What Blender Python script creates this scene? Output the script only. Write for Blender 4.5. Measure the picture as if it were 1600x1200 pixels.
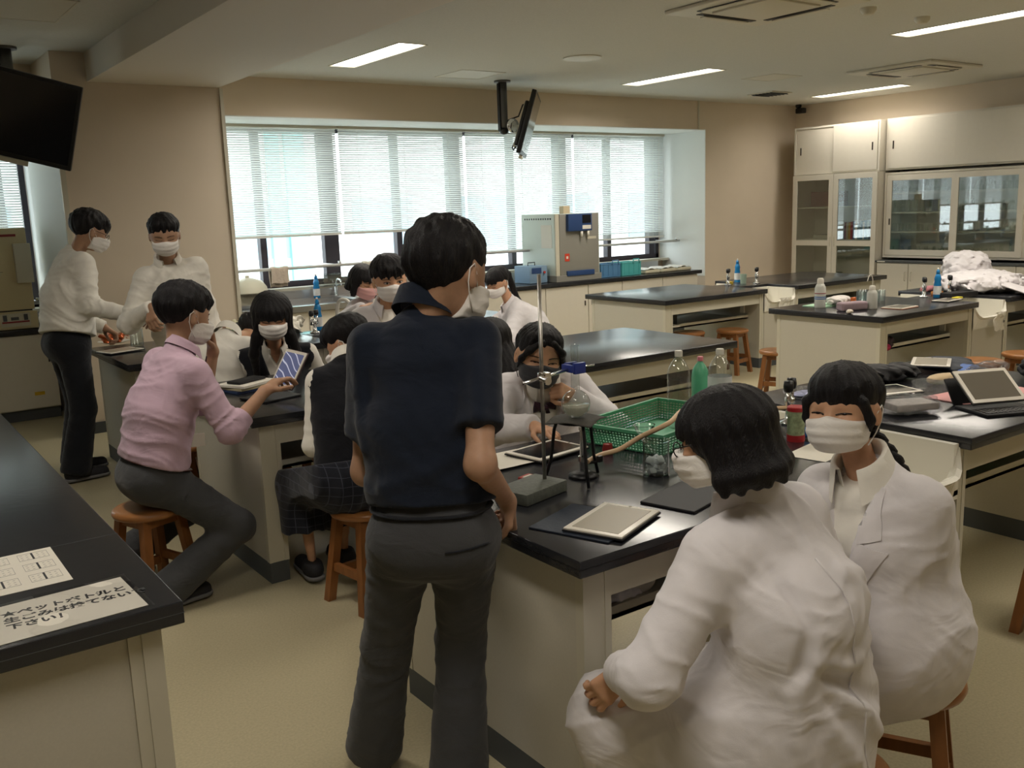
import bpy, bmesh, math, random
import numpy as np
import openvdb as vdb
from mathutils import Vector, Matrix
from mathutils.bvhtree import BVHTree

PI = math.pi
C = bpy.context.scene.collection
for _o in list(bpy.data.objects):
    bpy.data.objects.remove(_o)
random.seed(7)

# ------------------------------------------------------------------ camera
def make_camera():
    cd = bpy.data.cameras.new('camera')
    cd.sensor_fit = 'HORIZONTAL'
    cd.sensor_width = 36.0
    cd.lens = 36.0 * 1465.8 / 1600.0
    cd.clip_start = 0.05
    cd.clip_end = 300
    co = bpy.data.objects.new('camera', cd)
    C.objects.link(co)
    a, b, c = math.radians(35.536), math.radians(10.556), math.radians(-1.97)
    F = Vector((math.sin(a)*math.cos(b), math.cos(a)*math.cos(b), -math.sin(b)))
    Rt = Vector((math.cos(a), -math.sin(a), 0))
    U = Rt.cross(F)
    r = Rt*math.cos(c) + U*math.sin(c)
    u = -Rt*math.sin(c) + U*math.cos(c)
    m = Matrix((r, u, -F)).transposed().to_4x4()
    m.translation = (0, 0, 1.67)
    co.matrix_world = m
    bpy.context.scene.camera = co
make_camera()

# ------------------------------------------------------------------ view, world, light
S = bpy.context.scene
S.view_settings.view_transform = 'Standard'
S.view_settings.look = 'None'
S.view_settings.exposure = 0.0
S.view_settings.gamma = 1.0
S.view_settings.use_curve_mapping = False
S.cycles.use_denoising = True
S.cycles.max_bounces = 7
S.cycles.diffuse_bounces = 4
S.cycles.glossy_bounces = 3
S.cycles.transmission_bounces = 6
S.cycles.transparent_max_bounces = 40
S.cycles.sample_clamp_indirect = 4.0
S.cycles.caustics_reflective = False
S.cycles.caustics_refractive = False

W = bpy.data.worlds.new('overcast_sky')
S.world = W
W.use_nodes = True
wn = W.node_tree.nodes
bg = wn['Background']
bg.inputs['Color'].default_value = (0.86, 0.94, 1.0, 1)
bg.inputs['Strength'].default_value = 6.0

CEIL = 2.96
LAMP_POWER = 28.0
LAMPS = [(3.77, 6.62), (7.22, 6.62), (10.5, 6.62), (7.22, 3.4), (3.8, 3.4), (10.5, 3.4),
         (3.8, 0.2), (7.22, 0.2), (0.35, 0.2), (0.35, 3.3)]   # near-left corners, each 0.26 x 1.27 m; last one unseen, added to light the left side
def area(name, loc, sx, sy, power, col, rot=(0, 0, 0)):
    l = bpy.data.lights.new(name, 'AREA')
    l.shape = 'RECTANGLE'
    l.size, l.size_y = sx, sy
    l.energy = power
    l.color = col
    o = bpy.data.objects.new(name, l)
    o.location = loc
    o.rotation_euler = rot
    C.objects.link(o)
    return o
for _x, _y in LAMPS:
    area('strip_lamp_light', (_x+0.13, _y+0.635, CEIL-0.012), 0.24, 1.25, LAMP_POWER*(0.48 if _x > 10 else 0.66 if _y < 1 or _x < 1 else 1.28), (1.0, 0.92, 0.81)).data.spread = 2.75
for _x0, _x1 in ((-1.2, 1.4), (2.95, 9.4)):      # portals that guide sky light through the window openings
    p = area('window_portal', ((_x0+_x1)/2, 9.75, 1.75), _x1-_x0, 1.7, 1, (1, 1, 1), (-PI/2, 0, 0))
    p.data.cycles.is_portal = True

# ------------------------------------------------------------------ materials
MATS = {}
def mat(name, col, rough=0.6, metal=0.0, noise=0.0, nscale=40.0, bump=0.0, bscale=120.0, spec=0.5,
        trans=0.0, ior=1.45, alpha=1.0, stretch=None, bdist=0.01, sheen=0.0, sss=0.0, emit=None, estr=0.0):
    if name in MATS:
        return MATS[name]
    m = bpy.data.materials.new(name)
    m.use_nodes = True
    nt = m.node_tree
    b = nt.nodes['Principled BSDF']
    def si(k, v):
        if k in b.inputs:
            b.inputs[k].default_value = v
    si('Base Color', (*col, 1)); si('Roughness', rough); si('Metallic', metal); si('Specular IOR Level', spec)
    si('Transmission Weight', trans); si('IOR', ior); si('Alpha', alpha)
    if sheen: si('Sheen Weight', sheen)
    if sss:
        si('Subsurface Weight', sss); si('Subsurface Radius', (0.03, 0.012, 0.006)); si('Subsurface Scale', 0.3)
    if emit:
        si('Emission Color', (*emit, 1)); si('Emission Strength', estr)
    if noise or bump:
        tc = nt.nodes.new('ShaderNodeTexCoord')
        src = tc.outputs['Object']
        if stretch:
            mp = nt.nodes.new('ShaderNodeMapping')
            mp.inputs['Scale'].default_value = stretch
            nt.links.new(src, mp.inputs['Vector'])
            src = mp.outputs['Vector']
        if noise:
            n = nt.nodes.new('ShaderNodeTexNoise')
            n.inputs['Scale'].default_value = nscale
            n.inputs['Detail'].default_value = 4
            nt.links.new(src, n.inputs['Vector'])
            r = nt.nodes.new('ShaderNodeMapRange')
            r.inputs['From Min'].default_value = 0.3
            r.inputs['From Max'].default_value = 0.7
            r.inputs['To Min'].default_value = 1-noise
            r.inputs['To Max'].default_value = 1+noise
            nt.links.new(n.outputs['Fac'], r.inputs['Value'])
            mx = nt.nodes.new('ShaderNodeVectorMath')
            mx.operation = 'SCALE'
            mx.inputs[0].default_value = col
            nt.links.new(r.outputs['Result'], mx.inputs['Scale'])
            nt.links.new(mx.outputs['Vector'], b.inputs['Base Color'])
        if bump:
            n2 = nt.nodes.new('ShaderNodeTexNoise')
            n2.inputs['Scale'].default_value = bscale
            n2.inputs['Detail'].default_value = 3
            nt.links.new(src, n2.inputs['Vector'])
            bp = nt.nodes.new('ShaderNodeBump')
            bp.inputs['Strength'].default_value = bump
            bp.inputs['Distance'].default_value = bdist
            nt.links.new(n2.outputs['Fac'], bp.inputs['Height'])
            nt.links.new(bp.outputs['Normal'], b.inputs['Normal'])
    MATS[name] = m
    return m

def cloth_mat(name, col, fold=0.5, fscale=9.0, weave=0.15, rough=0.85, noise=0.05, sheen=0.15, mottle=0):
    """Woven cloth: soft crease relief from warped noise plus a fine weave."""
    if name in MATS:
        return MATS[name]
    m = mat(name, col, rough, noise=noise, nscale=14, sheen=sheen, spec=0.2)
    nt = m.node_tree
    b = nt.nodes['Principled BSDF']
    tc = nt.nodes.new('ShaderNodeTexCoord')
    mp = nt.nodes.new('ShaderNodeMapping')
    mp.inputs['Scale'].default_value = (1, 1, 1.6)
    mp.inputs['Rotation'].default_value = (0.5, 0.35, 0.2)
    nt.links.new(tc.outputs['Object'], mp.inputs['Vector'])
    n = nt.nodes.new('ShaderNodeTexNoise')
    n.inputs['Scale'].default_value = fscale
    n.inputs['Detail'].default_value = 2.5
    n.inputs['Distortion'].default_value = 1.1
    nt.links.new(mp.outputs['Vector'], n.inputs['Vector'])
    w = nt.nodes.new('ShaderNodeTexNoise')
    w.inputs['Scale'].default_value = 420
    nt.links.new(tc.outputs['Object'], w.inputs['Vector'])
    b1 = nt.nodes.new('ShaderNodeBump')
    b1.inputs['Strength'].default_value = fold
    b1.inputs['Distance'].default_value = 0.02
    nt.links.new(n.outputs['Fac'], b1.inputs['Height'])
    b2 = nt.nodes.new('ShaderNodeBump')
    b2.inputs['Strength'].default_value = weave
    b2.inputs['Distance'].default_value = 0.002
    nt.links.new(w.outputs['Fac'], b2.inputs['Height'])
    nt.links.new(b1.outputs['Normal'], b2.inputs['Normal'])
    nt.links.new(b2.outputs['Normal'], b.inputs['Normal'])
    return m

# ------------------------------------------------------------------ mesh building
class MB:
    def __init__(s):
        s.v, s.f = [], []
    def add(s, v, f):
        k = len(s.v)
        s.v += [tuple(p) for p in v]
        s.f += [tuple(i+k for i in q) for q in f]
        return s
    def box(s, x0, x1, y0, y1, z0, z1, M=None):
        v = [(x, y, z) for z in (z0, z1) for y in (y0, y1) for x in (x0, x1)]
        if M is not None:
            v = [tuple(M @ Vector(p)) for p in v]
        return s.add(v, [(0, 2, 3, 1), (4, 5, 7, 6), (0, 1, 5, 4), (2, 6, 7, 3), (0, 4, 6, 2), (1, 3, 7, 5)])
    def obox(s, c, sx, sy, sz, M=None, b=0.0, bs=2):
        """box centred on c with optional rotation and bevel"""
        bm = bmesh.new()
        bmesh.ops.create_cube(bm, size=1)
        for v in bm.verts:
            v.co = Vector((v.co.x*sx, v.co.y*sy, v.co.z*sz))
        if b:
            bmesh.ops.bevel(bm, geom=bm.edges[:], offset=b, segments=bs, affect='EDGES', profile=0.6)
        Mx = Matrix.Translation(Vector(c)) @ (M if M is not None else Matrix())
        bm.transform(Mx)
        bm.verts.index_update()
        s.add([v.co[:] for v in bm.verts], [[v.index for v in f.verts] for f in bm.faces])
        bm.free()
        return s
    def lathe(s, prof, c=(0, 0, 0), n=24, M=None, cap=True):
        """profile [(r, z)] turned about the vertical axis through c"""
        v, f = [], []
        for r, z in prof:
            for i in range(n):
                a = 2*PI*i/n
                v.append(Vector((r*math.cos(a), r*math.sin(a), z)))
        for j in range(len(prof)-1):
            for i in range(n):
                k = (i+1) % n
                f.append((j*n+i, j*n+k, (j+1)*n+k, (j+1)*n+i))
        if cap:
            if prof[0][0] > 1e-5: f.append(tuple(range(n))[::-1])
            if prof[-1][0] > 1e-5: f.append(tuple((len(prof)-1)*n+i for i in range(n)))
        if M is not None:
            v = [M @ p for p in v]
        return s.add([p+Vector(c) for p in v], f)
    def cyl(s, a, b, r, r2=None, n=16):
        return s.tube([a, b], r, r2=r2, n=n)
    def tube(s, pts, r, r2=None, n=10, closed=False, flat=1.0):
        pts = [Vector(p) for p in pts]
        m = len(pts)
        r2 = r if r2 is None else r2
        v, f = [], []
        up = None
        for i, p in enumerate(pts):
            if closed:
                t = (pts[(i+1) % m]-pts[i-1]).normalized()
            else:
                t = (pts[min(i+1, m-1)]-pts[max(i-1, 0)]).normalized()
            if up is None:
                up = t.orthogonal().normalized() if abs(t.z) > 0.9 else Vector((0, 0, 1)).cross(t).normalized()
            x = (up - t*up.dot(t)).normalized()
            y = t.cross(x)
            up = x
            rr = r+(r2-r)*i/max(1, m-1)
            for k in range(n):
                a = 2*PI*k/n
                v.append(p+x*rr*math.cos(a)+y*rr*flat*math.sin(a))
        for i in range(m if closed else m-1):
            j = (i+1) % m
            for k in range(n):
                l = (k+1) % n
                f.append((i*n+k, i*n+l, j*n+l, j*n+k))
        if not closed:
            f.append(tuple(range(n))[::-1])
            f.append(tuple((m-1)*n+k for k in range(n)))
        return s.add(v, f)
    def prism(s, poly, z0, z1, M=None):
        n = len(poly)
        v = [Vector((x, y, z0)) for x, y in poly]+[Vector((x, y, z1)) for x, y in poly]
        if M is not None:
            v = [M @ p for p in v]
        return s.add(v, [tuple(range(n))[::-1], tuple(range(n, 2*n))]+[(i, (i+1) % n, n+(i+1) % n, n+i) for i in range(n)])
    def grid(s, fn, nu, nv, thick=0.0):
        """surface fn(u, v) -> point, optionally given thickness along its normals"""
        P = np.array([[fn(i/nu, j/nv) for j in range(nv+1)] for i in range(nu+1)], float)
        def idx(i, j): return i*(nv+1)+j
        f = [(idx(i, j), idx(i+1, j), idx(i+1, j+1), idx(i, j+1)) for i in range(nu) for j in range(nv)]
        if not thick:
            return s.add(P.reshape(-1, 3), f)
        du = np.gradient(P, axis=0); dv = np.gradient(P, axis=1)
        N = np.cross(du, dv); N /= (np.linalg.norm(N, axis=2, keepdims=True)+1e-9)
        Q = P+N*thick
        n = (nu+1)*(nv+1)
        f2 = [tuple(n+a for a in q[::-1]) for q in f]
        b = [idx(i, 0) for i in range(nu+1)]+[idx(nu, j) for j in range(1, nv+1)]+[idx(i, nv) for i in range(nu-1, -1, -1)]+[idx(0, j) for j in range(nv-1, 0, -1)]
        side = [(b[k], n+b[k], n+b[(k+1) % len(b)], b[(k+1) % len(b)]) for k in range(len(b))]
        return s.add(list(P.reshape(-1, 3))+list(Q.reshape(-1, 3)), f+f2+side)

WL = {}   # world location of each parent (none of them is rotated unless built in local coordinates)
def tag(o, label=None, cat=None, group=None, kind=None):
    if label: o['label'] = label
    if cat: o['category'] = cat
    if group: o['group'] = group
    if kind: o['kind'] = kind
    return o
def mk(name, mb, m, parent=None, smooth=False, local=False, fix=True, angle=None):
    """link a mesh object; its vertices come in world space unless local"""
    me = bpy.data.meshes.new(name)
    off = Vector((0, 0, 0))
    if parent is not None and not local:
        q = parent
        while q is not None:
            off += q.location; q = q.parent
    V = np.array(mb.v, dtype=np.float64)-np.array(off)
    me.from_pydata([tuple(p) for p in V], [], mb.f)
    if fix:
        bm = bmesh.new(); bm.from_mesh(me)
        bmesh.ops.recalc_face_normals(bm, faces=bm.faces[:])
        bm.to_mesh(me); bm.free()
    ms = m if isinstance(m, (list, tuple)) else [m]
    for q in ms: me.materials.append(q)
    if smooth:
        me.polygons.foreach_set('use_smooth', [True]*len(me.polygons))
        if angle:
            try: me.set_sharp_from_angle(angle=math.radians(angle))
            except Exception: pass
    me.update()
    o = bpy.data.objects.new(name, me)
    C.objects.link(o)
    if parent is not None: o.parent = parent
    return o
def thing(name, loc, label, cat, group=None, rz=0.0):
    o = bpy.data.objects.new(name, None)
    o.empty_display_size = 0.05
    C.objects.link(o)
    o.location = loc
    o.rotation_euler = (0, 0, rz)
    return tag(o, label, cat, group)
def solo(name, mb, m, label, cat, group=None, base=None, smooth=False, angle=40):
    """a thing that is one mesh; the origin goes to the middle of its foot"""
    V = np.array(mb.v)
    if base is None:
        base = ((V[:, 0].min()+V[:, 0].max())/2, (V[:, 1].min()+V[:, 1].max())/2, V[:, 2].min())
    mb.v = [tuple(p) for p in V-np.array(base)]
    o = mk(name, mb, m, smooth=smooth, angle=angle)
    o.location = base
    return tag(o, label, cat, group)
def struct(name, mb, m, parent=None, smooth=False):
    o = mk(name, mb, m, parent, smooth=smooth, angle=40)
    if parent is None: o['kind'] = 'structure'
    return o
def dup(root, loc, rz=None, label=None, group=None):
    def cp(o, par):
        c = o.copy(); C.objects.link(c)
        if par is not None: c.parent = par
        for ch in o.children: cp(ch, c)
        return c
    r = cp(root, None)
    r.location = loc
    if rz is not None: r.rotation_euler = (0, 0, rz)
    if label: r['label'] = label
    if group: r['group'] = group
    return r
def rotz(a): return Matrix.Rotation(a, 4, 'Z')
def frame_m(x, y, z, o=(0, 0, 0)):
    m = Matrix((Vector(x), Vector(y), Vector(z))).transposed().to_4x4()
    m.translation = Vector(o)
    return m
# ------------------------------------------------------------------ palette
def v3(h):   # sRGB hex -> linear
    c = [int(h[i:i+2], 16)/255 for i in (0, 2, 4)]
    return tuple(x/12.92 if x <= 0.04045 else ((x+0.055)/1.055)**2.4 for x in c)
M_wall = mat('wall_paint', v3('d8cab6'), 0.85, noise=0.02, nscale=3, bump=0.08, bscale=300)
M_reveal = mat('window_reveal_paint', v3('e6e8e4'), 0.7)
M_ceil = mat('ceiling_board', v3('d4d3cb'), 0.95, noise=0.04, nscale=90, bump=0.15, bscale=260)
M_beam = mat('beam_paint', v3('dfd8cc'), 0.8, bump=0.05, bscale=200)
M_floor = mat('vinyl_floor', v3('b3a98a'), 0.42, noise=0.09, nscale=110, bump=0.04, bscale=30)
M_lam = mat('grey_laminate', v3('c4bfb0'), 0.55, noise=0.025, nscale=160)
M_frame = mat('cream_steel', v3('c9c4b2'), 0.45)
M_plinth = mat('grey_plinth', v3('4e5254'), 0.6)
M_top = mat('black_bench_top', v3('26272b'), 0.22, noise=0.12, nscale=300, bump=0.03, bscale=25, spec=0.6)
M_white = mat('white_ceramic', v3('e4e1d5'), 0.18)
M_blackp = mat('black_plastic', v3('151517'), 0.4)
M_chrome = mat('chrome', (0.75, 0.75, 0.76), 0.15, 1.0)
M_steel = mat('stainless_steel', (0.5, 0.5, 0.5), 0.32, 1.0, bump=0.05, bscale=80)
M_dark = mat('dark_window_frame', v3('37323a'), 0.5)
M_slat = mat('blind_slat', v3('dfe3df'), 0.5)
def _tl():
    nt = M_slat.node_tree; b = nt.nodes['Principled BSDF']; o = nt.nodes['Material Output']
    t = nt.nodes.new('ShaderNodeBsdfTranslucent'); t.inputs['Color'].default_value = (0.88, 0.89, 0.87, 1)
    m = nt.nodes.new('ShaderNodeMixShader'); m.inputs['Fac'].default_value = 0.3
    nt.links.new(b.outputs[0], m.inputs[1]); nt.links.new(t.outputs[0], m.inputs[2]); nt.links.new(m.outputs[0], o.inputs['Surface'])
_tl()
M_cabw = mat('cream_cabinet_steel', v3('d6d0c2'), 0.4, noise=0.01, nscale=20)
M_glass = mat('clear_glass', (0.95, 0.98, 0.97), 0.02, trans=1.0, ior=1.45)
M_pane = None
def thin_glass(name, tint, gloss=0.08, fres=1.5):
    """thin pane: clear with a mirror-like sheen by Fresnel"""
    m = bpy.data.materials.new(name); m.use_nodes = True
    nt = m.node_tree; nt.nodes.clear()
    o = nt.nodes.new('ShaderNodeOutputMaterial')
    t = nt.nodes.new('ShaderNodeBsdfTransparent'); t.inputs['Color'].default_value = (*tint, 1)
    g = nt.nodes.new('ShaderNodeBsdfGlossy'); g.inputs['Roughness'].default_value = 0.02
    fr = nt.nodes.new('ShaderNodeLayerWeight'); fr.inputs['Blend'].default_value = 0.5
    mx = nt.nodes.new('ShaderNodeMixShader')
    pw = nt.nodes.new('ShaderNodeMath'); pw.operation = 'POWER'; pw.inputs[1].default_value = 4.0
    ml = nt.nodes.new('ShaderNodeMath'); ml.operation = 'MULTIPLY_ADD'; ml.inputs[1].default_value = 0.75*(fres-1)/0.5; ml.inputs[2].default_value = gloss+0.02
    nt.links.new(fr.outputs['Facing'], pw.inputs[0]); nt.links.new(pw.outputs[0], ml.inputs[0])
    nt.links.new(ml.outputs[0], mx.inputs['Fac'])
    nt.links.new(t.outputs[0], mx.inputs[1]); nt.links.new(g.outputs[0], mx.inputs[2])
    nt.links.new(mx.outputs[0], o.inputs['Surface'])
    return m
M_pane = thin_glass('window_pane_glass', (0.97, 0.99, 0.98), 0.0)
M_cglass = thin_glass('cabinet_pane_glass', (0.86, 0.89, 0.86), 0.09)
M_ware = thin_glass('glassware', (0.9, 0.93, 0.92), 0.05, 1.85)

# ------------------------------------------------------------------ room shell
XL, XR, YF, YB, YW = -3.2, 11.35, -2.6, 8.75, 9.6
LZ = 2.605
struct('floor', MB().box(XL, XR, YF, YW+0.1, -0.1, 0), M_floor)
# ceiling: two fields either side of the beam, with recesses for the strip lamps
def ceiling():
    mb = MB()
    xs = sorted(set([XL, XR]+[x for x, _ in LAMPS]+[x+0.26 for x, _ in LAMPS]))
    ys = sorted(set([YF, 9.85]+[y for _, y in LAMPS]+[y+1.27 for _, y in LAMPS]))
    for i in range(len(xs)-1):
        for j in range(len(ys)-1):
            cx, cy = (xs[i]+xs[i+1])/2, (ys[j]+ys[j+1])/2
            if any(x < cx < x+0.26 and y < cy < y+1.27 for x, y in LAMPS):
                continue
            mb.box(xs[i], xs[i+1], ys[j], ys[j+1], CEIL, CEIL+0.12)
    return mb
struct('ceiling', ceiling(), M_ceil)
struct('trim_1', MB().box(1.79, 2.81, YF, 8.05, 2.745, CEIL-0.001), M_beam)['label'] = 'wide cream beam crossing the ceiling to the column'
struct('wall_pillar', MB().box(1.54, 2.83, 8.0, 9.75, 0, CEIL-0.002), M_wall)
struct('trim_2', MB().box(1.52, 1.56, 7.985, 8.02, 0.1, 2.74).box(2.815, 2.845, 7.985, 8.02, 0.1, 2.74), M_frame)
wb = struct('wall_back', MB().box(XL, 1.535, YB, 9.85, LZ+0.004, CEIL+0.001).box(2.835, 9.5, YB, 9.85, LZ+0.004, CEIL+0.001)
            .box(9.5, XR, YB, 9.85, 0, CEIL+0.001).box(XL, 1.535, 9.55, 9.85, 0, 0.93).box(2.835, 9.5, 9.55, 9.85, 0, 0.93)
            .box(XL, -1.3, YB, 9.85, 0, CEIL+0.001), M_wall)
struct('trim_3', MB().box(9.35, 9.37, YB-0.012, YB, LZ, CEIL), M_frame)
rv = MB()
for a, b in ((-1.3, 1.54), (2.83, 9.5)):
    rv.box(a, b, YB+0.004, 9.6, LZ-0.006, LZ+0.004)
rv.box(9.494, 9.502, YB+0.004, 9.6, 0.7, LZ).box(1.532, 1.54, 8.06, 9.6, 0.8, LZ).box(2.83, 2.838, 8.76, 9.6, 0.8, LZ)
struct('trim_4', rv, M_reveal)
struct('wall_right', MB().box(XR, XR+0.1, YF, 9.85, 0, CEIL+0.1), M_wall)
struct('wall_left', MB().box(XL-0.1, XL, YF, 9.85, 0, CEIL+0.1), M_wall)
struct('wall_front', MB().box(XL, XR, YF-0.1, YF, 0, CEIL+0.1), M_wall)
struct('baseboard_pillar', MB().box(1.53, 2.84, 7.985, 7.999, 0, 0.09), M_plinth)
struct('baseboard_back', MB().box(9.51, XR, YB-0.012, YB-0.001, 0, 0.09), M_plinth)
struct('baseboard_right', MB().box(XR-0.012, XR-0.001, YF, YB, 0, 0.09), M_plinth)

# windows: dark frames, panes, sills
def window(n, x0, x1, muls):
    z0, z1 = 0.93, LZ-0.01
    y = 9.62
    fr = MB().box(x0, x1, y, y+0.07, z0, z0+0.06).box(x0, x1, y, y+0.07, z1-0.05, z1).box(x0, x0+0.05, y, y+0.07, z0, z1).box(x1-0.05, x1, y, y+0.07, z0, z1)
    w = struct('window_%d' % n, fr, M_dark)
    mm = [x0+0.02]+[m for m, _ in muls]+[x1-0.02]
    for m, t in muls:
        mk('mullion', MB().box(m-t/2, m+t/2, y-0.01, y+0.08, z0+0.06, z1-0.05), M_dark, w)
    for a, b in zip(mm[:-1], mm[1:]):
        mk('pane', MB().box(a, b, y+0.03, y+0.036, z0+0.02, z1-0.02), M_pane, w)
    mk('sill', MB().box(x0, x1, 9.42, 9.62, z0-0.03, z0), M_frame, w)
window(1, -1.3, 1.53, [(-0.4, 0.06), (0.5, 0.12), (1.3, 0.09)])
window(2, 2.84, 9.49, [(3.72, 0.07), (4.50, 0.17), (5.35, 0.07), (6.13, 0.17), (6.97, 0.07), (7.75, 0.17), (8.56, 0.07), (9.35, 0.1)])

# outside: the pale school block across the yard, with teal panels and window rows
M_out = mat('outside_render', v3('f2f2ee'), 0.8)
M_teal = mat('teal_panel', v3('90d4cc'), 0.6)
M_og = mat('outside_glass', v3('9ab4c0'), 0.2)
ob = struct('wall_outside_block', MB().box(-4, 34, 24, 26, -3, 9), M_out)
for k in range(12):
    x = -1.9+k*3.45
    for z in (0.6, 4.0):
        w = mk('window', MB().box(x, x+1.9, 23.95, 24, z, z+1.5), M_og, ob)
for x0, x1 in ((9.5, 9.85), (10.0, 10.55)):
    mk('teal_panel', MB().box(x0, x1, 23.85, 23.94, -2.8, 8), M_teal, ob)
struct('ground_outside', MB().box(-20, 60, 9.9, 40, -3.2, -3), mat('outside_paving', v3('b9bab4'), 0.9))

# blinds: slat by slat
M_cord = mat('blind_cord', v3('e8e8e2'), 0.7)
slat_mesh = {}
def blind(x0, x1, zb, label, tilt=-47, gather=0):
    y = 9.44
    top = LZ-0.03
    b = thing('venetian_blind', ((x0+x1)/2, y, zb), label, 'blind', 'venetian blinds')
    mk('head_rail', MB().box(x0, x1, y-0.02, y+0.02, top-0.005, top+0.025), M_frame, b)
    mk('bottom_rail', MB().box(x0+0.01, x1-0.01, y-0.014, y+0.014, zb, zb+0.022), M_cord, b)
    L = x1-x0-0.02
    key = round(L, 3)
    if key not in slat_mesh:
        mb = MB()
        pr = [(-0.0125, -0.0008), (-0.006, 0.0013), (0, 0.002), (0.006, 0.0013), (0.0125, -0.0008)]
        v = [(sx*L/2, py, pz) for sx in (-1, 1) for py, pz in pr]
        mb.add(v, [(i, i+1, i+6, i+5) for i in range(4)])
        me = bpy.data.meshes.new('slat'); me.from_pydata(mb.v, [], mb.f); me.materials.append(M_slat)
        slat_mesh[key] = me
    z = zb+0.026
    zt = top-0.012
    stack = zb+0.03+gather*0.006
    n = 0
    while z < zt:
        o = bpy.data.objects.new('slat', slat_mesh[key]); C.objects.link(o); o.parent = b
        o.location = (0, 0, z-zb)
        if z < stack:
            o.rotation_euler = (math.radians(-4), 0, 0); z += 0.006
        else:
            o.rotation_euler = (math.radians(tilt+random.uniform(-3, 3)), 0, random.uniform(-0.0006, 0.0006)); z += 0.0232
        n += 1
    for t in (0.14, 0.5, 0.86):
        mk('ladder_cord', MB().tube([(x0+(x1-x0)*t, y-0.015, top), (x0+(x1-x0)*t, y-0.015, zb+0.01)], 0.0016, n=4), M_cord, b)
    return b
blind(-1.25, 0.1, 1.26, 'white venetian blind in the left window, far-left panel', gather=0)
blind(0.13, 1.46, 1.25, 'white venetian blind at the left edge beside the cream column')
blind(2.9, 4.55, 1.46, 'leftmost venetian blind of the wide window, raised above the sinks')
blind(4.562, 6.165, 1.46, 'second venetian blind from the left behind the standing man')
blind(6.177, 7.805, 1.15, 'venetian blind hanging lower behind the ceiling monitor')
blind(7.817, 9.42, 1.22, 'rightmost venetian blind above the blue baskets', gather=9)

# lamps in the ceiling
M_em = mat('lamp_diffuser', (1, 1, 1), 0.5, emit=(1.0, 0.93, 0.82), estr=6.0)
LN = ['over the second-row benches', 'above the glassware cabinets, nearer row', 'over the front bench, behind the viewer', 'over the front right bench, behind the viewer', 'over the desk, behind the viewer', 'over the long desk, added above the picture to light the left side']
names = ['left ceiling strip lamp nearest the beam, by the window wall', 'middle ceiling strip lamp right of the hanging monitor',
         'small far-right ceiling strip lamp above the glass cabinets', 'long ceiling strip lamp at the top right edge']
for i, (x, y) in enumerate(LAMPS):
    f = thing('strip_lamp', (x+0.13, y+0.635, CEIL), names[i] if i < 4 else 'recessed ceiling strip lamp '+LN[i-4], 'ceiling light', 'recessed strip lamps')
    mk('housing', MB().box(x+0.001, x+0.259, y+0.001, y+1.269, CEIL+0.03, CEIL+0.1), M_frame, f)
    mk('diffuser', MB().box(x+0.012, x+0.248, y+0.012, y+1.258, CEIL+0.006, CEIL+0.014), M_em, f)
    mk('trim_frame', MB().box(x, x+0.012, y, y+1.27, CEIL-0.004, CEIL+0.03).box(x+0.248, x+0.26, y, y+1.27, CEIL-0.004, CEIL+0.03)
       .box(x+0.012, x+0.248, y, y+0.012, CEIL-0.004, CEIL+0.03).box(x+0.012, x+0.248, y+1.258, y+1.27, CEIL-0.004, CEIL+0.03), M_frame, f)

# ceiling fittings
M_ac = mat('air_unit_plastic', v3('d3cebf'), 0.5)
def cassette(cx, cy, label):
    t = thing('air_conditioner', (cx, cy, CEIL), label, 'air conditioner', 'ceiling air units')
    z = CEIL
    mk('panel', MB().obox((cx, cy, z-0.014), 0.95, 0.95, 0.026, b=0.008), M_ac, t, True)
    mk('grille', MB().obox((cx, cy, z-0.034), 0.5, 0.5, 0.014, b=0.004), M_ac, t, True)
    for k, (dx, dy) in enumerate(((0.34, 0), (-0.34, 0), (0, 0.34), (0, -0.34))):
        sx, sy = (0.05, 0.56) if dx else (0.56, 0.05)
        mk('air_slot', MB().box(cx+dx-sx/2, cx+dx+sx/2, cy+dy-sy/2, cy+dy+sy/2, z-0.031, z-0.026), M_blackp, t)
        mk('flap', MB().obox((cx+dx*1.06, cy+dy*1.06, z-0.040), sx*0.8, sy*0.8, 0.006, rotz(0)), M_ac, t)
cassette(9.35, 5.75, 'square ceiling air conditioner near the far right strip lamp')
cassette(5.3, 4.35, 'ceiling air conditioner cut by the top edge of the picture')
for x, y, lb in ((6.08, 4.1, 'small round smoke detector at the top right of the ceiling'), (6.78, 4.12, 'flat round heat detector beside the long strip lamp')):
    solo('smoke_detector', MB().lathe([(0.055, 0), (0.055, -0.02), (0.035, -0.045), (0.0, -0.05)], n=24), M_ac, lb, 'smoke detector', 'ceiling detectors', base=(0, 0, 0), smooth=True).location = (x, y, CEIL)
solo('ceiling_speaker', MB().lathe([(0.17, 0), (0.17, -0.008), (0.15, -0.012), (0.0, -0.010)], n=40), M_ac, 'faint round speaker grille flush in the ceiling', 'speaker', base=(0, 0, 0), smooth=True).location = (5.61, 6.62, CEIL)
def hatch(x0, x1, y0, y1, label):
    o = MB()
    for a in ((x0, x1, y0, y0+0.012), (x0, x1, y1-0.012, y1), (x0, x0+0.012, y0, y1), (x1-0.012, x1, y0, y1)):
        o.box(*a, CEIL-0.004, CEIL)
    o.box(x0+0.012, x1-0.012, y0+0.012, y1-0.012, CEIL-0.002, CEIL)
    solo('access_hatch', o, M_ac, label, 'hatch', 'ceiling hatches')
hatch(5.0, 5.5, 7.62, 8.12, 'square access hatch in the ceiling beside the monitor post')
hatch(8.2, 8.65, 6.6, 7.05, 'faint square access hatch in the ceiling before the far lamp')
hatch(0.85, 1.4, 6.2, 6.9, 'square ceiling panel at the top left of the picture')
t = thing('air_vent', (9.6, 7.8, CEIL), 'square ceiling vent near the far right corner', 'vent')
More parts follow.
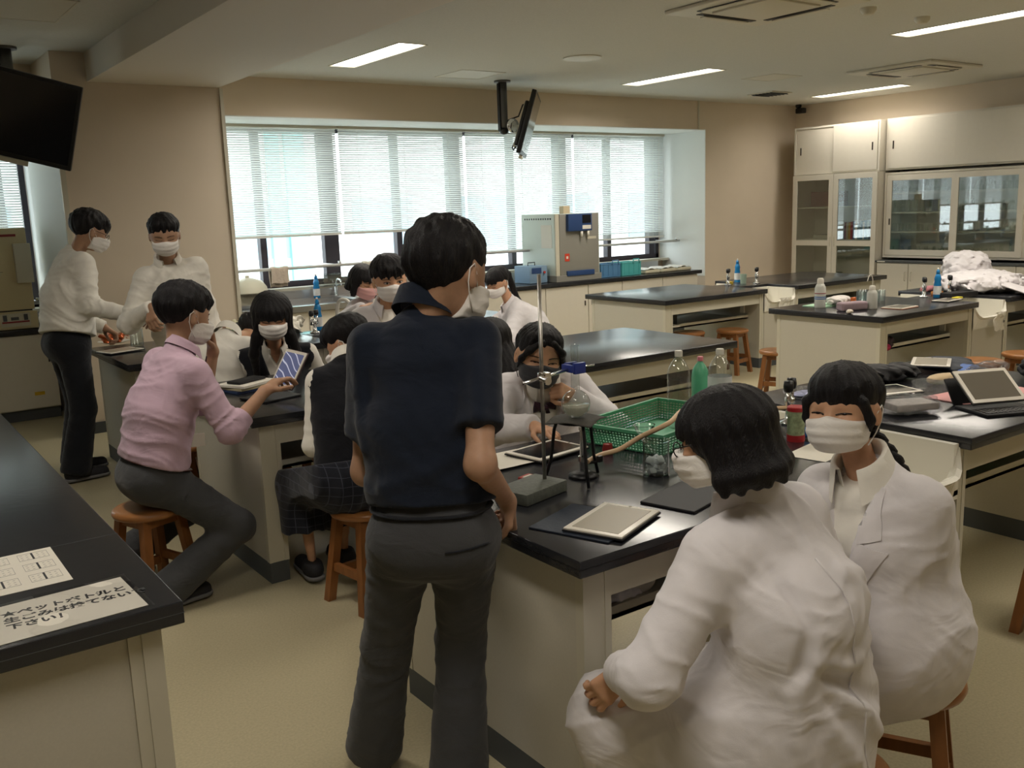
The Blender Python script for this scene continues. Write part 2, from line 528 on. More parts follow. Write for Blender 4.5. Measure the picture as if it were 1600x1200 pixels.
mk('frame', MB().box(9.42, 9.8, 7.62, 8.0, CEIL-0.012, CEIL), M_ac, t)
for k in range(6):
    mk('louvre', MB().obox((9.61, 7.67+k*0.056, CEIL-0.018), 0.32, 0.03, 0.004, Matrix.Rotation(0.5, 4, 'X')), M_plinth, t)
t = thing('security_camera', (11.2, 8.6, CEIL), 'small black camera at the far right ceiling corner', 'camera')
mk('mount', MB().lathe([(0.04, 0), (0.04, -0.03), (0.02, -0.05)], (11.2, 8.6, CEIL)), M_blackp, t, True)
mk('body', MB().obox((11.2, 8.56, CEIL-0.085), 0.09, 0.12, 0.07, b=0.012), M_blackp, t, True)

# ------------------------------------------------------------------ lab islands
def bench(x0, x1, y0, y1, sink, label):
    """table unit with a laminate end wall away from the sink, aprons, shelf"""
    H, T = 0.8, 0.045
    t = thing('lab_bench', ((x0+x1)/2, (y0+y1)/2, 0), label, 'lab bench', 'lab benches')
    mk('worktop', MB().obox(((x0+x1)/2, (y0+y1)/2, H-T/2), x1-x0, y1-y0, T, b=0.004, bs=2), M_top, t, True)
    mk('worktop_seam', MB().box(x0-0.0008, x1+0.0008, y0-0.0008, y1+0.0008, H-T*0.52, H-T*0.48), M_blackp, t)
    i = 0.05
    ends = ((x0+i, x0+i+0.09, 0), (x1-0.06, x1-0.012, 1)) if sink > 0 else ((x0+0.012, x0+0.06, 1), (x1-i-0.09, x1-i, 0))
    for a, b, inner in ends:
        mk('end_panel', MB().box(a, b, y0+i+0.012, y1-i-0.012, 0.1, H-T), M_lam, t)
        mk('plinth', MB().box(a, b, y0+i, y1-i, 0, 0.1), M_plinth, t)
        for yy in (y0+i, y1-i-0.03):
            mk('post', MB().box(a-0.001 if not inner else a, b+0.001, yy, yy+0.012, 0.1, H-T).box(b-0.018, b+0.003, yy-0.003, yy+0.03, 0.1, H-T)
               .box(a-0.002, a+0.012, yy-0.002, yy+0.03, 0.1, H-T), M_frame, t)
    a, b = ends[0][1], ends[1][0]
    for yy in (y0+i+0.004, y1-i-0.024):
        mk('apron', MB().box(a, b, yy, yy+0.02, H-T-0.1, H-T), M_frame, t)
    ym = (y0+y1)/2
    mk('shelf', MB().box(a, b, y0+0.2, y1-0.2, 0.495, 0.51).box(a, b, y0+0.2, y0+0.215, 0.495, 0.535).box(a, b, y1-0.215, y1-0.2, 0.495, 0.535), M_frame, t)
    mk('socket', MB().obox((b-0.012 if sink > 0 else a+0.012, y0+0.26, 0.6), 0.02, 0.05, 0.1, b=0.004), M_white, t)
    return t

def gas_tap(x, y, z, label, rz=0.0, s=1.0, group='gas taps on the island decks'):
    t = thing('gas_tap', (x, y, z), label, 'tap', group, rz)
    t.scale = (s, s, s)
    mk('body', MB().lathe([(0.03, 0), (0.03, 0.008), (0.014, 0.014), (0.012, 0.06), (0.016, 0.066), (0.016, 0.085), (0.0, 0.09)], n=16), M_chrome, t, True, local=True)
    for s2 in (-1, 1):
        mk('nozzle', MB().cyl((0, 0, 0.06), (s2*0.035, 0, 0.06), 0.009, n=10).cyl((s2*0.035, 0, 0.055), (s2*0.035, 0, 0.115), 0.008, 0.006, n=10), M_chrome, t, True, local=True)
        mk('knob', MB().lathe([(0.0, 0.11), (0.014, 0.11), (0.016, 0.125), (0.014, 0.142), (0, 0.144)], (s2*0.028, 0.0, 0), n=14), M_blackp, t, True, local=True)
    return t

def island(xa, xb, xc, xd, y0, y1, labels, sink_label, deck_label, towel=None):
    if labels[0]: bench(xa, xb, y0, y1, 1, labels[0])
    bench(xc, xd, y0, y1, -1, labels[1])
    ym = (y0+y1)/2
    w0, w1 = xb+0.002, xc-0.002
    for side in (0, 1):
        f = (lambda v: v) if side == 0 else (lambda v: y0+y1-v)
        def bx(mb, a, b, p, q, z0, z1):
            p, q = f(p), f(q)
            return mb.box(a, b, min(p, q), max(p, q), z0, z1)
        t = thing('sink_unit', ((w0+w1)/2, f(y0+0.2), 0), sink_label[side], 'sink', 'ceramic sinks between benches')
        mk('cabinet', bx(bx(MB(), w0, w1, y0+0.055, y0+0.4, 0.1, 0.58), w0+0.01, w1-0.01, y0+0.05, y0+0.055, 0.11, 0.57), M_lam, t)
        mk('plinth', bx(MB(), w0, w1, y0+0.05, y0+0.4, 0, 0.1), M_plinth, t)
        bs = MB()
        bx(bs, w0, w0+0.03, y0+0.045, y0+0.39, 0.58, 0.75)
        bx(bs, w1-0.03, w1, y0+0.045, y0+0.39, 0.58, 0.775)
        bx(bs, w0+0.03, w1-0.03, y0+0.36, y0+0.39, 0.58, 0.775)
        bx(bs, w0, w1, y0+0.04, y0+0.39, 0.565, 0.6)
        # front lip, dipped in the middle
        n = 14
        V, F = [], []
        for k in range(n+1):
            u = k/n
            x = w0+(w1-w0)*u
            zt = 0.66+0.1*abs(2*u-1)**9
            out = -0.045*(1-abs(2*u-1)**7)
            for yy, zz in ((y0+0.04, 0.58), (y0+0.04+out*0.5, zt-0.02), (y0+0.04+out, zt), (y0+0.06+out, zt+0.006), (y0+0.075+out*0.6, zt-0.01), (y0+0.075, 0.6)):
                V.append((x, f(yy), zz))
        for k in range(n):
            for j in range(6):
                a, b = k*6+j, k*6+(j+1) % 6
                F.append((a, b, b+6, a+6))
        F += [tuple(range(6)), tuple(n*6+j for j in range(6))]
        bs.add(V, F)
        mk('basin', bs, M_white, t, True, angle=50) if False else mk('basin', bs, M_white, t)
    d = thing('deck', ((w0+w1)/2, ym, 0), deck_label, 'bench deck', 'black decks between sinks')
    mk('deck_top', MB().obox(((w0+w1)/2, ym, 0.78), w1-w0, y1-y0-0.8, 0.04, b=0.004), M_top, d, True)
    mk('deck_box', MB().box(w0, w1, y0+0.41, y1-0.41, 0, 0.757), M_lam, d)

island(1.41, 2.8, 3.25, 4.66, 1.71, 2.78, ('front lab bench with flask stand and white tablet on its top', 'front right lab bench covered with bags, tablets and pouches'),
       ('white sink between the two front benches, near side', 'white sink between the two front benches, far side'), 'black deck with red can between the front benches')
island(1.41, 2.8, 3.2, 4.6, 3.96, 5.02, ('second-row lab bench where the pink-shirted man leans', 'empty second-row bench behind the round flask'),
       ('second-row sink left of the empty bench, near side', 'second-row sink left of the empty bench, far side'), 'second-row black deck hidden behind the standing man')
island(1.41, 2.8, 3.25, 4.65, 6.06, 7.15, ('third-row lab bench at the left, tablet on its corner', 'third-row bench hidden behind the students in the middle'),
       ('third-row sink behind the seated students, near side', 'third-row sink behind the seated students, far side'), 'third-row black deck with the blue bottle')
island(6.18, 7.52, 8.03, 9.4, 3.96, 5.0, ('right middle lab bench with squeeze bottles and pencil case', 'right bench heaped with white lab coats'),
       ('sink with hanging cloth beside the heap of lab coats', 'far side sink behind the heap of lab coats'), 'black deck with blue bottle before the heap of lab coats')
island(6.12, 7.55, 8.03, 9.6, 6.12, 7.25, ('empty far bench before the window counter', 'empty far right bench before the glass cabinets'),
       ('far sink with hanging cloth between the far benches', 'hidden far side sink near the back wall'), 'far black deck with blue detergent bottle')
# ------------------------------------------------------------------ signed-distance modelling of people and cloth
def A3(v): return np.array(v, dtype=np.float32)
def nz(v):
    v = np.array(v, dtype=np.float64); return v/(np.linalg.norm(v)+1e-12)
def smin(a, b, k):
    h = np.maximum(k-np.abs(a-b), 0)/k
    return np.minimum(a, b)-h*h*k*0.25
def smax(a, b, k): return -smin(-a, -b, k)
def cap(p, a, b, ra, rb, w=None, s=1.0):
    """tapered capsule; optional widening by s along axis w"""
    a, b = A3(a), A3(b)
    ba = b-a
    q = p-a
    t = np.clip(q@ba/(ba@ba+1e-12), 0, 1)
    q = q-t[:, None]*ba
    d2 = np.einsum('ij,ij->i', q, q)
    if w is not None:
        qw = q@A3(w)
        d2 = d2-qw*qw*(1-1/(s*s))
    return np.sqrt(np.maximum(d2, 0))-(ra+(rb-ra)*t)
def ell(p, c, r, M=None):
    q = p-A3(c)
    if M is not None: q = q@A3(M).T
    r = A3(r)
    k0 = np.sqrt(((q/r)**2).sum(1)); k1 = np.sqrt(((q/(r*r))**2).sum(1))
    return k0*(k0-1)/(k1+1e-6)
def chain(p, pts, rad, k=0.02):
    d = None
    for i in range(len(pts)-1):
        e = cap(p, pts[i], pts[i+1], rad[i], rad[i+1])
        d = e if d is None else smin(d, e, k)
    return d
def mesh_sdf(fn, lo, hi, vox, B=8, slack=0.012):
    """polygonise fn(p)=0; coarse blocks away from the surface are skipped"""
    lo = np.array(lo, float); hi = np.array(hi, float)
    nb = np.maximum(1, np.ceil((hi-lo)/(vox*B)).astype(int))
    n = nb*B
    cx = [lo[i]+(np.arange(nb[i])+0.5)*vox*B for i in range(3)]
    G = np.stack(np.meshgrid(*cx, indexing='ij'), -1).reshape(-1, 3).astype(np.float32)
    dc = fn(G)
    act = np.abs(dc) < 0.5*math.sqrt(3)*B*vox*1.25+slack
    arr = np.repeat(np.repeat(np.repeat(dc.reshape(nb), B, 0), B, 1), B, 2).astype(np.float32)
    arr = np.sign(arr)*np.maximum(np.abs(arr), vox*2)
    ids = np.nonzero(act)[0]
    off = (np.stack(np.meshgrid(*[np.arange(B)]*3, indexing='ij'), -1).reshape(-1, 3))
    bi = np.stack(np.unravel_index(ids, nb), -1)
    CH = 1600
    for s in range(0, len(ids), CH):
        vi = (bi[s:s+CH, None, :]*B+off[None]).reshape(-1, 3)
        pp = (lo+(vi+0.5)*vox).astype(np.float32)
        arr[vi[:, 0], vi[:, 1], vi[:, 2]] = fn(pp)
    arr = np.pad(arr, 1, constant_values=vox*3)
    g = vdb.FloatGrid(vox*3)
    g.copyFromArray(np.ascontiguousarray(arr/vox))
    P, T, Q = g.convertToPolygons(0.0, 0.0)
    P = (P-1+0.5)*vox+lo
    F = [tuple(t) for t in T.tolist()]+[tuple(q) for q in Q.tolist()]
    return P, F
def warp(p, seed, sc=1.0):
    """cheap warped crease noise in about -1..1"""
    q = p*sc
    a = np.sin(q[:, 0]*7.1+seed*1.7+1.3*np.sin(q[:, 2]*5.3+seed))
    b = np.sin(q[:, 1]*6.3-seed*2.1+1.1*np.sin(q[:, 0]*6.1+seed*.7))
    c = np.sin(q[:, 2]*8.7+seed+1.7*a+1.2*b)
    return c
def creases(p, seed, sc=1.0, dirv=(0, 0, 1)):
    """sharp-crested folds running across dirv"""
    d = A3(dirv)
    t = (p@d)*sc
    w = warp(p, seed, 1.4*sc**0.3)
    s = np.sin(t*34+w*1.9+seed)
    s2 = np.sin(t*57+warp(p, seed+4, 2.2)*2.3)
    return (1-np.abs(s))**1.5*0.7+(1-np.abs(s2))**1.5*0.35-0.35

def ik(a, b, l1, l2, hint):
    a, b = np.array(a, float), np.array(b, float)
    d = np.linalg.norm(b-a); n = (b-a)/d
    d = min(d, (l1+l2)*0.998)
    b = a+n*d
    x = (l1*l1-l2*l2+d*d)/(2*d)
    h = math.sqrt(max(l1*l1-x*x, 0))
    hp = np.array(hint, float); hp = nz(hp-n*hp.dot(n))
    return a+n*x+hp*h, b
def ydir(deg): a = math.radians(deg); return np.array([math.sin(a), math.cos(a), 0.0])

def hand_prims(w, d, n, t, s=1.0, pose='relaxed'):
    """capsules of a hand at wrist w; d to the fingers, n out of the palm, t towards the thumb"""
    d, n, t = nz(d), np.array(n, float), np.array(t, float)
    n = nz(n-d*n.dot(d)); t = nz(t-d*t.dot(d)-n*t.dot(n))
    w = np.array(w, float)
    pr = []
    L = 0.088*s
    for k, o in enumerate((0.028, 0.0095, -0.0095, -0.027)):
        pr.append((w+t*o*0.6*s, w+d*L*(0.97-0.03*abs(k-1))+t*o*s, 0.0145*s, 0.0115*s))
    curl = {'relaxed': (22, 32, 22), 'fist': (72, 88, 55), 'flat': (6, 8, 5), 'grip': (48, 55, 35), 'point': (10, 8, 5), 'pinch': (45, 40, 25)}[pose]
    Ls = ((0.043, 0.026, 0.02), (0.047, 0.029, 0.021), (0.043, 0.027, 0.02), (0.034, 0.021, 0.018))
    for k, o in enumerate((0.028, 0.0095, -0.0095, -0.027)):
        c = curl
        if pose == 'point' and k > 0: c = (60, 70, 45)
        b = w+d*L*(0.97-0.03*abs(k-1))+t*o*s
        a = 0.0
        r = 0.0098*s if k < 3 else 0.0085*s
        sp = t*(0.09*(1.5-k))
        for j in range(3):
            a += math.radians(c[j]+k*2)
            dv = nz(d*math.cos(a)+n*math.sin(a)+sp*math.cos(a))
            e = b+dv*Ls[k][j]*s
            pr.append((b, e, r, r*0.92)); b = e; r *= 0.92
    b = w+t*0.024*s+d*0.018*s+n*0.006*s
    q = 0.75 if pose in ('fist', 'grip', 'pinch') else 0.3
    d1 = nz(t*0.8+d*0.65+n*(0.25+q*0.3))
    e = b+d1*0.04*s; pr.append((b, e, 0.0135*s, 0.011*s))
    d2 = nz(d*0.8+t*(0.45-q*0.7)+n*(0.15+q*0.55))
    f = e+d2*0.03*s; pr.append((e, f, 0.011*s, 0.0095*s))
    g = f+nz(d2-t*q*0.4)*0.023*s; pr.append((f, g, 0.0095*s, 0.008*s))
    return pr

class Fig:
    """A posed person. All joints are in world metres."""
    def __init__(s, sp):
        s.sp = sp
        h = s.h = sp.get('h', 1.66)
        s.slim = sp.get('slim', 0.94)
        fem = s.fem = sp.get('fem', False)
        s.pel = np.array(sp['pel'], float)
        nb = np.array(sp['nb'], float)
        L = 0.305*h
        s.nb = s.pel+nz(nb-s.pel)*L if not sp.get('freenb') else nb
        s.F = ydir(sp['yaw']); s.R = np.array([s.F[1], -s.F[0], 0])
        s.hF = ydir(sp.get('hyaw', sp['yaw'])); s.hR = np.array([s.hF[1], -s.hF[0], 0])
        s.up = nz(s.nb-s.pel)
        s.R = nz(s.R-s.up*s.R.dot(s.up)+s.up*sp.get('tilt', 0)); s.CF = np.cross(s.up, s.R)   # chest forward
        bow = sp.get('bow', 0.0)        # rounded back
        s.mid = (s.pel+s.nb)/2-s.CF*bow
        sw = (0.088 if fem else 0.098)*h*sp.get('broad', 1.0)
        s.shc = s.nb-s.up*0.045*h
        s.sh = {'R': s.shc+s.R*sw, 'L': s.shc-s.R*sw}
        for k in 'RL':
            if 'sh'+k in sp: s.sh[k] = s.sh[k]+np.array(sp['sh'+k])
        hw = (0.055 if fem else 0.05)*h
        s.hip = {'R': s.pel+s.hR*hw, 'L': s.pel-s.hR*hw}
        ar = sp.get('arm', 1.0)
        ua, fa, th, shn = 0.168*h*ar, 0.145*h*ar, 0.24*h, 0.235*h
        s.el, s.wr, s.kn, s.an = {}, {}, {}, {}
        for k, sg in (('R', 1), ('L', -1)):
            w = np.array(sp['wr'+k], float)
            s.el[k], s.wr[k] = ik(s.sh[k], w, ua, fa, sp.get('eh'+k, s.R*sg*0.6-s.CF*0.3+np.array([0, 0, -0.7])))
            a = np.array(sp['an'+k], float)
            s.kn[k], s.an[k] = ik(s.hip[k], a, th, shn, sp.get('kh'+k, s.hF+np.array([0, 0, 0.3])))
        # head
        s.HS = np.array([1.03, 1.0, sp.get('hz', 0.89)])
        s.hs = h/1.7*sp.get('hscale', 1.0)*1.03
        ly, lp = sp['look'][0], sp['look'][1]; lr = sp['look'][2] if len(sp['look']) > 2 else 0
        a, b, c = math.radians(ly), math.radians(lp), math.radians(lr)
        f = np.array([math.sin(a)*math.cos(b), math.cos(a)*math.cos(b), -math.sin(b)])
        r = np.array([math.cos(a), -math.sin(a), 0]); u = np.cross(r, f)
        s.hr = r*math.cos(c)+u*math.sin(c)*-1; s.hu = u*math.cos(c)+r*math.sin(c); s.hf = f
        s.HM = np.array([s.hr, s.hf, s.hu])
        if 'head' in sp: s.hc = np.array(sp['head'], float)
        else: s.hc = s.nb+s.up*0.045*h+nz(s.hF*0.3+np.array([0, 0, 1]))*0.03*h+s.hu*0.09*s.hs+s.hf*0.02
        base = sp.get('base')
        s.base = Vector(base) if base else Vector((s.pel[0], s.pel[1], 0))
    # ---- local head coordinates, scaled to a 0.225 m head
    HS = np.array([1.03, 1.0, 0.89])
    def hl(s, p): return ((p-A3(s.hc))@A3(s.HM).T)/A3(s.hs*s.HS)
    def hw(s, q): return s.hc+(np.array(q)*s.hs*s.HS)@s.HM
    def head_d(s, p):
        q = s.hl(p)
        d = ell(q, (0, -0.012, 0.025), (0.075, 0.094, 0.08))
        d = smin(d, ell(q, (0, 0.02, -0.02), (0.062, 0.068, 0.075)), 0.04)
        d = smin(d, ell(q, (0, 0.042, -0.07), (0.042, 0.042, 0.036)), 0.045)
        for x in (-1, 1):
            d = smax(d, -ell(q, (x*0.032, 0.098, 0.0), (0.021, 0.016, 0.012)), 0.018)
            d = smin(d, ell(q, (x*0.034, 0.064, -0.032), (0.024, 0.022, 0.02)), 0.02)      # cheek
            e = ell(q, (x*0.077, -0.008, -0.012), (0.009, 0.018, 0.03))
            e = smax(e, -ell(q, (x*0.088, 0.0, -0.01), (0.008, 0.009, 0.018)), 0.006)
            d = smin(d, e, 0.006)
        n = cap(q, (0, 0.084, 0.002), (0, 0.101, -0.026), 0.007, 0.0105)
        n = smin(n, cap(q, (-0.01, 0.091, -0.03), (0.01, 0.091, -0.03), 0.007, 0.007), 0.01)
        d = smin(d, n, 0.014)
        if not s.sp.get('mask'):
            d = smin(d, cap(q, (-0.014, 0.083, -0.055), (0.014, 0.083, -0.055), 0.006, 0.006, (0, 0, 1), 1.3), 0.008)
        return d*s.hs
    def neck_d(s, p):
        r = (0.033 if s.fem else 0.038)*s.h/1.7
        top = s.hw((0, -0.03, -0.045))
        d = cap(p, s.nb-s.up*0.03, top, r*1.35, r*1.1)
        return d
    def arm_seg(s, p, k, off=0.0, t0=0.0):
        u = s.h/1.7*(s.slim+1)/2
        th = 1.12 if not s.fem else 0.95
        a = cap(p, s.sh[k], s.el[k], 0.042*u*th+off, 0.034*u*th+off)
        b = cap(p, s.el[k], s.wr[k], 0.035*u*th+off, 0.0235*u*th+off, None)
        return a, b
    def torso_d(s, p, off=0.0, w=1.0):
        u = s.h/1.7*w*s.slim
        fem = s.fem
        R = s.R
        d = cap(p, s.pel+s.up*0.02, s.mid, (0.1 if not fem else 0.102)*u+off, (0.088 if not fem else 0.08)*u+off, s.hR, 1.42)
        d = smin(d, cap(p, s.mid, s.nb-s.up*0.15*u, (0.088 if not fem else 0.08)*u+off, (0.098 if not fem else 0.09)*u+off, R, 1.42), 0.05)
        d = smin(d, cap(p, s.nb-s.up*0.15*u, s.nb-s.up*0.09*u, 0.094*u+off, 0.06*u+off, R, 1.55), 0.04)
        d = smin(d, cap(p, s.sh['R']*0.93+s.shc*0.07-s.up*0.006, s.sh['L']*0.93+s.shc*0.07-s.up*0.006, 0.034*u+off, 0.034*u+off), 0.055)
        d = smin(d, cap(p, s.nb-s.up*0.045, s.nb-s.up*0.005, 0.052*u+off, 0.036*u+off), 0.05)
        if fem:
            for x in (-1, 1):
                d = smin(d, ell(p, s.nb-s.up*0.19*u+s.CF*0.07*u+R*x*0.062*u, (0.052*u+off,)*3), 0.05)
        return d
    def leg_seg(s, p, k, off=0.0, offl=None):
        u = s.h/1.7*s.slim
        offl = off if offl is None else offl
        a = cap(p, s.hip[k], s.kn[k], 0.088*u+off, 0.056*u+off)
        b = cap(p, s.kn[k], s.an[k], 0.055*u+off, 0.037*u+offl)
        return a, b
    def butt_d(s, p, off=0.0):
        u = s.h/1.7*s.slim
        return cap(p, s.pel+s.hR*0.06*u-s.hF*0.03*u, s.pel-s.hR*0.06*u-s.hF*0.03*u, 0.102*u+off, 0.102*u+off)

    def bounds(s, pts, m):
        P = np.array(pts); return P.min(0)-m, P.max(0)+m

# crease field attached to a limb: folds wrap around the bone, strongest at the joint
def limb_folds(p, a, b, seed, amp, joint=1.0, freq=11.0):
    a, b = A3(a), A3(b)
    ba = b-a; L = math.sqrt(float(ba@ba))
    t = np.clip((p-a)@ba/(L*L), 0, 1.1)
    q = p-a
    w = warp(p, seed, 3.0)
    s = 1-np.abs(np.sin(t*freq*L/0.25+w*0.9+(q@A3((0.6, 0.5, -0.6)))*17+seed))
    env = 0.35+0.65*np.exp(-((t-joint)/0.33)**2)
    return amp*(s**1.6-0.3)*env

SKIN = mat('skin', v3('c79a7b'), 0.5, noise=0.05, nscale=60, sss=0.12, spec=0.35)
SKIN_D = mat('skin_tanned', v3('b08a70'), 0.5, noise=0.05, nscale=60, sss=0.12, spec=0.35)
M_hair = mat('black_hair', v3('131114'), 0.5, bump=0.8, bscale=70, stretch=(7, 7, 0.5), bdist=0.005, spec=0.35)
M_mask = cloth_mat('mask_fabric', v3('efebe6'), fold=0.12, fscale=30, weave=0.05, rough=0.8)
M_maskp = cloth_mat('pink_mask_fabric', v3('dba9a4'), fold=0.12, fscale=30, weave=0.05)
M_maskb = cloth_mat('charcoal_mask_fabric', v3('35363a'), fold=0.12, fscale=30, weave=0.1)
M_eye = mat('eye_white', v3('a89c92'), 0.25)
M_iris = mat('eye_iris', v3('140e0c'), 0.15)
M_coat = cloth_mat('lab_coat_cotton', v3('e0dcde'), fold=0.5, fscale=5.5, weave=0.12, rough=0.8)
M_shirt = cloth_mat('white_shirt_cotton', v3('ebe7dd'), fold=0.35, fscale=6, weave=0.1, rough=0.8)
M_pinks = cloth_mat('pink_shirt_cotton', v3('c4a8b8'), fold=0.35, fscale=7, weave=0.15, rough=0.85)
M_polo = cloth_mat('navy_polo_cotton', v3('1b2230'), fold=0.35, fscale=8, weave=0.3, rough=0.9)
M_vest = cloth_mat('black_vest_knit', v3('1b1c22'), fold=0.3, fscale=10, weave=0.4, rough=0.95)
M_trou = cloth_mat('charcoal_trouser_wool', v3('464749'), fold=0.4, fscale=8, weave=0.4, rough=0.95)
M_trb = cloth_mat('black_trouser_wool', v3('1f2126'), fold=0.4, fscale=8, weave=0.3, rough=0.95)
M_shoe = mat('dark_shoe_canvas', v3('26262a'), 0.7, noise=0.2, nscale=50)
M_sole = mat('grey_rubber_sole', v3('6f6f70'), 0.7)
M_belt = mat('brown_leather', v3('4a2c25'), 0.45)
M_bow = cloth_mat('maroon_bow_fabric', v3('3c2530'), fold=0.3, fscale=20)

def plaid():
    m = cloth_mat('dark_plaid_skirt', v3('1d1f28'), fold=0.3, fscale=9)
    nt = m.node_tree; b = nt.nodes['Principled BSDF']
    tc = nt.nodes.new('ShaderNodeTexCoord')
    mix = None
    col = None
    for ax, ph in (('X', 0), ('Z', 0.4)):
        w = nt.nodes.new('ShaderNodeTexWave'); w.bands_direction = ax; w.inputs['Scale'].default_value = 8.0
        w.inputs['Phase Offset'].default_value = ph
        nt.links.new(tc.outputs['Object'], w.inputs['Vector'])
        g = nt.nodes.new('ShaderNodeMath'); g.operation = 'GREATER_THAN'; g.inputs[1].default_value = 0.985
        nt.links.new(w.outputs['Fac'], g.inputs[0])
        if mix is None: mix = g
        else:
            a = nt.nodes.new('ShaderNodeMath'); a.operation = 'ADD'; a.use_clamp = True
            nt.links.new(mix.outputs[0], a.inputs[0]); nt.links.new(g.outputs[0], a.inputs[1]); mix = a
    mx = nt.nodes.new('ShaderNodeMix'); mx.data_type = 'RGBA'
    mx.inputs[6].default_value = (*v3('1d1f28'), 1); mx.inputs[7].default_value = (*v3('3d404c'), 1)
    nt.links.new(mix.outputs[0], mx.inputs[0])
    nt.links.new(mx.outputs[2], b.inputs['Base Color'])
    return m
M_plaid = plaid()
# ------------------------------------------------------------------ dressing and assembling people
def to_obj(name, PF, m, parent=None, smooth=True):
    mb = MB(); mb.v, mb.f = PF[0], PF[1]
    off = np.zeros(3)
    q = parent
    while q is not None:
        off += np.array(q.location); q = q.parent
    me = bpy.data.meshes.new(name)
    me.from_pydata((np.asarray(mb.v)-off).tolist(), [], mb.f)
    me.flip_normals()
    me.materials.append(m)
    me.polygons.foreach_set('use_smooth', [True]*len(me.polygons))
    me.update()
    o = bpy.data.objects.new(name, me); C.objects.link(o)
    if parent is not None: o.parent = parent
    return o
def join_pf(lst):
    V, F, k = [], [], 0
    for P, f in lst:
        V.append(P); F += [tuple(i+k for i in q) for q in f]; k += len(P)
    return np.vstack(V), F
def trace(fn, o, d, far=1.2):
    o = np.array(o, float); d = nz(d); t = 0.0
    for _ in range(60):
        v = float(fn((o+d*t)[None].astype(np.float32))[0])
        if v < 0.0012: return o+d*t
        t += max(v*0.7, 0.0015)
        if t > far: break
    return None
def draped(fig, fn, pts, side=1, off=0.003):
    """chest-plane points (x along the shoulders, z along the spine from the neck base) laid on surface fn"""
    out = []
    for x, z in pts:
        o = fig.nb+fig.R*x+fig.up*z+fig.CF*0.6*side
        q = trace(fn, o, -fig.CF*side)
        if q is None: q = fig.nb+fig.R*x+fig.up*z+fig.CF*0.1*side
        out.append(q+fig.CF*off*side)
    return out
def patch(fig, fn, quad, m, parent, name, side=1, off=0.003, thick=0.003, n=8):
    (a, b, c, d) = [np.array(q, float) for q in quad]
    pts = [(1-u)*(1-v)*a+u*(1-v)*b+u*v*c+(1-u)*v*d for u in np.linspace(0, 1, n+1) for v in np.linspace(0, 1, n+1)]
    P = draped(fig, fn, pts, side, off)
    g = MB().grid(lambda u, v: P[int(round(u*n))*(n+1)+int(round(v*n))], n, n, thick)
    return mk(name, g, m, parent, True, angle=60)

def shoe(fig, k, parent, m, ms, yaw=None):
    an = fig.an[k]
    f = fig.hF if yaw is None else ydir(yaw)
    pit = fig.sp.get('footpitch', 0)
    u = fig.h/1.7
    r = np.array([f[1], -f[0], 0])
    zg = max(an[2]-0.075*u, 0.0)
    heel = np.array([an[0], an[1], 0])-f*0.035*u; toe = heel+f*0.2*u
    def up(p):
        d = cap(p, heel+[0, 0, zg+0.045], toe+[0, 0, zg+0.03], 0.04*u, 0.036*u, r, 1.05)
        d = smin(d, cap(p, heel+f*0.03+[0, 0, zg+0.05], an+[0, 0, 0.0], 0.042*u, 0.043*u), 0.03)
        return smax(smax(d, -(p[:, 2]-(zg+0.014)), 0.005), p[:, 2]-(an[2]+0.012), 0.01)
    def so(p):
        d = cap(p, heel+[0, 0, zg+0.02], toe+[0, 0, zg+0.02], 0.046*u, 0.043*u, r, 1.02)
        return smax(smax(d, p[:, 2]-(zg+0.022), 0.004), -(p[:, 2]-(zg+0.001)), 0.004)
    lo, hi = fig.bounds([heel, toe, an], 0.09)
    o = to_obj('shoe', mesh_sdf(up, lo, hi, 0.007), m, parent)
    to_obj('sole', mesh_sdf(so, lo, hi, 0.007), ms, o)

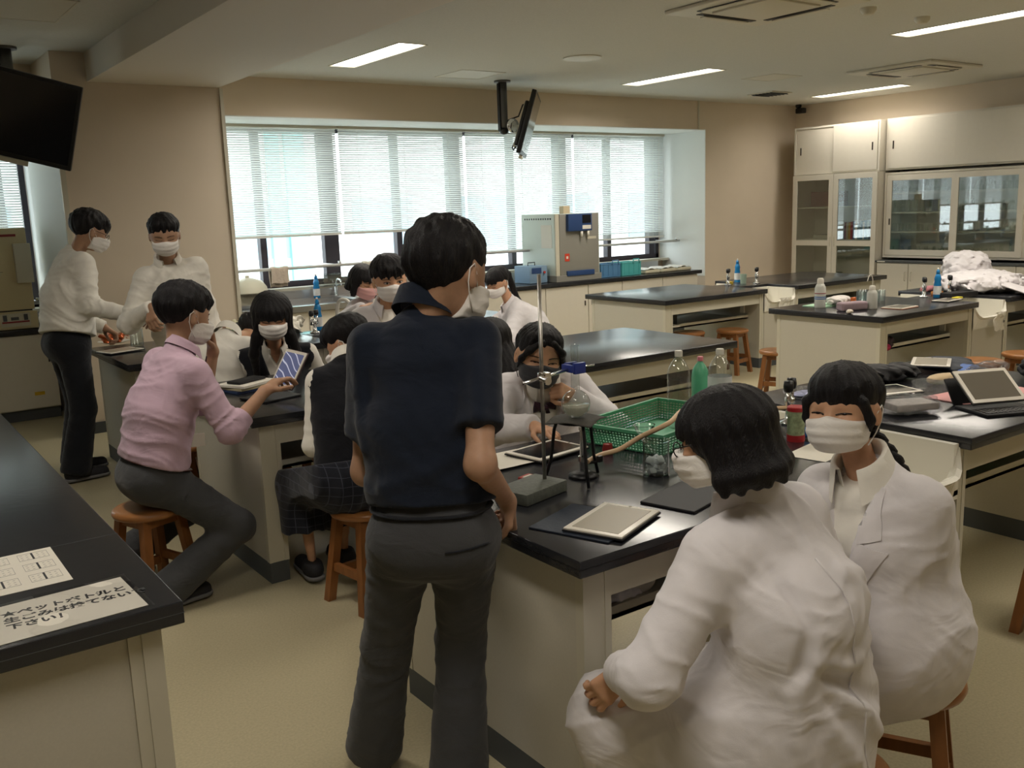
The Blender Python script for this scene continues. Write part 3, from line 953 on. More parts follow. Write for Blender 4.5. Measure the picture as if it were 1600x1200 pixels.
def hair_fn(fig, kind, fringe=0.035, L=0.2, t=0.018, extra=(), part=0.0, side=0.03, back=0.075, strand=1.0, front_open=0.06, nape=-0.055, seed=1.0, jag=0.006, lsk=0.02, wid=1.0):
    hs = fig.hs
    def fn(p):
        q = fig.hl(p)
        x, y, z = q[:, 0], q[:, 1], q[:, 2]
        ph = np.arctan2(x, y+0.01)
        st = np.sin(ph*21+2.2*np.sin(z*30+seed)+seed)*0.5+np.sin(ph*43+1.5*np.sin(z*47+seed*2)+x*30)*0.35+np.sin(ph*77+z*60)*0.2
        core = ell(q, (0, -0.014, 0.028), (0.076, 0.096, 0.082))
        fr = fringe+jag*(np.sin(x*210+seed)+0.7*np.sin(x*390+seed*3))+part*x
        if kind == 'short':
            zb = np.interp(y, [-0.12, -0.07, -0.035, -0.012, 0.012, 0.03, 0.05, 0.072, 0.12], [nape, nape+0.004, -0.05, 0.02, 0.005, 0.012, 0.035, 0.0, 0.0]).astype(np.float32)
            zb = np.where(y > 0.06, fr, zb+jag*0.5*np.sin(ph*60))
            rng = np.interp(y, [-0.05, 0.05], [0.13, 0.06]).astype(np.float32)
            grow = np.clip((z-zb)/rng, 0.05, 1)**0.8
            tt = t*(1+0.3*np.clip((z-0.03)/0.09, 0, 1))*np.interp(np.abs(x), [0.04, 0.08], [1, 0.72]).astype(np.float32)
            d = core-tt*grow-0.0035*strand*st*grow-0.003*strand*np.sin(x*120+seed)*np.sin(y*95+z*80)
            d = smax(d, zb-z, 0.006)
        else:
            d = core-t-0.0028*strand*st
            zcut = np.where(y > 0.045, fr, -9.0)
            hole = ell(q, (0, 0.12, fringe-0.13), (front_open, 0.095, 0.13))
            d = smax(d, -hole, 0.01)
            d = smax(d, np.where((y > 0.05) & (np.abs(x) < front_open), fr-z, -9.0), 0.005)
            if L > 0.02:
                c = cap(q, (0, -0.035, 0.0), (0, -back, -L), 0.08*wid, 0.068*wid, (1, 0, 0), 1.1)
                for sx in (-1, 1):
                    c = smin(c, cap(q, (sx*0.064, 0.004, 0.03), (sx*0.076*wid, side, -L*0.97), 0.029*wid, 0.023*wid), 0.02)
                c = c-0.004*strand*st
                c = smax(c, (-L+0.02*np.sin(ph*9+seed)*0.6+0.008*np.sin(ph*31))-z, 0.012)
                d = smin(d, c, lsk)
            else:
                zb = np.interp(y, [-0.12, -0.04, -0.015, 0.02, 0.045, 0.06], [-0.07, -0.055, 0.0, -0.03, 0.03, -0.2]).astype(np.float32)
                d = smax(d, zb-z, 0.008)
        d = d*hs
        for pts, rad in extra:
            e = chain(p, pts, rad, 0.015)
            pp = p-A3(pts[0])
            e = e-0.0008*strand*np.sin(pp[:, 0]*260+pp[:, 1]*170)
            d = smin(d, e, 0.012)
        return d
    pts = [fig.hw((0, 0, 0.09)), fig.hw((0.1, 0.1, 0)), fig.hw((-0.1, -0.12, 0)), fig.hw((0.1, -0.12, -max(L, 0.1))), fig.hw((-0.1, 0.08, -max(L, 0.1)))]
    for e, r in extra: pts += list(e)
    lo, hi = fig.bounds(pts, 0.08)
    return fn, lo, hi

def face_y(fig, x, z):
    q0 = fig.hw((x, 0.14, z)); fn = lambda p: fig.head_d(p)
    h = trace(fn, q0, -fig.hf, 0.2)
    return 0.08 if h is None else float(fig.hl(h[None].astype(np.float32))[0][1])

def eyes(fig, parent, style='open', brow=True):
    hw = fig.hw
    for sx in (-1, 1):
        y = face_y(fig, sx*0.031, 0.001)
        if style == 'open':
            e = mk('eye', MB().lathe([(0.0, -0.0145), (0.003, -0.012), (0.0052, -0.005), (0.0055, 0.0), (0.0052, 0.005), (0.003, 0.012), (0, 0.0145)], n=12,
                   M=frame_m(fig.hu, fig.hf, fig.hr)), M_eye, None)
            M = Matrix.Identity(4)
            for v in e.data.vertices: v.co = v.co*fig.hs
            e.parent = parent
            e.location = Vector(hw((sx*0.031, y-0.0005, 0.0)))-parent.location
            c = hw((sx*0.031, y+0.0035, 0.0005))
            mb = MB().lathe([(0.0, 0.0022), (0.003, 0.0018), (0.0052, 0.0), (0.003, -0.001)], n=14, M=frame_m(fig.hr, -fig.hu, fig.hf))
            mb.v = [tuple(np.array(v)*fig.hs+c) for v in mb.v]
            ir = mk('iris', mb, M_iris, e, True)
        k = 0.0065 if style == 'open' else (0.0032 if style == 'smile' else -0.003)
        zc = 0.002 if style == 'open' else -0.001
        pts = []
        for i in range(9):
            u = i/8*2-1
            xx = sx*0.031+u*0.0165
            zz = zc+k*(1-u*u)-0.001*u*sx*-1
            pts.append(hw((xx, face_y(fig, xx, zz)+0.0012, zz)))
        lid = mk('eyelid', MB().tube(pts, (0.0021 if style == 'smile' else 0.0016)*fig.hs, n=6, flat=0.8), M_iris, parent, True)
        if style == 'smile':
            c = hw((sx*0.031, face_y(fig, sx*0.031, 0.0)+0.0005, 0.0))
            mb = MB().lathe([(0.0, 0.002), (0.004, 0.0014), (0.0062, -0.001)], n=14, M=frame_m(fig.hr, -fig.hu*0.5, fig.hf))
            mb.v = [tuple(np.array(v)*fig.hs+c) for v in mb.v]
            mk('iris', mb, M_iris, lid, True)
        if brow:
            pts = []
            for i in range(9):
                u = i/8*2-1
                xx = sx*0.032+u*0.019; zz = 0.019+0.004*(1-u*u)
                pts.append(hw((xx, face_y(fig, xx, zz)+0.0012, zz)))
            mk('eyebrow', MB().tube(pts, 0.0024*fig.hs, n=6, flat=0.6), M_hair, parent, True)

def mask(fig, parent, m, drop=0.0, n_top=-0.012):
    def fn(p):
        q = fig.hl(p); x, y, z = q[:, 0], q[:, 1], q[:, 2]
        d = smin(ell(q, (0, 0.02, -0.02), (0.066, 0.07, 0.078)), ell(q, (0, 0.048, -0.065), (0.048, 0.048, 0.046)), 0.05)
        d = smin(d, ell(q, (0, 0.082, -0.035), (0.026, 0.03, 0.035)), 0.05)
        d = d-0.007-0.0011*np.sin(z*230+x*x*300)
        zc = -0.058-drop
        hh = 0.05-0.012*(np.abs(x)/0.07)**1.5
        top = n_top+0.008*np.exp(-(x/0.016)**2)-0.01*(np.abs(x)/0.07)**2
        d = smax(d, z-top, 0.004)
        d = smax(d, (zc-hh)-z, 0.004)
        d = smax(d, np.abs(x)-0.068, 0.004)
        return smax(d, 0.005-y, 0.004)*fig.hs
    lo, hi = fig.bounds([fig.hw((-0.08, 0, -0.12)), fig.hw((0.08, 0.12, 0.0)), fig.hw((0.08, 0, -0.12)), fig.hw((-0.08, 0.12, 0.0)), fig.hw((0, 0.13, -0.1))], 0.02)
    o = to_obj('mask', mesh_sdf(fn, lo, hi, 0.0035), m, parent)
    for sx in (-1, 1):
        pts = [(sx*0.069, 0.022, -0.028), (sx*0.08, 0.0, -0.004), (sx*0.0845, -0.018, 0.014), (sx*0.083, -0.03, 0.0), (sx*0.08, -0.026, -0.03), (sx*0.074, -0.008, -0.06), (sx*0.066, 0.022, -0.09)]
        mk('ear_loop', MB().tube([fig.hw(q) for q in pts], 0.0017, n=6), m, o, True)
    return o

def glasses(fig, parent):
    hw = fig.hw
    mb = MB()
    for sx in (-1, 1):
        pts = []
        for i in range(20):
            a = 2*PI*i/20
            pts.append(hw((sx*0.034+0.025*math.cos(a), 0.099-0.006*abs(math.cos(a)*0.5+sx*0.5), -0.002+0.018*math.sin(a))))
        mb.tube(pts, 0.0015, n=6, closed=True)
        mb.tube([hw((sx*0.059, 0.094, 0.004)), hw((sx*0.078, 0.04, 0.006)), hw((sx*0.081, -0.012, 0.006)), hw((sx*0.079, -0.028, -0.012))], 0.0016, n=6)
    mb.tube([hw((-0.009, 0.1, 0.0)), hw((0, 0.103, 0.004)), hw((0.009, 0.1, 0.0))], 0.0014, n=6)
    return mk('glasses', mb, M_blackp, parent, True)

def collar(fig, parent, m, r=0.056, hgt=0.034, drop=0.035, open_=0.42, lift=0.0, name='collar', stand=True, tilt=0.35, down=0.0):
    """folded shirt collar round the neck"""
    u0 = fig.h/1.7
    n = 28
    ax = nz(fig.up*0.8+nz(fig.hc-fig.nb)*0.35)
    F = nz(fig.CF-ax*ax.dot(fig.CF)); R = np.cross(F, ax)
    c0 = fig.nb+ax*(0.004+lift)+F*0.01
    def fn(u, v):
        a = open_+(2*PI-2*open_)*u     # 0 = front
        fr = max(0.0, math.cos(a))**2
        rr = r*u0
        w = v*3
        prof = [(rr*0.97, 0.0), (rr*0.96, hgt), (rr*1.05+0.004, hgt+0.002), (rr*1.32+0.02*fr, hgt-drop-0.03*fr)]
        i = min(int(w), 2); t = w-i
        q = [prof[i][k]*(1-t)+prof[i+1][k]*t for k in (0, 1)]
        # the front dips, the back rises
        dip = -tilt*0.06*math.cos(a)*u0-down*fr
        return c0+(F*math.cos(a)+R*math.sin(a)*1.05)*q[0]+ax*(q[1]+dip)
    g = MB().grid(fn, n, 9, 0.0022)
    return mk(name, g, m, parent, True, angle=70)

def body(fig, skin):
    sp = fig.sp
    lst = []
    def hn(p): return smin(fig.head_d(p), fig.neck_d(p), 0.025)
    lo, hi = fig.bounds([fig.hw((0.09, 0.11, 0.12)), fig.hw((-0.09, -0.11, -0.11)), fig.hw((-0.09, 0.11, -0.11)), fig.hw((0.09, -0.11, 0.12)), fig.nb], 0.05)
    lst.append(mesh_sdf(hn, lo, hi, sp.get('hv', 0.005)))
    def core(p):
        d = fig.torso_d(p, -0.012)
        d = smin(d, fig.butt_d(p, -0.02), 0.05)
        for k in 'RL':
            a, b = fig.leg_seg(p, k, -0.012)
            d = smin(d, smin(a, b, 0.03), 0.05)
            a, b = fig.arm_seg(p, k, -0.004)
            d = smin(d, a, 0.03)
        return d
    lo, hi = fig.bounds([fig.pel, fig.nb]+[fig.sh[k] for k in 'RL']+[fig.el[k] for k in 'RL']+[fig.kn[k] for k in 'RL']+[fig.an[k] for k in 'RL'], 0.16)
    lst.append(mesh_sdf(core, lo, hi, 0.02))
    for k in 'RL':
        if sp.get('nohand'+k): continue
        d = sp.get('hd'+k, fig.wr[k]-fig.el[k])
        sg = 1 if k == 'R' else -1
        n = sp.get('hn'+k, np.array([0, 0, -1.0]))
        t = sp.get('ht'+k, np.cross(np.array(nz(n)), nz(d))*sg)
        pr = hand_prims(fig.wr[k], d, n, t, fig.h/1.7*(0.93 if fig.fem else 1.02), sp.get('hp'+k, 'relaxed'))
        fig.__dict__['hand'+k] = pr
        full = sp.get('bare')
        def af(p, k=k, pr=pr):
            a, b = fig.arm_seg(p, k)
            dd = smin(a, b, 0.03) if full else b
            pd = None
            for i in range(4):
                e = cap(p, *pr[i]); pd = e if pd is None else smin(pd, e, 0.012)
            # flatten is left to the overlap of four metacarpal capsules
            dd = smin(dd, pd, 0.02)
            for j in range(4):
                f = None
                for i in range(3):
                    e = cap(p, *pr[4+j*3+i]); f = e if f is None else smin(f, e, 0.004)
                dd = smin(dd, f, 0.005)
            f = None
            for i in range(16, 19):
                e = cap(p, *pr[i]); f = e if f is None else smin(f, e, 0.005)
            return smin(dd, f, 0.012)
        P = [fig.el[k], fig.wr[k]]+[x[1] for x in pr]+([fig.sh[k]] if full else [])
        lo, hi = fig.bounds(P, 0.065)
        lst.append(mesh_sdf(af, lo, hi, sp.get('av', 0.0045)))
    V, F = join_pf(lst)
    me = bpy.data.meshes.new('person')
    me.from_pydata((V-np.array(fig.base)).tolist(), [], F)
    me.flip_normals()
    me.materials.append(skin)
    me.polygons.foreach_set('use_smooth', [True]*len(me.polygons))
    o = bpy.data.objects.new('person', me); C.objects.link(o)
    o.location = fig.base
    tag(o, sp['label'], 'person')
    return o

def sleeve_fn(fig, p, k, off, length, seed, amp, cuff=0.0):
    """length: 1 = to the wrist, 0.35 = short"""
    flare = fig.sp.get('flare', 0.0)
    u = fig.h/1.7*fig.slim
    th = 1.12 if not fig.fem else 0.95
    a = cap(p, fig.sh[k], fig.el[k], 0.042*u*th+off*1.1, 0.035*u*th+off)
    if length > 0.56:
        b = cap(p, fig.el[k], fig.wr[k], 0.037*u*th+off, 0.0245*u*th+off*0.9+flare)
        if amp:
            a = a-limb_folds(p, fig.sh[k], fig.el[k], seed, amp)
            b = b-limb_folds(p, fig.el[k], fig.wr[k], seed+2, amp, 0.0)
        d = nz(fig.wr[k]-fig.el[k]); L = np.linalg.norm(fig.wr[k]-fig.el[k])
        e = fig.el[k]+d*L*((length-0.5)*2)
        b = smax(b, (p-A3(e))@A3(d), 0.006)
        return smin(a, b, 0.03)
    d = nz(fig.el[k]-fig.sh[k]); L = np.linalg.norm(fig.el[k]-fig.sh[k])
    e = fig.sh[k]+d*L*length*2
    a = cap(p, fig.sh[k], fig.el[k], 0.042*u*th+off*1.1, 0.046*u*th+off*1.2)
    if amp: a = a-limb_folds(p, fig.sh[k], fig.el[k], seed, amp*0.7)
    return smax(a, (p-A3(e))@A3(d), 0.006)

def top(fig, parent, name, m, off=0.012, hem=-0.02, sleeves=1.0, amp=0.006, vox=0.009, vneck=None, seed=1.0, neckcut=0.0, scr=1.0,
        skirt=None, extra=(), ridges=(), loose=0.0, slk=None, vw=0.5, dirv=None, sleeve_k=0.035):
    """shirt, vest or coat. skirt: (offset at thighs, drop below the knee, smoothness) adds coat skirts over the lap"""
    u = fig.h/1.7*fig.slim
    dv = fig.up*0.75+fig.R*0.5 if dirv is None else dirv
    dv = nz(dv)
    def fn0(p):
        d = fig.torso_d(p, off+loose)
        if loose:
            w = cap(p, fig.pel, fig.mid, 0.105*u+off+loose, 0.1*u+off+loose, fig.hR, 1.42)
            d = smin(d, w, 0.08)
        if amp: d = d-amp*0.85*creases(p, seed, scr, dv)
        d = smax(d, (p-A3(fig.nb+fig.up*(0.012+neckcut)))@A3(nz(fig.up+fig.CF*0.5)), 0.008)
        if skirt:
            so, drop, k = skirt
            s = fig.butt_d(p, off+so*0.8)
            for q in 'RL':
                a = cap(p, fig.hip[q], fig.kn[q], 0.092*u+so, 0.062*u+so)
                s = smin(s, a, k)
                if drop:
                    e = fig.kn[q]+(fig.an[q]-fig.kn[q])*drop
                    s = smin(s, cap(p, fig.kn[q], e, 0.062*u+so, 0.06*u+so), k*0.6)
            s = s-amp*1.1*creases(p, seed+3, scr, nz(fig.hR*0.9+fig.hF*0.35+np.array([0, 0, 0.25])))
            d = smin(d, s, 0.09)
        for e in extra:
            d = smin(d, cap(p, *e[:4]), e[4] if len(e) > 4 else 0.08)
        if not skirt:
            d = smax(d, -((p-A3(fig.pel+fig.up*hem))@A3(fig.up)), 0.008)
        elif hem is not None and hem > -5:
            d = smax(d, hem-p[:, 2], 0.01)
        if vneck:
            dep, slope = vneck
            q = p-A3(fig.nb)
            x = np.abs(q@A3(fig.R)); z = q@A3(fig.up); y = q@A3(fig.CF)
            V = np.maximum((x-(z+dep)*slope)*0.85, 0.02-y)
            d = smax(d, -V, 0.006)
        for k in 'RL':
            if sleeves:
                s = sleeve_fn(fig, p, k, off*1.15, sleeves, seed+(3 if k == 'R' else 8), amp*0.9)
                d = smin(d, s, sleeve_k)
        return d
    rd = []
    for side, pts, r, dep in ridges:
        q = draped(fig, fn0, pts, side, dep)
        rd.append((q, r))
    def fn(p):
        d = fn0(p)
        for q, r in rd:
            if r > 0: d = smin(d, chain(p, q, [r]*len(q), 0.01), 0.03)
            else: d = smax(d, -chain(p, q, [-r]*len(q), 0.01), 0.025)
        return d
    P = [fig.pel, fig.nb]+[fig.sh[k] for k in 'RL']
    if sleeves: P += [fig.el[k] for k in 'RL']+([fig.wr[k] for k in 'RL'] if sleeves > 0.56 else [])
    if skirt:
        P += [fig.kn[k] for k in 'RL']+([fig.kn[k]+(fig.an[k]-fig.kn[k])*skirt[1] for k in 'RL'])
    for e in extra: P += [e[0], e[1]]
    lo, hi = fig.bounds(P, 0.21 if skirt or extra else 0.18)
    o = to_obj(name, mesh_sdf(fn, lo, hi, vox, slack=0.02), m, parent)
    return o, fn

def trousers(fig, parent, m, off=0.017, offl=0.045, amp=0.006, vox=0.01, seed=2.0, waist=0.055, name='trousers', hemz=None, ridges=()):
    u = fig.h/1.7*fig.slim
    def fn(p):
        d = cap(p, fig.pel+fig.hR*0.05*u, fig.pel-fig.hR*0.05*u, 0.104*u+off, 0.104*u+off)
        d = smin(d, cap(p, fig.pel, fig.pel+fig.up*0.1*u, 0.106*u+off, 0.1*u+off, fig.hR, 1.38), 0.05)
        d = smin(d, fig.butt_d(p, off-0.005), 0.03)
        for k in 'RL':
            a = cap(p, fig.hip[k], fig.kn[k], 0.088*u+off, 0.062*u+off)
            b = cap(p, fig.kn[k], fig.an[k], 0.062*u+off, 0.037*u+offl)
            a = a-limb_folds(p, fig.hip[k], fig.kn[k], seed, amp, 0.0, 8)
            b = b-limb_folds(p, fig.kn[k], fig.an[k], seed+5, amp, 0.0, 8)
            e = smin(a, b, 0.03)
            dv = nz(fig.an[k]-fig.kn[k])
            e = smax(e, (p-A3(fig.an[k]+dv*0.03*u))@A3(dv), 0.006)
            d = smin(d, e, 0.035)
        for q, r in ridges:
            d = smin(d, chain(p, q, [r]*len(q), 0.01), 0.03) if r > 0 else smax(d, -chain(p, q, [-r]*len(q), 0.01), 0.02)
        return smax(d, (p-A3(fig.pel+fig.up*waist))@A3(fig.up), 0.006)
    lo, hi = fig.bounds([fig.pel]+[fig.kn[k] for k in 'RL']+[fig.an[k] for k in 'RL'], 0.17)
    o = to_obj(name, mesh_sdf(fn, lo, hi, vox, slack=0.02), m, parent)
    return o, fn

def skirt(fig, parent, m, off=0.035, drop=0.25, amp=0.008, vox=0.011, waist=0.07):
    u = fig.h/1.7*fig.slim
    def fn(p):
        d = cap(p, fig.pel, fig.pel+fig.up*0.1*u, 0.108*u+off*0.5, 0.1*u+off*0.5, fig.hR, 1.38)
        d = smin(d, fig.butt_d(p, off), 0.05)
        for k in 'RL':
            a = cap(p, fig.hip[k], fig.kn[k], 0.092*u+off, 0.07*u+off)
            e = fig.kn[k]+(fig.an[k]-fig.kn[k])*drop
            a = smin(a, cap(p, fig.kn[k], e, 0.07*u+off, 0.075*u+off), 0.05)
            dv = nz(fig.an[k]-fig.kn[k])
            a = smax(a, (p-A3(e))@A3(dv), 0.006)
            d = smin(d, a, 0.11)
        ph = (p-A3(fig.pel))@A3(fig.hR)
        d = d-amp*(1-np.abs(np.sin(ph*42+1.2*np.sin(p[:, 2]*6))))
        return smax(d, (p-A3(fig.pel+fig.up*waist))@A3(fig.up), 0.006)
    lo, hi = fig.bounds([fig.pel]+[fig.kn[k] for k in 'RL']+[fig.kn[k]+(fig.an[k]-fig.kn[k])*drop for k in 'RL'], 0.22)
    return to_obj('skirt', mesh_sdf(fn, lo, hi, vox, slack=0.02), m, parent)

def add_hair(fig, parent, kind, vox=0.006, name='hair', m=None, **k):
    fn, lo, hi = hair_fn(fig, kind, **k)
    return to_obj(name, mesh_sdf(fn, lo, hi, vox, slack=0.015), m or M_hair, parent)
# ------------------------------------------------------------------ the people
def strap(pts, r, m, parent, name): return mk(name, MB().tube(pts, r, n=8), m, parent, True)

def man_center():
    sp = dict(h=1.67, slim=0.86, arm=1.22, pel=(1.190, 2.046, 0.830), nb=(1.235, 2.121, 1.410), freenb=True, yaw=42, hyaw=36, bow=0.015, broad=0.9,
              head=(1.310, 2.103, 1.509), look=(72, 20, -4), hz=1.0, hscale=1.12,
              wrR=(1.409, 2.015, 0.889), ehR=(-0.36, -0.5, -1.0), hdR=(0.2, 0.25, -0.6), hnR=(-0.8, 0.3, -0.4), hpR='fist',
              wrL=(1.27, 2.45, 1.02), ehL=(-0.4, -0.4, -1.0), hnL=(0.6, 0.2, -0.5), hpL='relaxed',
              anL=(1.14, 2.38, 0.085), anR=(1.24, 2.06, 0.085), khL=(0.5, 0.9, 0.1), khR=(0.5, 0.8, 0.1), mask=True, bare=True, av=0.0045,
              base=(1.2, 2.3, 0), label='man in navy polo and grey trousers standing with his back turned, mask on')
    f = Fig(sp); b = body(f, SKIN_D)
    _, fn = top(f, b, 'polo_shirt', M_polo, off=0.013, hem=0.095, sleeves=0.36, amp=0.009, vox=0.0075, loose=0.004, seed=2.2, scr=0.7,
                ridges=[(-1, [(-0.16, -0.06), (-0.165, -0.2), (-0.15, -0.34)], 0.008, -0.004), (-1, [(-0.1, -0.44), (0.02, -0.4), (0.13, -0.34)], 0.008, -0.003),
                        (-1, [(0.15, -0.12), (0.16, -0.26), (0.12, -0.4)], 0.009, -0.003)])
    collar(f, b, M_polo, r=0.061, hgt=0.05, drop=0.052, open_=0.5, lift=0.0, tilt=0.3)
    _, tf = trousers(f, b, M_trou, off=0.016, offl=0.055, amp=0.007, vox=0.009, waist=0.115)
    k = f
    pts = []
    for i in range(9):
        x = 0.04+i*0.014
        o = f.pel+f.hR*x-f.up*(0.0-0.001*i)-f.hF*0.5
        q = trace(tf, o, f.hF)
        if q is not None: pts.append(q-f.hF*0.001)
    mk('pocket_welt', MB().tube(pts, 0.003, n=6), M_trb, b, True)
    belt = []
    for i in range(36):
        a = 2*PI*i/36
        dr = f.hR*math.cos(a)+f.hF*math.sin(a)
        q = trace(tf, f.pel+f.up*0.085+dr*0.5, -dr)
        if q is not None: belt.append(q+dr*0.001)
    mk('belt', MB().tube(belt, 0.014, n=8, closed=True, flat=0.25), M_trb, b, True)
    for q in 'LR': shoe(f, q, b, M_shoe, M_sole, yaw=25 if q == 'L' else 45)
    mask(f, b, M_mask)
    add_hair(f, b, 'short', t=0.019, vox=0.0045, nape=-0.135, fringe=0.045, jag=0.004, strand=0.9)
man_center()

def man_pink():
    sp = dict(h=1.70, pel=(1.02, 4.17, 0.575), nb=(1.195, 4.168, 1.108), freenb=True, yaw=80, hyaw=86, bow=0.03,
              head=(1.241, 4.207, 1.259), look=(76, 18, 0), hz=0.96, hscale=1.1,
              wrR=(1.493, 3.985, 0.911), ehR=(0.0, -0.4, -1), hdR=(0.75, 0.3, 0.35), hnR=(0.5, 0.1, -0.8), hpR='relaxed',
              wrL=(1.393, 4.341, 1.064), ehL=(0.2, 0.1, -1), hdL=(-0.1, 0, 1), hnL=(-0.9, -0.1, -0.1), hpL='fist',
              anR=(1.0, 4.04, 0.085), anL=(0.88, 4.52, 0.085), khR=(1, -0.1, 0.25), khL=(1, 0.1, 0.2), mask=True, bare=True, av=0.0045,
              base=(1.0, 4.2, 0), label='man in a pink shirt seated on a stool, fist at his mask, tapping a tablet')
    f = Fig(sp); b = body(f, SKIN_D)
    top(f, b, 'shirt', M_pinks, off=0.016, hem=0.06, sleeves=0.66, amp=0.011, vox=0.007, loose=0.012, seed=5.1, scr=0.8,
        dirv=f.up*0.8-f.R*0.3+f.CF*0.5)
    collar(f, b, M_pinks, r=0.059, hgt=0.036, drop=0.036)
    for k in 'RL':
        d = nz(f.wr[k]-f.el[k]); L = np.linalg.norm(f.wr[k]-f.el[k]); c = f.el[k]+d*L*0.3
        mk('rolled_cuff', MB().tube([c-d*0.022, c-d*0.018, c+d*0.012, c+d*0.016], 0.052, r2=0.049, n=20), M_pinks, b, True)
    _, tf = trousers(f, b, M_trou, off=0.016, offl=0.05, amp=0.007, vox=0.0085, waist=0.075, seed=3)
    belt = []
    for i in range(36):
        a = 2*PI*i/36
        dr = f.hR*math.cos(a)+f.CF*math.sin(a)
        q = trace(tf, f.pel+f.up*0.06+dr*0.5, -dr)
        if q is not None: belt.append(q+dr*0.001)
    mk('belt', MB().tube(belt, 0.016, n=8, closed=True, flat=0.25), M_belt, b, True)
    for q in 'LR': shoe(f, q, b, M_shoe, M_sole, yaw=80)
    eyes(f, b, 'closed')
    mask(f, b, M_mask)
    add_hair(f, b, 'short', t=0.024, vox=0.005, nape=-0.1, fringe=0.03, jag=0.008, seed=3)
    strap([f.nb+f.CF*0.1+f.R*0.05, f.nb+f.CF*0.14-f.up*0.2, (1.187, 4.099, 0.783)], 0.003, M_bow, b, 'lanyard')
    mk('name_badge', MB().obox((1.192, 4.081, 0.719), 0.09, 0.006, 0.058, rotz(math.radians(-15)), b=0.002), M_white, b)
man_pink()

def boy_left():
    sp = dict(h=1.74, pel=(1.19, 6.66, 0.90), nb=(1.314, 6.764, 1.463), freenb=True, yaw=84, hyaw=84, bow=0.02,
              head=(1.417, 6.701, 1.618), look=(84, 24, 0), hz=0.95, hscale=1.04,
              wrR=(1.525, 6.339, 1.083), ehR=(0, -0.4, -0.9), hdR=(0.9, 0.1, -0.15), hnR=(0, -0.3, -1), hpR='pinch',
              wrL=(1.468, 6.852, 0.964), ehL=(-0.2, 0.2, -0.9), hdL=(0.7, 0.1, -0.5), hpL='grip',
              anR=(1.13, 6.55, 0.085), anL=(1.18, 6.82, 0.085), khR=(1, 0, 0.2), khL=(1, 0, 0.2), mask=True,
              base=(1.15, 6.68, 0), label='student in white shirt and black trousers standing at the left, wearing glasses')
    f = Fig(sp); b = body(f, SKIN_D)
    top(f, b, 'shirt', M_shirt, off=0.02, hem=0.06, amp=0.014, vox=0.008, loose=0.026, seed=1.1, scr=0.7)
    collar(f, b, M_shirt, r=0.06)
    trousers(f, b, M_trb, off=0.02, offl=0.06, amp=0.006, vox=0.012, waist=0.11)
    for q in 'LR': shoe(f, q, b, M_shoe, M_sole)
    eyes(f, b, 'open'); mask(f, b, M_mask); glasses(f, b)
    add_hair(f, b, 'short', t=0.026, vox=0.006, nape=-0.1, fringe=0.01)
boy_left()

def boy_facing():
    sp = dict(h=1.70, pel=(1.74, 5.82, 0.88), nb=(1.646, 5.820, 1.433), freenb=True, yaw=192, hyaw=192, head=(1.614, 5.720, 1.590), look=(196, 20, 2), hscale=1.0, broad=0.9,
              wrR=(1.476, 5.620, 1.182), ehR=(-0.5, 0.2, -0.9), hdR=(-0.2, -0.4, -0.6), hnR=(0.4, 0, -0.8), hpR='pinch',
              wrL=(1.86, 5.68, 0.93), ehL=(0.1, 0.4, -1), anR=(1.66, 5.8, 0.085), anL=(1.86, 5.85, 0.085), mask=True,
              base=(1.74, 5.82, 0), label='masked student in a white shirt standing against the cream column, looking down')
    f = Fig(sp); b = body(f, SKIN_D)
    _, fn = top(f, b, 'shirt', M_shirt, off=0.018, hem=0.06, amp=0.013, vox=0.008, loose=0.012, seed=4.1, scr=0.8)
    collar(f, b, M_shirt, r=0.06, open_=0.5, drop=0.045)
    trousers(f, b, M_trb, off=0.018, offl=0.05, vox=0.014, waist=0.11)
    for k in range(3):
        mk('button', MB().lathe([(0.006, 0), (0.006, 0.002), (0, 0.0025)], draped(f, fn, [(0, -0.1-k*0.09)], 1, 0.001)[0], n=10, M=frame_m(f.R, -f.up, f.CF)), M_white, b)
    patch(f, fn, [(-0.13, -0.16), (-0.04, -0.16), (-0.045, -0.27), (-0.125, -0.27)], M_shirt, b, 'breast_pocket', off=0.002)
    for q in 'LR': shoe(f, q, b, M_shoe, M_sole)
    eyes(f, b, 'closed'); mask(f, b, M_mask)
    add_hair(f, b, 'short', t=0.022, vox=0.006, fringe=0.048, jag=0.01, seed=5)
boy_facing()

def bent_student():
    sp = dict(h=1.62, fem=True, pel=(1.66, 5.33, 0.56), nb=(1.854, 5.500, 0.989), freenb=True, yaw=45, hyaw=50, bow=0.09,
              head=(2.121, 5.800, 0.951), look=(40, 45), wrR=(2.15, 6.1, 0.86), wrL=(1.75, 6.15, 0.86),
              anR=(2.05, 5.5, 0.085), anL=(1.98, 5.65, 0.085), mask=True, base=(1.72, 5.3, 0),
              label='student in a white top bent over the bench behind the pink-shirted man')
    f = Fig(sp); b = body(f, SKIN)
    top(f, b, 'lab_coat', M_shirt, off=0.02, hem=0.2, amp=0.01, vox=0.011, loose=0.005, seed=6.1, skirt=(0.04, 0.4, 0.1))
    collar(f, b, M_shirt, r=0.066, drop=0.06, hgt=0.04, open_=0.5)
    mask(f, b, M_mask)
    add_hair(f, b, 'short', t=0.022, vox=0.008)
bent_student()

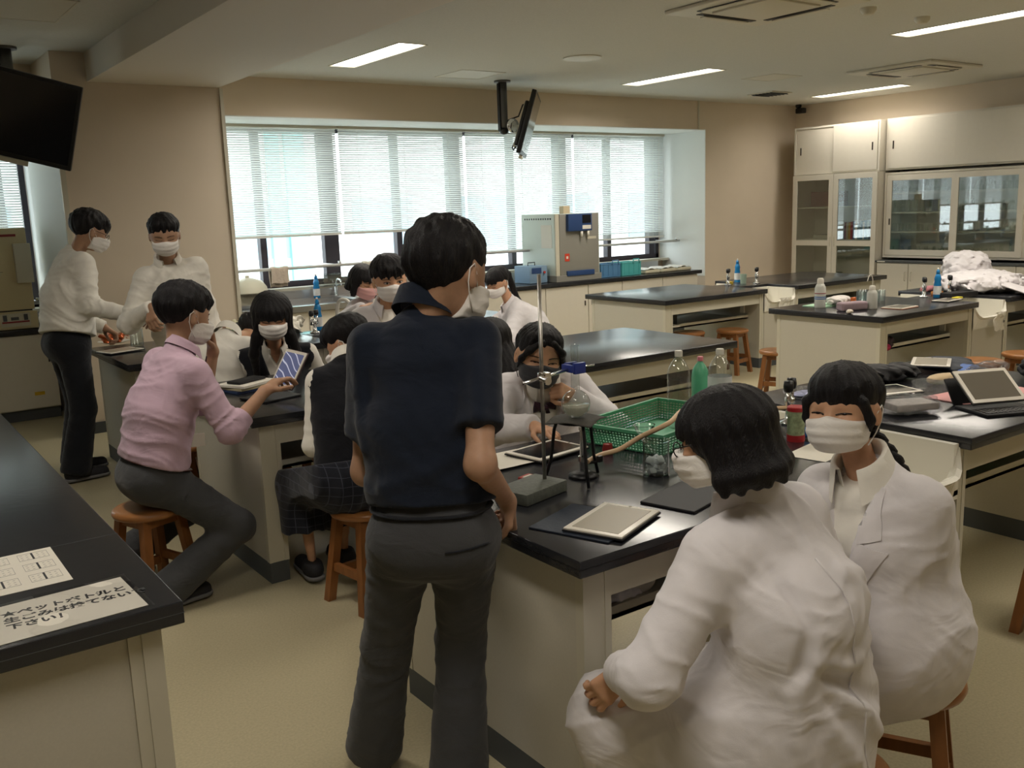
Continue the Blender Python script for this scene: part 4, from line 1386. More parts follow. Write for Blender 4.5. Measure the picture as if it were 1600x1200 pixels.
def girl_vest():
    sp = dict(h=1.66, fem=True, pel=(2.11, 5.4, 0.55), nb=(2.028, 5.200, 0.937), freenb=True, yaw=198, hyaw=195, bow=0.02,
              head=(1.973, 5.060, 1.131), look=(200, 22, 0), hscale=1.12, broad=1.3,
              wrR=(1.9, 5.12, 0.68), wrL=(2.18, 5.1, 0.68), ehR=(-0.6, 0.5, -0.6), ehL=(0.6, 0.5, -0.6), hdR=(0.3, -0.9, 0), hdL=(-0.5, -0.8, 0),
              anR=(1.9, 5.05, 0.085), anL=(2.1, 5.05, 0.085), mask=True, base=(2.0, 5.3, 0),
              label='long-haired girl in a black vest with white mask, seated facing a raised tablet')
    f = Fig(sp); b = body(f, SKIN)
    _, fs = top(f, b, 'blouse', M_shirt, off=0.014, hem=0.0, amp=0.006, vox=0.009, seed=2.1, vneck=(0.09, 0.5))
    _, fn = top(f, b, 'vest', M_vest, off=0.034, hem=-0.06, sleeves=0, amp=0.004, vox=0.008, seed=2.6, vneck=(0.26, 0.32))
    collar(f, b, M_shirt, r=0.055, open_=0.55, drop=0.05)
    skirt(f, b, M_plaid, vox=0.015)
    eyes(f, b, 'closed', brow=False); mask(f, b, M_mask)
    add_hair(f, b, 'long', fringe=0.012, L=0.16, t=0.02, vox=0.006, side=0.06, jag=0.005,
             extra=[([f.hw((s*0.085, 0.05, -0.1)), f.hw((s*0.10, 0.07, -0.2)), f.nb+f.R*s*0.115+f.CF*0.13-f.up*0.16], [0.026, 0.028, 0.014]) for s in (-1, 1)])
girl_vest()

def girl_back():
    sp = dict(h=1.62, fem=True, pel=(1.74, 3.58, 0.56), nb=(1.77, 3.70, 1.02), yaw=8, hyaw=5, bow=0.02,
              head=(1.834, 3.840, 1.106), look=(-38, 30, 0), hscale=1.03, broad=0.98,
              wrL=(1.688, 3.860, 0.620), ehL=(-0.4, -0.5, -0.6), hdL=(0.5, 0.6, -0.3), wrR=(1.95, 3.9, 0.62), ehR=(1, 0, -0.4),
              anL=(1.63, 3.93, 0.085), anR=(1.82, 3.98, 0.085), mask=True, base=(1.72, 3.6, 0), khL=(-0.1, 0.9, 0.4), khR=(0, 0.9, 0.4),
              label='student with black vest and plaid skirt sitting back-turned on a stool')
    f = Fig(sp); b = body(f, SKIN)
    top(f, b, 'blouse', M_shirt, off=0.015, hem=0.0, amp=0.007, vox=0.0085, seed=3.1)
    top(f, b, 'vest', M_vest, off=0.026, hem=-0.08, sleeves=0, amp=0.004, vox=0.0085, seed=3.6, loose=0.006)
    collar(f, b, M_shirt, r=0.056, hgt=0.04, drop=0.045, open_=0.5)
    skirt(f, b, M_plaid, off=0.04, drop=0.55, vox=0.01, amp=0.011)
    for q in 'LR': shoe(f, q, b, M_shoe, M_sole)
    mask(f, b, M_mask)
    add_hair(f, b, 'short', t=0.024, vox=0.005, nape=-0.085, fringe=0.01, strand=0.5,
             extra=[([f.hw((0.03, -0.1, -0.05)), f.hw((0.05, -0.12, -0.11)), f.nb-f.CF*0.1-f.up*0.03+f.R*0.05, f.nb-f.CF*0.13-f.up*0.16+f.R*0.07], [0.032, 0.028, 0.03, 0.015])])
girl_back()

def back_student(name, sp, coat, hair, mk_mask=M_mask, hk=None, eye=None, vox=0.011, seed=1, collar_m=None):
    f = Fig(sp); b = body(f, SKIN)
    _, fn = top(f, b, 'lab_coat', coat, off=0.026, hem=0.22, amp=0.008, vox=vox, loose=0.015, seed=seed, skirt=(0.05, 0.4, 0.12), vneck=sp.get('vn'), flare=0) if False else \
        top(f, b, 'lab_coat', coat, off=0.026, hem=0.22, amp=0.008, vox=vox, loose=0.015, seed=seed, skirt=(0.05, 0.4, 0.12), vneck=sp.get('vn'))
    collar(f, b, collar_m or coat, r=0.06, open_=0.5, drop=0.045)
    if sp.get('vn'):
        top(f, b, 'blouse', M_shirt, off=0.012, hem=0.1, sleeves=0, amp=0.003, vox=0.012, seed=seed)
    if eye: eyes(f, b, eye)
    mask(f, b, mk_mask)
    add_hair(f, b, hair, vox=0.0065, **(hk or {}))
    return f, b

back_student('p', dict(h=1.62, fem=True, pel=(3.12, 5.88, 0.62), nb=(3.05, 5.88, 1.1), yaw=195, head=(2.949, 5.830, 1.216), look=(175, 22, -8), hscale=1.05,
     wrR=(2.756, 5.500, 1.069), ehR=(-0.9, 0.1, -0.6), hdR=(0.9, 0, 0.3), hpR='relaxed', wrL=(3.2, 5.45, 0.9), anR=(2.9, 5.4, 0.085), anL=(3.1, 5.4, 0.085), mask=True, vn=(0.2, 0.4),
     base=(3.05, 5.72, 0), label='girl in a lab coat with a pink mask seated near the window sinks'), M_coat, 'long', M_maskp,
     dict(fringe=0.03, L=0.1, t=0.017), 'closed', seed=3)
back_student('p', dict(h=1.72, pel=(2.88, 5.36, 0.58), nb=(2.83, 5.3, 1.09), yaw=200, head=(2.807, 5.200, 1.264), look=(196, 8, 3), hscale=1.2,
     wrR=(2.6, 5.1, 0.9), wrL=(3.1, 5.1, 0.9), anR=(2.8, 5.1, 0.085), anL=(3.0, 5.1, 0.085), mask=True, vn=(0.25, 0.35),
     base=(2.92, 5.42, 0), label='boy with thick black hair, white mask and lab coat left of the standing man\'s head'), M_coat, 'short', M_mask,
     dict(fringe=0.02, t=0.028, jag=0.01, seed=7), 'open', seed=5)
back_student('p', dict(h=1.62, fem=True, pel=(3.6, 5.78, 0.6), nb=(3.5, 5.82, 1.1), yaw=180, head=(3.326, 5.750, 1.281), look=(200, 10), hscale=1.05,
     wrR=(3.3, 5.5, 0.9), wrL=(3.6, 5.5, 0.9), anR=(3.4, 5.4, 0.085), anL=(3.6, 5.4, 0.085), mask=True,
     base=(3.5, 5.75, 0), label='student in a lab coat mostly hidden behind the standing man\'s head'), M_coat, 'short', M_mask, dict(t=0.02, seed=8), seed=6)
def pony():
    sp = dict(h=1.62, fem=True, pel=(4.34, 5.72, 0.58), nb=(4.186, 5.850, 0.950), freenb=True, yaw=-70, hyaw=-60, bow=0.05, head=(4.095, 5.880, 1.126), look=(-100, 25, 0), hscale=1.0,
         wrR=(3.95, 6.1, 0.86), wrL=(3.9, 5.8, 0.8), anR=(4.1, 5.9, 0.085), anL=(4.1, 5.7, 0.085), mask=True, base=(4.3, 5.75, 0),
         label='ponytailed student in a lab coat leaning left behind the long-haired girl')
    f = Fig(sp)
    back = [f.hw((0, -0.1, 0.03)), f.hw((0, -0.13, 0.0)), (4.292, 5.901, 0.977), (4.301, 5.751, 0.897)]
    back_student('p', sp, M_coat, 'short', M_mask, dict(t=0.018, fringe=0.01, seed=9, nape=-0.07, extra=[(back, [0.022, 0.026, 0.024, 0.012])]), 'closed', seed=7)
pony()
def long_hair():
    sp = dict(h=1.60, fem=True, pel=(2.27, 3.68, 0.56), nb=(2.524, 3.660, 0.869), yaw=-15, hyaw=0, head=(2.484, 3.660, 1.054), look=(-5, 15), hscale=1.03,
         wrR=(2.5, 3.95, 0.86), wrL=(2.1, 4.0, 0.86), anR=(2.35, 4.0, 0.085), anL=(2.2, 4.0, 0.085), mask=True, base=(2.2, 3.66, 0),
         label='girl with long loose black hair and a lab coat, hidden by the standing man')
    back_student('p', sp, M_coat, 'long', M_mask, dict(fringe=0.02, L=0.2, t=0.02, seed=4, back=0.09), seed=8, vox=0.009)
long_hair()

def lapels(f, b, fn, m, dep=0.27, w=0.075, s=0.5):
    for sx in (-1, 1):
        patch(f, fn, [(sx*0.045, 0.0), (sx*(0.045+w*0.6), -0.01), (sx*(0.07+w*0.5), -0.11), (sx*0.055, -0.12)], m, b, 'lapel', off=0.006, thick=0.004, n=6)
        patch(f, fn, [(sx*0.052, -0.115), (sx*(0.05+w), -0.14), (sx*0.03, -dep), (sx*0.004, -dep-0.01)], m, b, 'lapel', off=0.005, thick=0.004, n=6)

def girl_bow():
    sp = dict(h=1.62, fem=True, pel=(2.5, 3.36, 0.56), nb=(2.385, 3.12, 0.965), freenb=True, yaw=204, hyaw=195, bow=0.02, head=(2.320, 3.050, 1.071), look=(205, 10, -10), hscale=1.17,
         broad=1.08, wrR=(2.12, 2.83, 0.84), ehR=(-0.8, 0.3, -0.5), hdR=(0.2, -0.9, -0.1), hpR='relaxed',
         wrL=(2.415, 2.960, 0.905), ehL=(0.8, -0.2, -0.6), hdL=(-0.75, -0.15, 0.35), hnL=(-0.3, 0.8, -0.2), hpL='fist',
         anR=(2.3, 3.0, 0.085), anL=(2.5, 3.0, 0.085), mask=True, base=(2.45, 3.3, 0), av=0.004,
         label='smiling girl with black mask and maroon bow tie, lab coat, behind the flask stand')
    f = Fig(sp); b = body(f, SKIN)
    _, fn = top(f, b, 'lab_coat', M_coat, off=0.028, hem=0.22, amp=0.008, vox=0.008, loose=0.015, seed=1.4, skirt=(0.05, 0.4, 0.12), vneck=(0.24, 0.42))
    _, fb = top(f, b, 'blouse', M_shirt, off=0.014, hem=0.1, sleeves=0, amp=0.003, vox=0.009, seed=2)
    lapels(f, b, fn, M_coat)
    collar(f, b, M_shirt, r=0.058, open_=0.45, drop=0.05)
    c = draped(f, fb, [(0, -0.075)], 1, 0.014)[0]
    R, U, F_ = f.R, f.up, f.CF
    bw = MB()
    for sx in (-1, 1):
        bw.grid(lambda u, v, sx=sx: tuple(c+R*sx*(0.004+0.045*u)+U*((0.012+0.02*u)*(1-2*v))+F_*0.012*math.sin(PI*u)*math.sin(PI*v)), 6, 6, 0.006)
        bw.grid(lambda u, v, sx=sx: tuple(c+R*(sx*(0.008+0.02*u)+sx*0.012*(v*2-1)*(0.4+u))-U*(0.01+0.075*u)+F_*0.004), 6, 4, 0.004)
    bo = mk('bow_tie', bw, M_bow, b, True)
    mk('knot', MB().obox(c+F_*0.012, 0.02, 0.02, 0.018, frame_m(R, F_, U), b=0.005), M_bow, bo, True)
    eyes(f, b, 'smile'); mask(f, b, M_maskb)
    add_hair(f, b, 'short', t=0.016, vox=0.005, fringe=0.062, nape=-0.09, seed=3, jag=0.003,
             extra=[([f.hw((s*0.02, 0.088, 0.085)), f.hw((s*0.058, 0.08, 0.045)), f.hw((s*0.074, 0.052, 0.0)), f.hw((s*0.077, 0.03, -0.045))], [0.012, 0.014, 0.011, 0.004]) for s in (-1, 1)]+
                   [([f.hw((0, -0.1, 0.0)), f.hw((0.0, -0.125, -0.04)), f.hw((0.01, -0.11, -0.14))], [0.03, 0.03, 0.015])])
girl_bow()

def girl_glasses():
    sp = dict(h=1.63, slim=0.92, fem=True, pel=(1.575, 1.235, 0.565), nb=(1.545, 1.285, 1.03), yaw=-8, hyaw=-18, bow=0.075, freenb=True, broad=1.12,
         head=(1.478, 1.308, 1.183), look=(-22, 18, 2), hscale=1.0,
         wrL=(1.316, 1.450, 0.643), ehL=(-0.7, -0.5, -0.2), hdL=(-0.35, 0.4, -0.55), hnL=(0.7, 0.5, 0), hpL='relaxed',
         wrR=(1.75, 1.5, 0.66), ehR=(0.7, -0.3, -0.4),
         anL=(1.44, 1.52, 0.085), anR=(1.62, 1.5, 0.085), khL=(-0.35, 0.9, 0.4), khR=(-0.1, 0.95, 0.4), mask=True, base=(1.62, 1.2, 0), av=0.004, hv=0.004,
         label='girl with shoulder-length black hair and glasses in a lab coat, back turned, nearest the camera')
    f = Fig(sp); b = body(f, SKIN)
    p = f.pel
    ex = [(p+np.array([0.02, -0.05, 0.0]), p+np.array([0.03, -0.1, -0.35]), 0.12, 0.13, 0.12),
          (f.hip['L']+np.array([-0.05, 0.02, -0.02]), np.array([1.43, 1.40, 0.2]), 0.11, 0.11, 0.1),
          (f.kn['L']+np.array([0, -0.05, -0.02]), np.array([1.40, 1.5, 0.2]), 0.07, 0.08, 0.08)]
    rid = [(-1, [(-0.13, -0.27), (-0.06, -0.31), (0.01, -0.32), (0.09, -0.31)], 0.011, -0.004),
           (-1, [(-0.14, -0.30), (-0.07, -0.37), (0.0, -0.43), (0.06, -0.5)], 0.012, -0.004),
           (-1, [(-0.15, -0.32), (-0.11, -0.42), (-0.06, -0.5), (-0.02, -0.57)], 0.013, -0.004),
           (-1, [(-0.17, -0.33), (-0.17, -0.43), (-0.14, -0.53), (-0.12, -0.6)], 0.013, -0.004),
           (-1, [(-0.1, -0.31), (-0.03, -0.36), (0.05, -0.42), (0.13, -0.46)], -0.011, 0.004),
           (-1, [(0.02, -0.14), (0.1, -0.17), (0.17, -0.22)], 0.009, -0.004),
           (-1, [(0.19, -0.26), (0.18, -0.4), (0.2, -0.55)], 0.012, -0.004),
           (-1, [(-0.12, -0.1), (-0.14, -0.2), (-0.16, -0.28)], -0.008, 0.003)]
    _, fn = top(f, b, 'lab_coat', M_coat, off=0.026, hem=0.14, amp=0.011, vox=0.0065, loose=0.012, seed=2.4, skirt=(0.035, 0.5, 0.12), extra=ex, ridges=rid, scr=0.6,
                dirv=f.up*0.6+f.R*0.7)
    mk('coat_seam', MB().tube(draped(f, fn, [(0.0-0.02, -0.1-0.03*i) for i in range(16)], -1, 0.0), 0.0022, n=6), M_coat, b, True)
    collar(f, b, M_coat, r=0.062, hgt=0.045, drop=0.05, open_=0.6)
    trousers(f, b, M_trb, vox=0.016)
    for q in 'LR': shoe(f, q, b, M_shoe, M_sole, yaw=-15)
    eyes(f, b, 'open'); mask(f, b, M_mask); glasses(f, b)
    ex = []
    rnd = random.Random(4)
    for i in range(10):
        a = math.radians(98+i*20)
        r0 = 0.082
        x, y = math.sin(a)*r0*1.0, math.cos(a)*r0-0.02
        z1 = -0.085-0.015*rnd.random()
        cx = 0.98+0.1*rnd.random()
        ex.append(([f.hw((x*0.95, y, -0.02)), f.hw((x*1.08, y*1.05, -0.09)), f.hw((x*cx, y*cx, z1)), f.hw((x*cx*1.07+0.012*rnd.uniform(-1, 1), y*cx*1.05, z1-0.025))], [0.016, 0.018, 0.018, 0.009]))
    add_hair(f, b, 'long', fringe=0.02, L=0.085, wid=0.92, t=0.015, vox=0.0042, extra=ex, seed=2, strand=0.8, back=0.035, side=-0.01, front_open=0.066)
girl_glasses()

def girl_braid():
    sp = dict(h=1.63, slim=0.93, fem=True, pel=(2.12, 1.30, 0.575), nb=(2.038, 1.338, 0.989), yaw=-90, hyaw=-40, bow=0.05, freenb=True, broad=0.95,
         head=(2.006, 1.385, 1.148), look=(256, -4, 4), hscale=1.03,
         wrL=(1.93, 1.42, 0.66), ehL=(0.5, -0.15, -0.9), wrR=(1.93, 1.58, 0.7), ehR=(0.3, 0.6, -0.8), hdL=(-0.6, 0.5, -0.3),
         anL=(1.98, 1.58, 0.085), anR=(2.14, 1.6, 0.085), khL=(-0.35, 0.9, 0.3), khR=(-0.2, 0.9, 0.3), mask=True, base=(2.25, 1.24, 0), av=0.005, hv=0.0042,
         label='smiling girl with braid, fringe and white mask in a lab coat, looking at the camera')
    f = Fig(sp); b = body(f, SKIN)
    p = f.pel
    ex = [(p+np.array([0.0, -0.02, 0.0]), p+np.array([0.0, -0.02, -0.1]), 0.13, 0.14, 0.1),
          (p+np.array([-0.1, 0.0, -0.02]), p+np.array([-0.2, 0.08, -0.25]), 0.12, 0.1, 0.1)]
    rid = [(1, [(0.1, -0.1), (0.12, -0.25), (0.1, -0.4)], 0.01, -0.004)]
    _, fn = top(f, b, 'lab_coat', M_coat, off=0.026, hem=0.24, amp=0.011, vox=0.007, loose=0.012, seed=4.4, skirt=(0.035, 0.35, 0.1), extra=ex, ridges=rid, scr=0.65,
                vneck=(0.25, 0.28), dirv=f.up*0.6+f.CF*0.5)
    _, fb = top(f, b, 'blouse', M_shirt, off=0.014, hem=0.1, sleeves=0, amp=0.003, vox=0.009, seed=2)
    lapels(f, b, fn, M_coat)
    collar(f, b, M_shirt, r=0.062, hgt=0.045, drop=0.055, open_=0.45)
    trousers(f, b, M_trb, vox=0.016)
    for q in 'LR': shoe(f, q, b, M_shoe, M_sole, yaw=-40)
    eyes(f, b, 'smile', brow=False); mask(f, b, M_mask)
    add_hair(f, b, 'short', t=0.02, vox=0.0042, fringe=0.011, nape=-0.09, seed=6, jag=0.004, strand=0.7,
             extra=[([f.hw((s*0.066, 0.055, 0.03)), f.hw((s*0.076, 0.035, -0.02)), f.hw((s*0.074, 0.03, -0.05))], [0.014, 0.01, 0.004]) for s in (-1, 1)])
    # three-strand braid down the back
    path = [f.hw((-0.02, -0.085, -0.05)), f.nb-f.CF*0.075+f.up*0.02-f.R*0.03, f.nb-f.CF*0.125-f.up*0.08-f.R*0.035, f.nb-f.CF*0.165-f.up*0.2-f.R*0.03, f.nb-f.CF*0.17-f.up*0.28-f.R*0.03]
    pp = []
    for i in range(len(path)-1):
        for j in range(9): pp.append(path[i]+(path[i+1]-path[i])*j/9)
    br = MB()
    for s in range(3):
        q = []
        for i, c in enumerate(pp):
            a = i*0.7+s*2*PI/3
            w = 0.014*(1-0.4*i/len(pp))
            q.append(c+f.R*w*math.sin(a)+f.CF*w*0.5*math.sin(2*a))
        br.tube(q, 0.013, r2=0.006, n=8)
    mk('braid', br, M_hair, b, True)
girl_braid()
# ------------------------------------------------------------------ stools
M_wood = mat('varnished_wood', v3('9a683c'), 0.3, noise=0.16, nscale=9, stretch=(1, 1, 8), bump=0.05, bscale=40, spec=0.5)
M_wood2 = mat('varnished_wood_leg', v3('885830'), 0.35, noise=0.16, nscale=14, stretch=(3, 3, 0.6), spec=0.5)
def make_stool(label):
    t = thing('wooden_stool', (0, 0, 0), label, 'stool', 'wooden lab stools')
    mk('seat', MB().lathe([(0.0, 0.398), (0.135, 0.398), (0.152, 0.404), (0.157, 0.416), (0.155, 0.427), (0.145, 0.434), (0.12, 0.436), (0.06, 0.431), (0.0, 0.429)], n=40), M_wood, t, True, local=True)
    top, bot = 0.085, 0.13
    for sx in (-1, 1):
        for sy in (-1, 1):
            mb = MB()
            w = 0.019
            v = []
            for z, q in ((0.0, bot), (0.4, top)):
                for dx, dy in ((-w, -w), (w, -w), (w, w), (-w, w)):
                    v.append((sx*q+dx, sy*q+dy, z))
            mb.add(v, [(0, 1, 2, 3), (4, 5, 6, 7), (0, 1, 5, 4), (1, 2, 6, 5), (2, 3, 7, 6), (3, 0, 4, 7)])
            mk('leg', mb, M_wood2, t, local=True)
    for (sx, sy, hor) in ((0, -1, 1), (0, 1, 1), (-1, 0, 0), (1, 0, 0)):
        z = 0.13 if hor else 0.16
        q = bot-(bot-top)*z/0.4
        if hor: mk('stretcher', MB().box(-q+0.015, q-0.015, sy*q-0.011, sy*q+0.011, z-0.018, z+0.018), M_wood2, t, local=True)
        else: mk('stretcher', MB().box(sx*q-0.011, sx*q+0.011, -q+0.015, q-0.015, z-0.018, z+0.018), M_wood2, t, local=True)
    mk('apron', MB().box(-0.08, 0.08, -0.095, -0.08, 0.36, 0.398).box(-0.08, 0.08, 0.08, 0.095, 0.36, 0.398).box(-0.095, -0.08, -0.08, 0.08, 0.36, 0.398).box(0.08, 0.095, -0.08, 0.08, 0.36, 0.398), M_wood2, t, local=True)
    return t
stool0 = make_stool('wooden stool under the man in the pink shirt')
stool0.location = (1.0, 4.2, 0); stool0.rotation_euler = (0, 0, 0.35)
for x, y, rz, lb in ((1.74, 3.56, 0.15, 'wooden stool under the student in the plaid skirt'), (3.66, 1.52, 0.1, 'empty wooden stool at the right edge before the cluttered bench'),
                     (2.15, 1.28, 0.5, 'wooden stool under the girl with the braid'), (1.63, 1.16, 0.2, 'wooden stool hidden under the girl with glasses'),
                     (7.12, 6.2, 0.2, 'empty stool tucked under the far bench, right one'), (6.72, 6.4, 0.1, 'empty stool under the far bench, seat just over the empty bench top'),
                     (6.35, 5.03, 0.45, 'lone wooden stool standing left of the bench with squeeze bottles'), (6.95, 3.62, 0.2, 'wooden stool behind the cluttered bench, below the hanging cloth'),
                     (7.45, 3.55, 0.2, 'wooden stool beside the hanging lab coat sleeve'), (1.45, 5.3, 0.0, 'wooden stool seen behind the man in the pink shirt'),
                     (1.95, 5.38, 0.3, 'wooden stool under the long-haired girl in the vest'), (2.25, 3.7, 0.3, 'wooden stool hidden under the long-haired girl in the lab coat'),
                     (2.5, 3.33, 0.2, 'wooden stool hidden under the girl with the bow tie')):
    dup(stool0, (x, y, 0), rz, lb)

# ------------------------------------------------------------------ teacher's desk, lower left
d = thing('teacher_desk', (-0.5, 3.6, 0), 'long black-topped desk in the lower left corner', 'desk')
mk('worktop', MB().obox((-0.57, 3.75, 0.7725), 2.26, 3.24, 0.055, b=0.004), M_top, d, True)
mk('worktop_joint', MB().box(-1.69, 0.5605, 2.745, 2.7465, 0.775, 0.8003), M_plinth, d)
mk('edge_line', MB().box(-1.701, 0.5606, 2.1294, 5.37, 0.7715, 0.773), M_plinth, d)
mk('cabinet', MB().box(-1.6, 0.5, 2.19, 5.3, 0.08, 0.745), M_lam, d)
mk('corner_post', MB().box(0.47, 0.515, 2.175, 2.22, 0.08, 0.745).box(0.44, 0.47, 2.181, 2.19, 0.08, 0.745), M_frame, d)
mk('plinth', MB().box(-1.57, 0.48, 2.21, 5.28, 0, 0.08), M_plinth, d)

# ------------------------------------------------------------------ window counters
M_handle = mat('door_handle', v3('3a332c'), 0.4, 0.4)
def counter_cab(x0, x1, yf, z1, label, handle=1, n=1, sticker=False):
    t = thing('base_cabinet', ((x0+x1)/2, yf+0.3, 0), label, 'cabinet', 'cream base cabinets under the windows')
    mk('carcass', MB().box(x0, x1, yf+0.02, yf+0.52, 0.1, z1), M_cabw, t)
    mk('plinth', MB().box(x0, x1, yf+0.06, yf+0.5, 0, 0.1), M_plinth, t)
    w = (x1-x0)/n
    for k in range(n):
        a, b = x0+k*w+0.004, x0+(k+1)*w-0.004
        dd = mk('door', MB().obox(((a+b)/2, yf+0.011, (0.11+z1-0.004)/2), b-a, 0.018, z1-0.114, b=0.003), M_cabw, t)
        hx = b-0.05 if (k+handle) % 2 else a+0.05
        mk('handle', MB().obox((hx, yf-0.002, z1-0.22), 0.014, 0.012, 0.06, b=0.003), M_handle, dd)
    if sticker: mk('yellow_sticker', MB().box(x1-0.2, x1-0.12, yf-0.0005, yf+0.001, 0.22, 0.25), mat('yellow_sticker', v3('d9b22a'), 0.6), t)
    return t
YC = 8.64
sec = [2.87, 3.75, 4.6, 5.45, 6.1, 6.7, 7.35, 7.9, 8.6, 9.24]
desc = ['leftmost under the steel sinks', 'second from the column under the steel sinks', 'third from the column', 'at the joint of steel and black counter', 'right of the ponytailed student',
        'below the oven', 'below the blue basket', 'below the teal basket', 'last before the end of the black counter']
for i in range(9):
    counter_cab(sec[i], sec[i+1]-0.002, YC, 0.75, 'cream base cabinet of the window counter, '+desc[i], i)
w = thing('black_counter_top', (7.6, 9.0, 0.755), 'long black counter top under the right half of the window', 'worktop')
mk('slab', MB().obox((7.6, 9.06, 0.7775), 3.4, 0.88, 0.045, b=0.004), M_top, w, True)
mk('upstand', MB().box(5.9, 9.3, 9.44, 9.5, 0.8, 0.92), M_steel, w)
s = thing('steel_sink_counter', (4.37, 9.0, 0.75), 'stainless steel sink counter under the left half of the window', 'sink')
mk('rim', MB().box(2.86, 5.895, 8.6, 8.66, 0.752, 0.81).box(2.86, 5.895, 9.36, 9.44, 0.752, 0.81).box(2.86, 2.96, 8.66, 9.36, 0.752, 0.81).box(4.35, 4.45, 8.66, 9.36, 0.752, 0.81).box(5.75, 5.895, 8.66, 9.36, 0.752, 0.81), M_steel, s)
mk('basin', MB().box(2.96, 4.35, 8.66, 9.36, 0.752, 0.757).box(4.45, 5.75, 8.66, 9.36, 0.752, 0.757), M_steel, s)
mk('splashback', MB().box(2.86, 5.895, 9.44, 9.47, 0.752, 0.93), M_steel, s)
def faucet(x, y, z, label, rz=0.0):
    t = thing('faucet', (x, y, z), label, 'faucet', 'window sink faucets', rz)
    mk('body', MB().lathe([(0.028, 0), (0.028, 0.01), (0.014, 0.016), (0.014, 0.1), (0.0, 0.105)], n=16).cyl((0, 0, 0.06), (0, 0.04, 0.06), 0.01), M_chrome, t, True, local=True)
    mk('spout', MB().tube([(0, 0, 0.1), (0, -0.02, 0.16), (0, -0.07, 0.19), (0, -0.13, 0.17), (0, -0.14, 0.12)], 0.0095, n=10), M_chrome, t, True, local=True)
    mk('handle', MB().cyl((-0.035, 0, 0.115), (0.035, 0, 0.115), 0.007).cyl((0, -0.035, 0.115), (0, 0.035, 0.115), 0.007).cyl((0, 0, 0.1), (0, 0, 0.125), 0.009), M_chrome, t, True, local=True)
    return t
faucet(3.22, 9.38, 0.81, 'chrome faucet nearest the column')
faucet(4.4, 9.38, 0.81, 'chrome faucet left of the girl in the pink mask')
faucet(5.5, 9.38, 0.81, 'chrome faucet hidden behind the standing man')

for i, (x0, x1) in enumerate(((-1.25, 0.0), (0.0, 1.49))):
    counter_cab(x0, x1-0.003, 8.92, 0.75, ('cream cabinet left of the frame edge', 'cream cabinet with yellow sticker at the left wall')[i], 1, 1, i == 1)
w = thing('left_counter_top', (0.1, 9.2, 0.755), 'black counter top under the beige cabinet machine at left', 'worktop')
mk('slab', MB().obox((0.12, 9.17, 0.7775), 2.78, 0.56, 0.045, b=0.004), M_top, w, True)
mk('upstand', MB().box(-1.25, 1.5, 9.45, 9.5, 0.8, 0.92), M_steel, w)

# towel rails
M_rail = mat('painted_rail', v3('c9c9c6'), 0.4)
def rail(x0, x1, z, label):
    t = thing('towel_rail', ((x0+x1)/2, 9.15, z), label, 'rail', 'towel rails across the window')
    mk('bar', MB().cyl((x0, 9.2, z), (x1, 9.2, z), 0.016, n=12), M_rail, t, True)
    for x in (x0+0.05, (x0+x1)/2, x1-0.05):
        mk('bracket', MB().cyl((x, 9.2, z), (x, 9.6, z), 0.009), M_rail, t, True)
        mk('bolt', MB().lathe([(0.018, 0), (0.018, 0.03), (0, 0.03)], (x, 9.2, z+0.012), n=12), M_chrome, t, True)
rail(2.86, 5.9, 1.15, 'pale rail across the window above the sinks, with towels')
rail(6.0, 9.47, 1.17, 'pale rail across the window behind the oven and baskets')
rail(-0.6, 1.5, 1.0, 'pale rail behind the beige cabinet machine')
M_towel = cloth_mat('towel_beige', v3('cdbfb0'), fold=0.6, fscale=20)
M_towelw = cloth_mat('towel_white', v3('e3dfd2'), fold=0.6, fscale=20)
def towel(x, z, w, l, label, m, y=9.2):
    g = MB().grid(lambda u, v: (x+w*(u-0.5)+0.006*math.sin(v*7+u*3), y-0.021*math.cos(PI*min(1, max(0, (v-0.45)/0.1)))-0.004*math.sin(u*17+v*4), z+0.017-abs(v-0.5)*2*l*(1 if v > 0.5 else 0.8)+0.004*math.sin(u*9)), 14, 24, 0.006)
    solo('towel', g, m, label, 'towel', 'towels on the rail', smooth=True)
towel(3.70, 1.15, 0.19, 0.2, 'beige towel hanging on the rail above the sinks', M_towel)
towel(4.72, 1.15, 0.16, 0.19, 'pale towel on the rail left of the pink-masked girl', M_towelw)

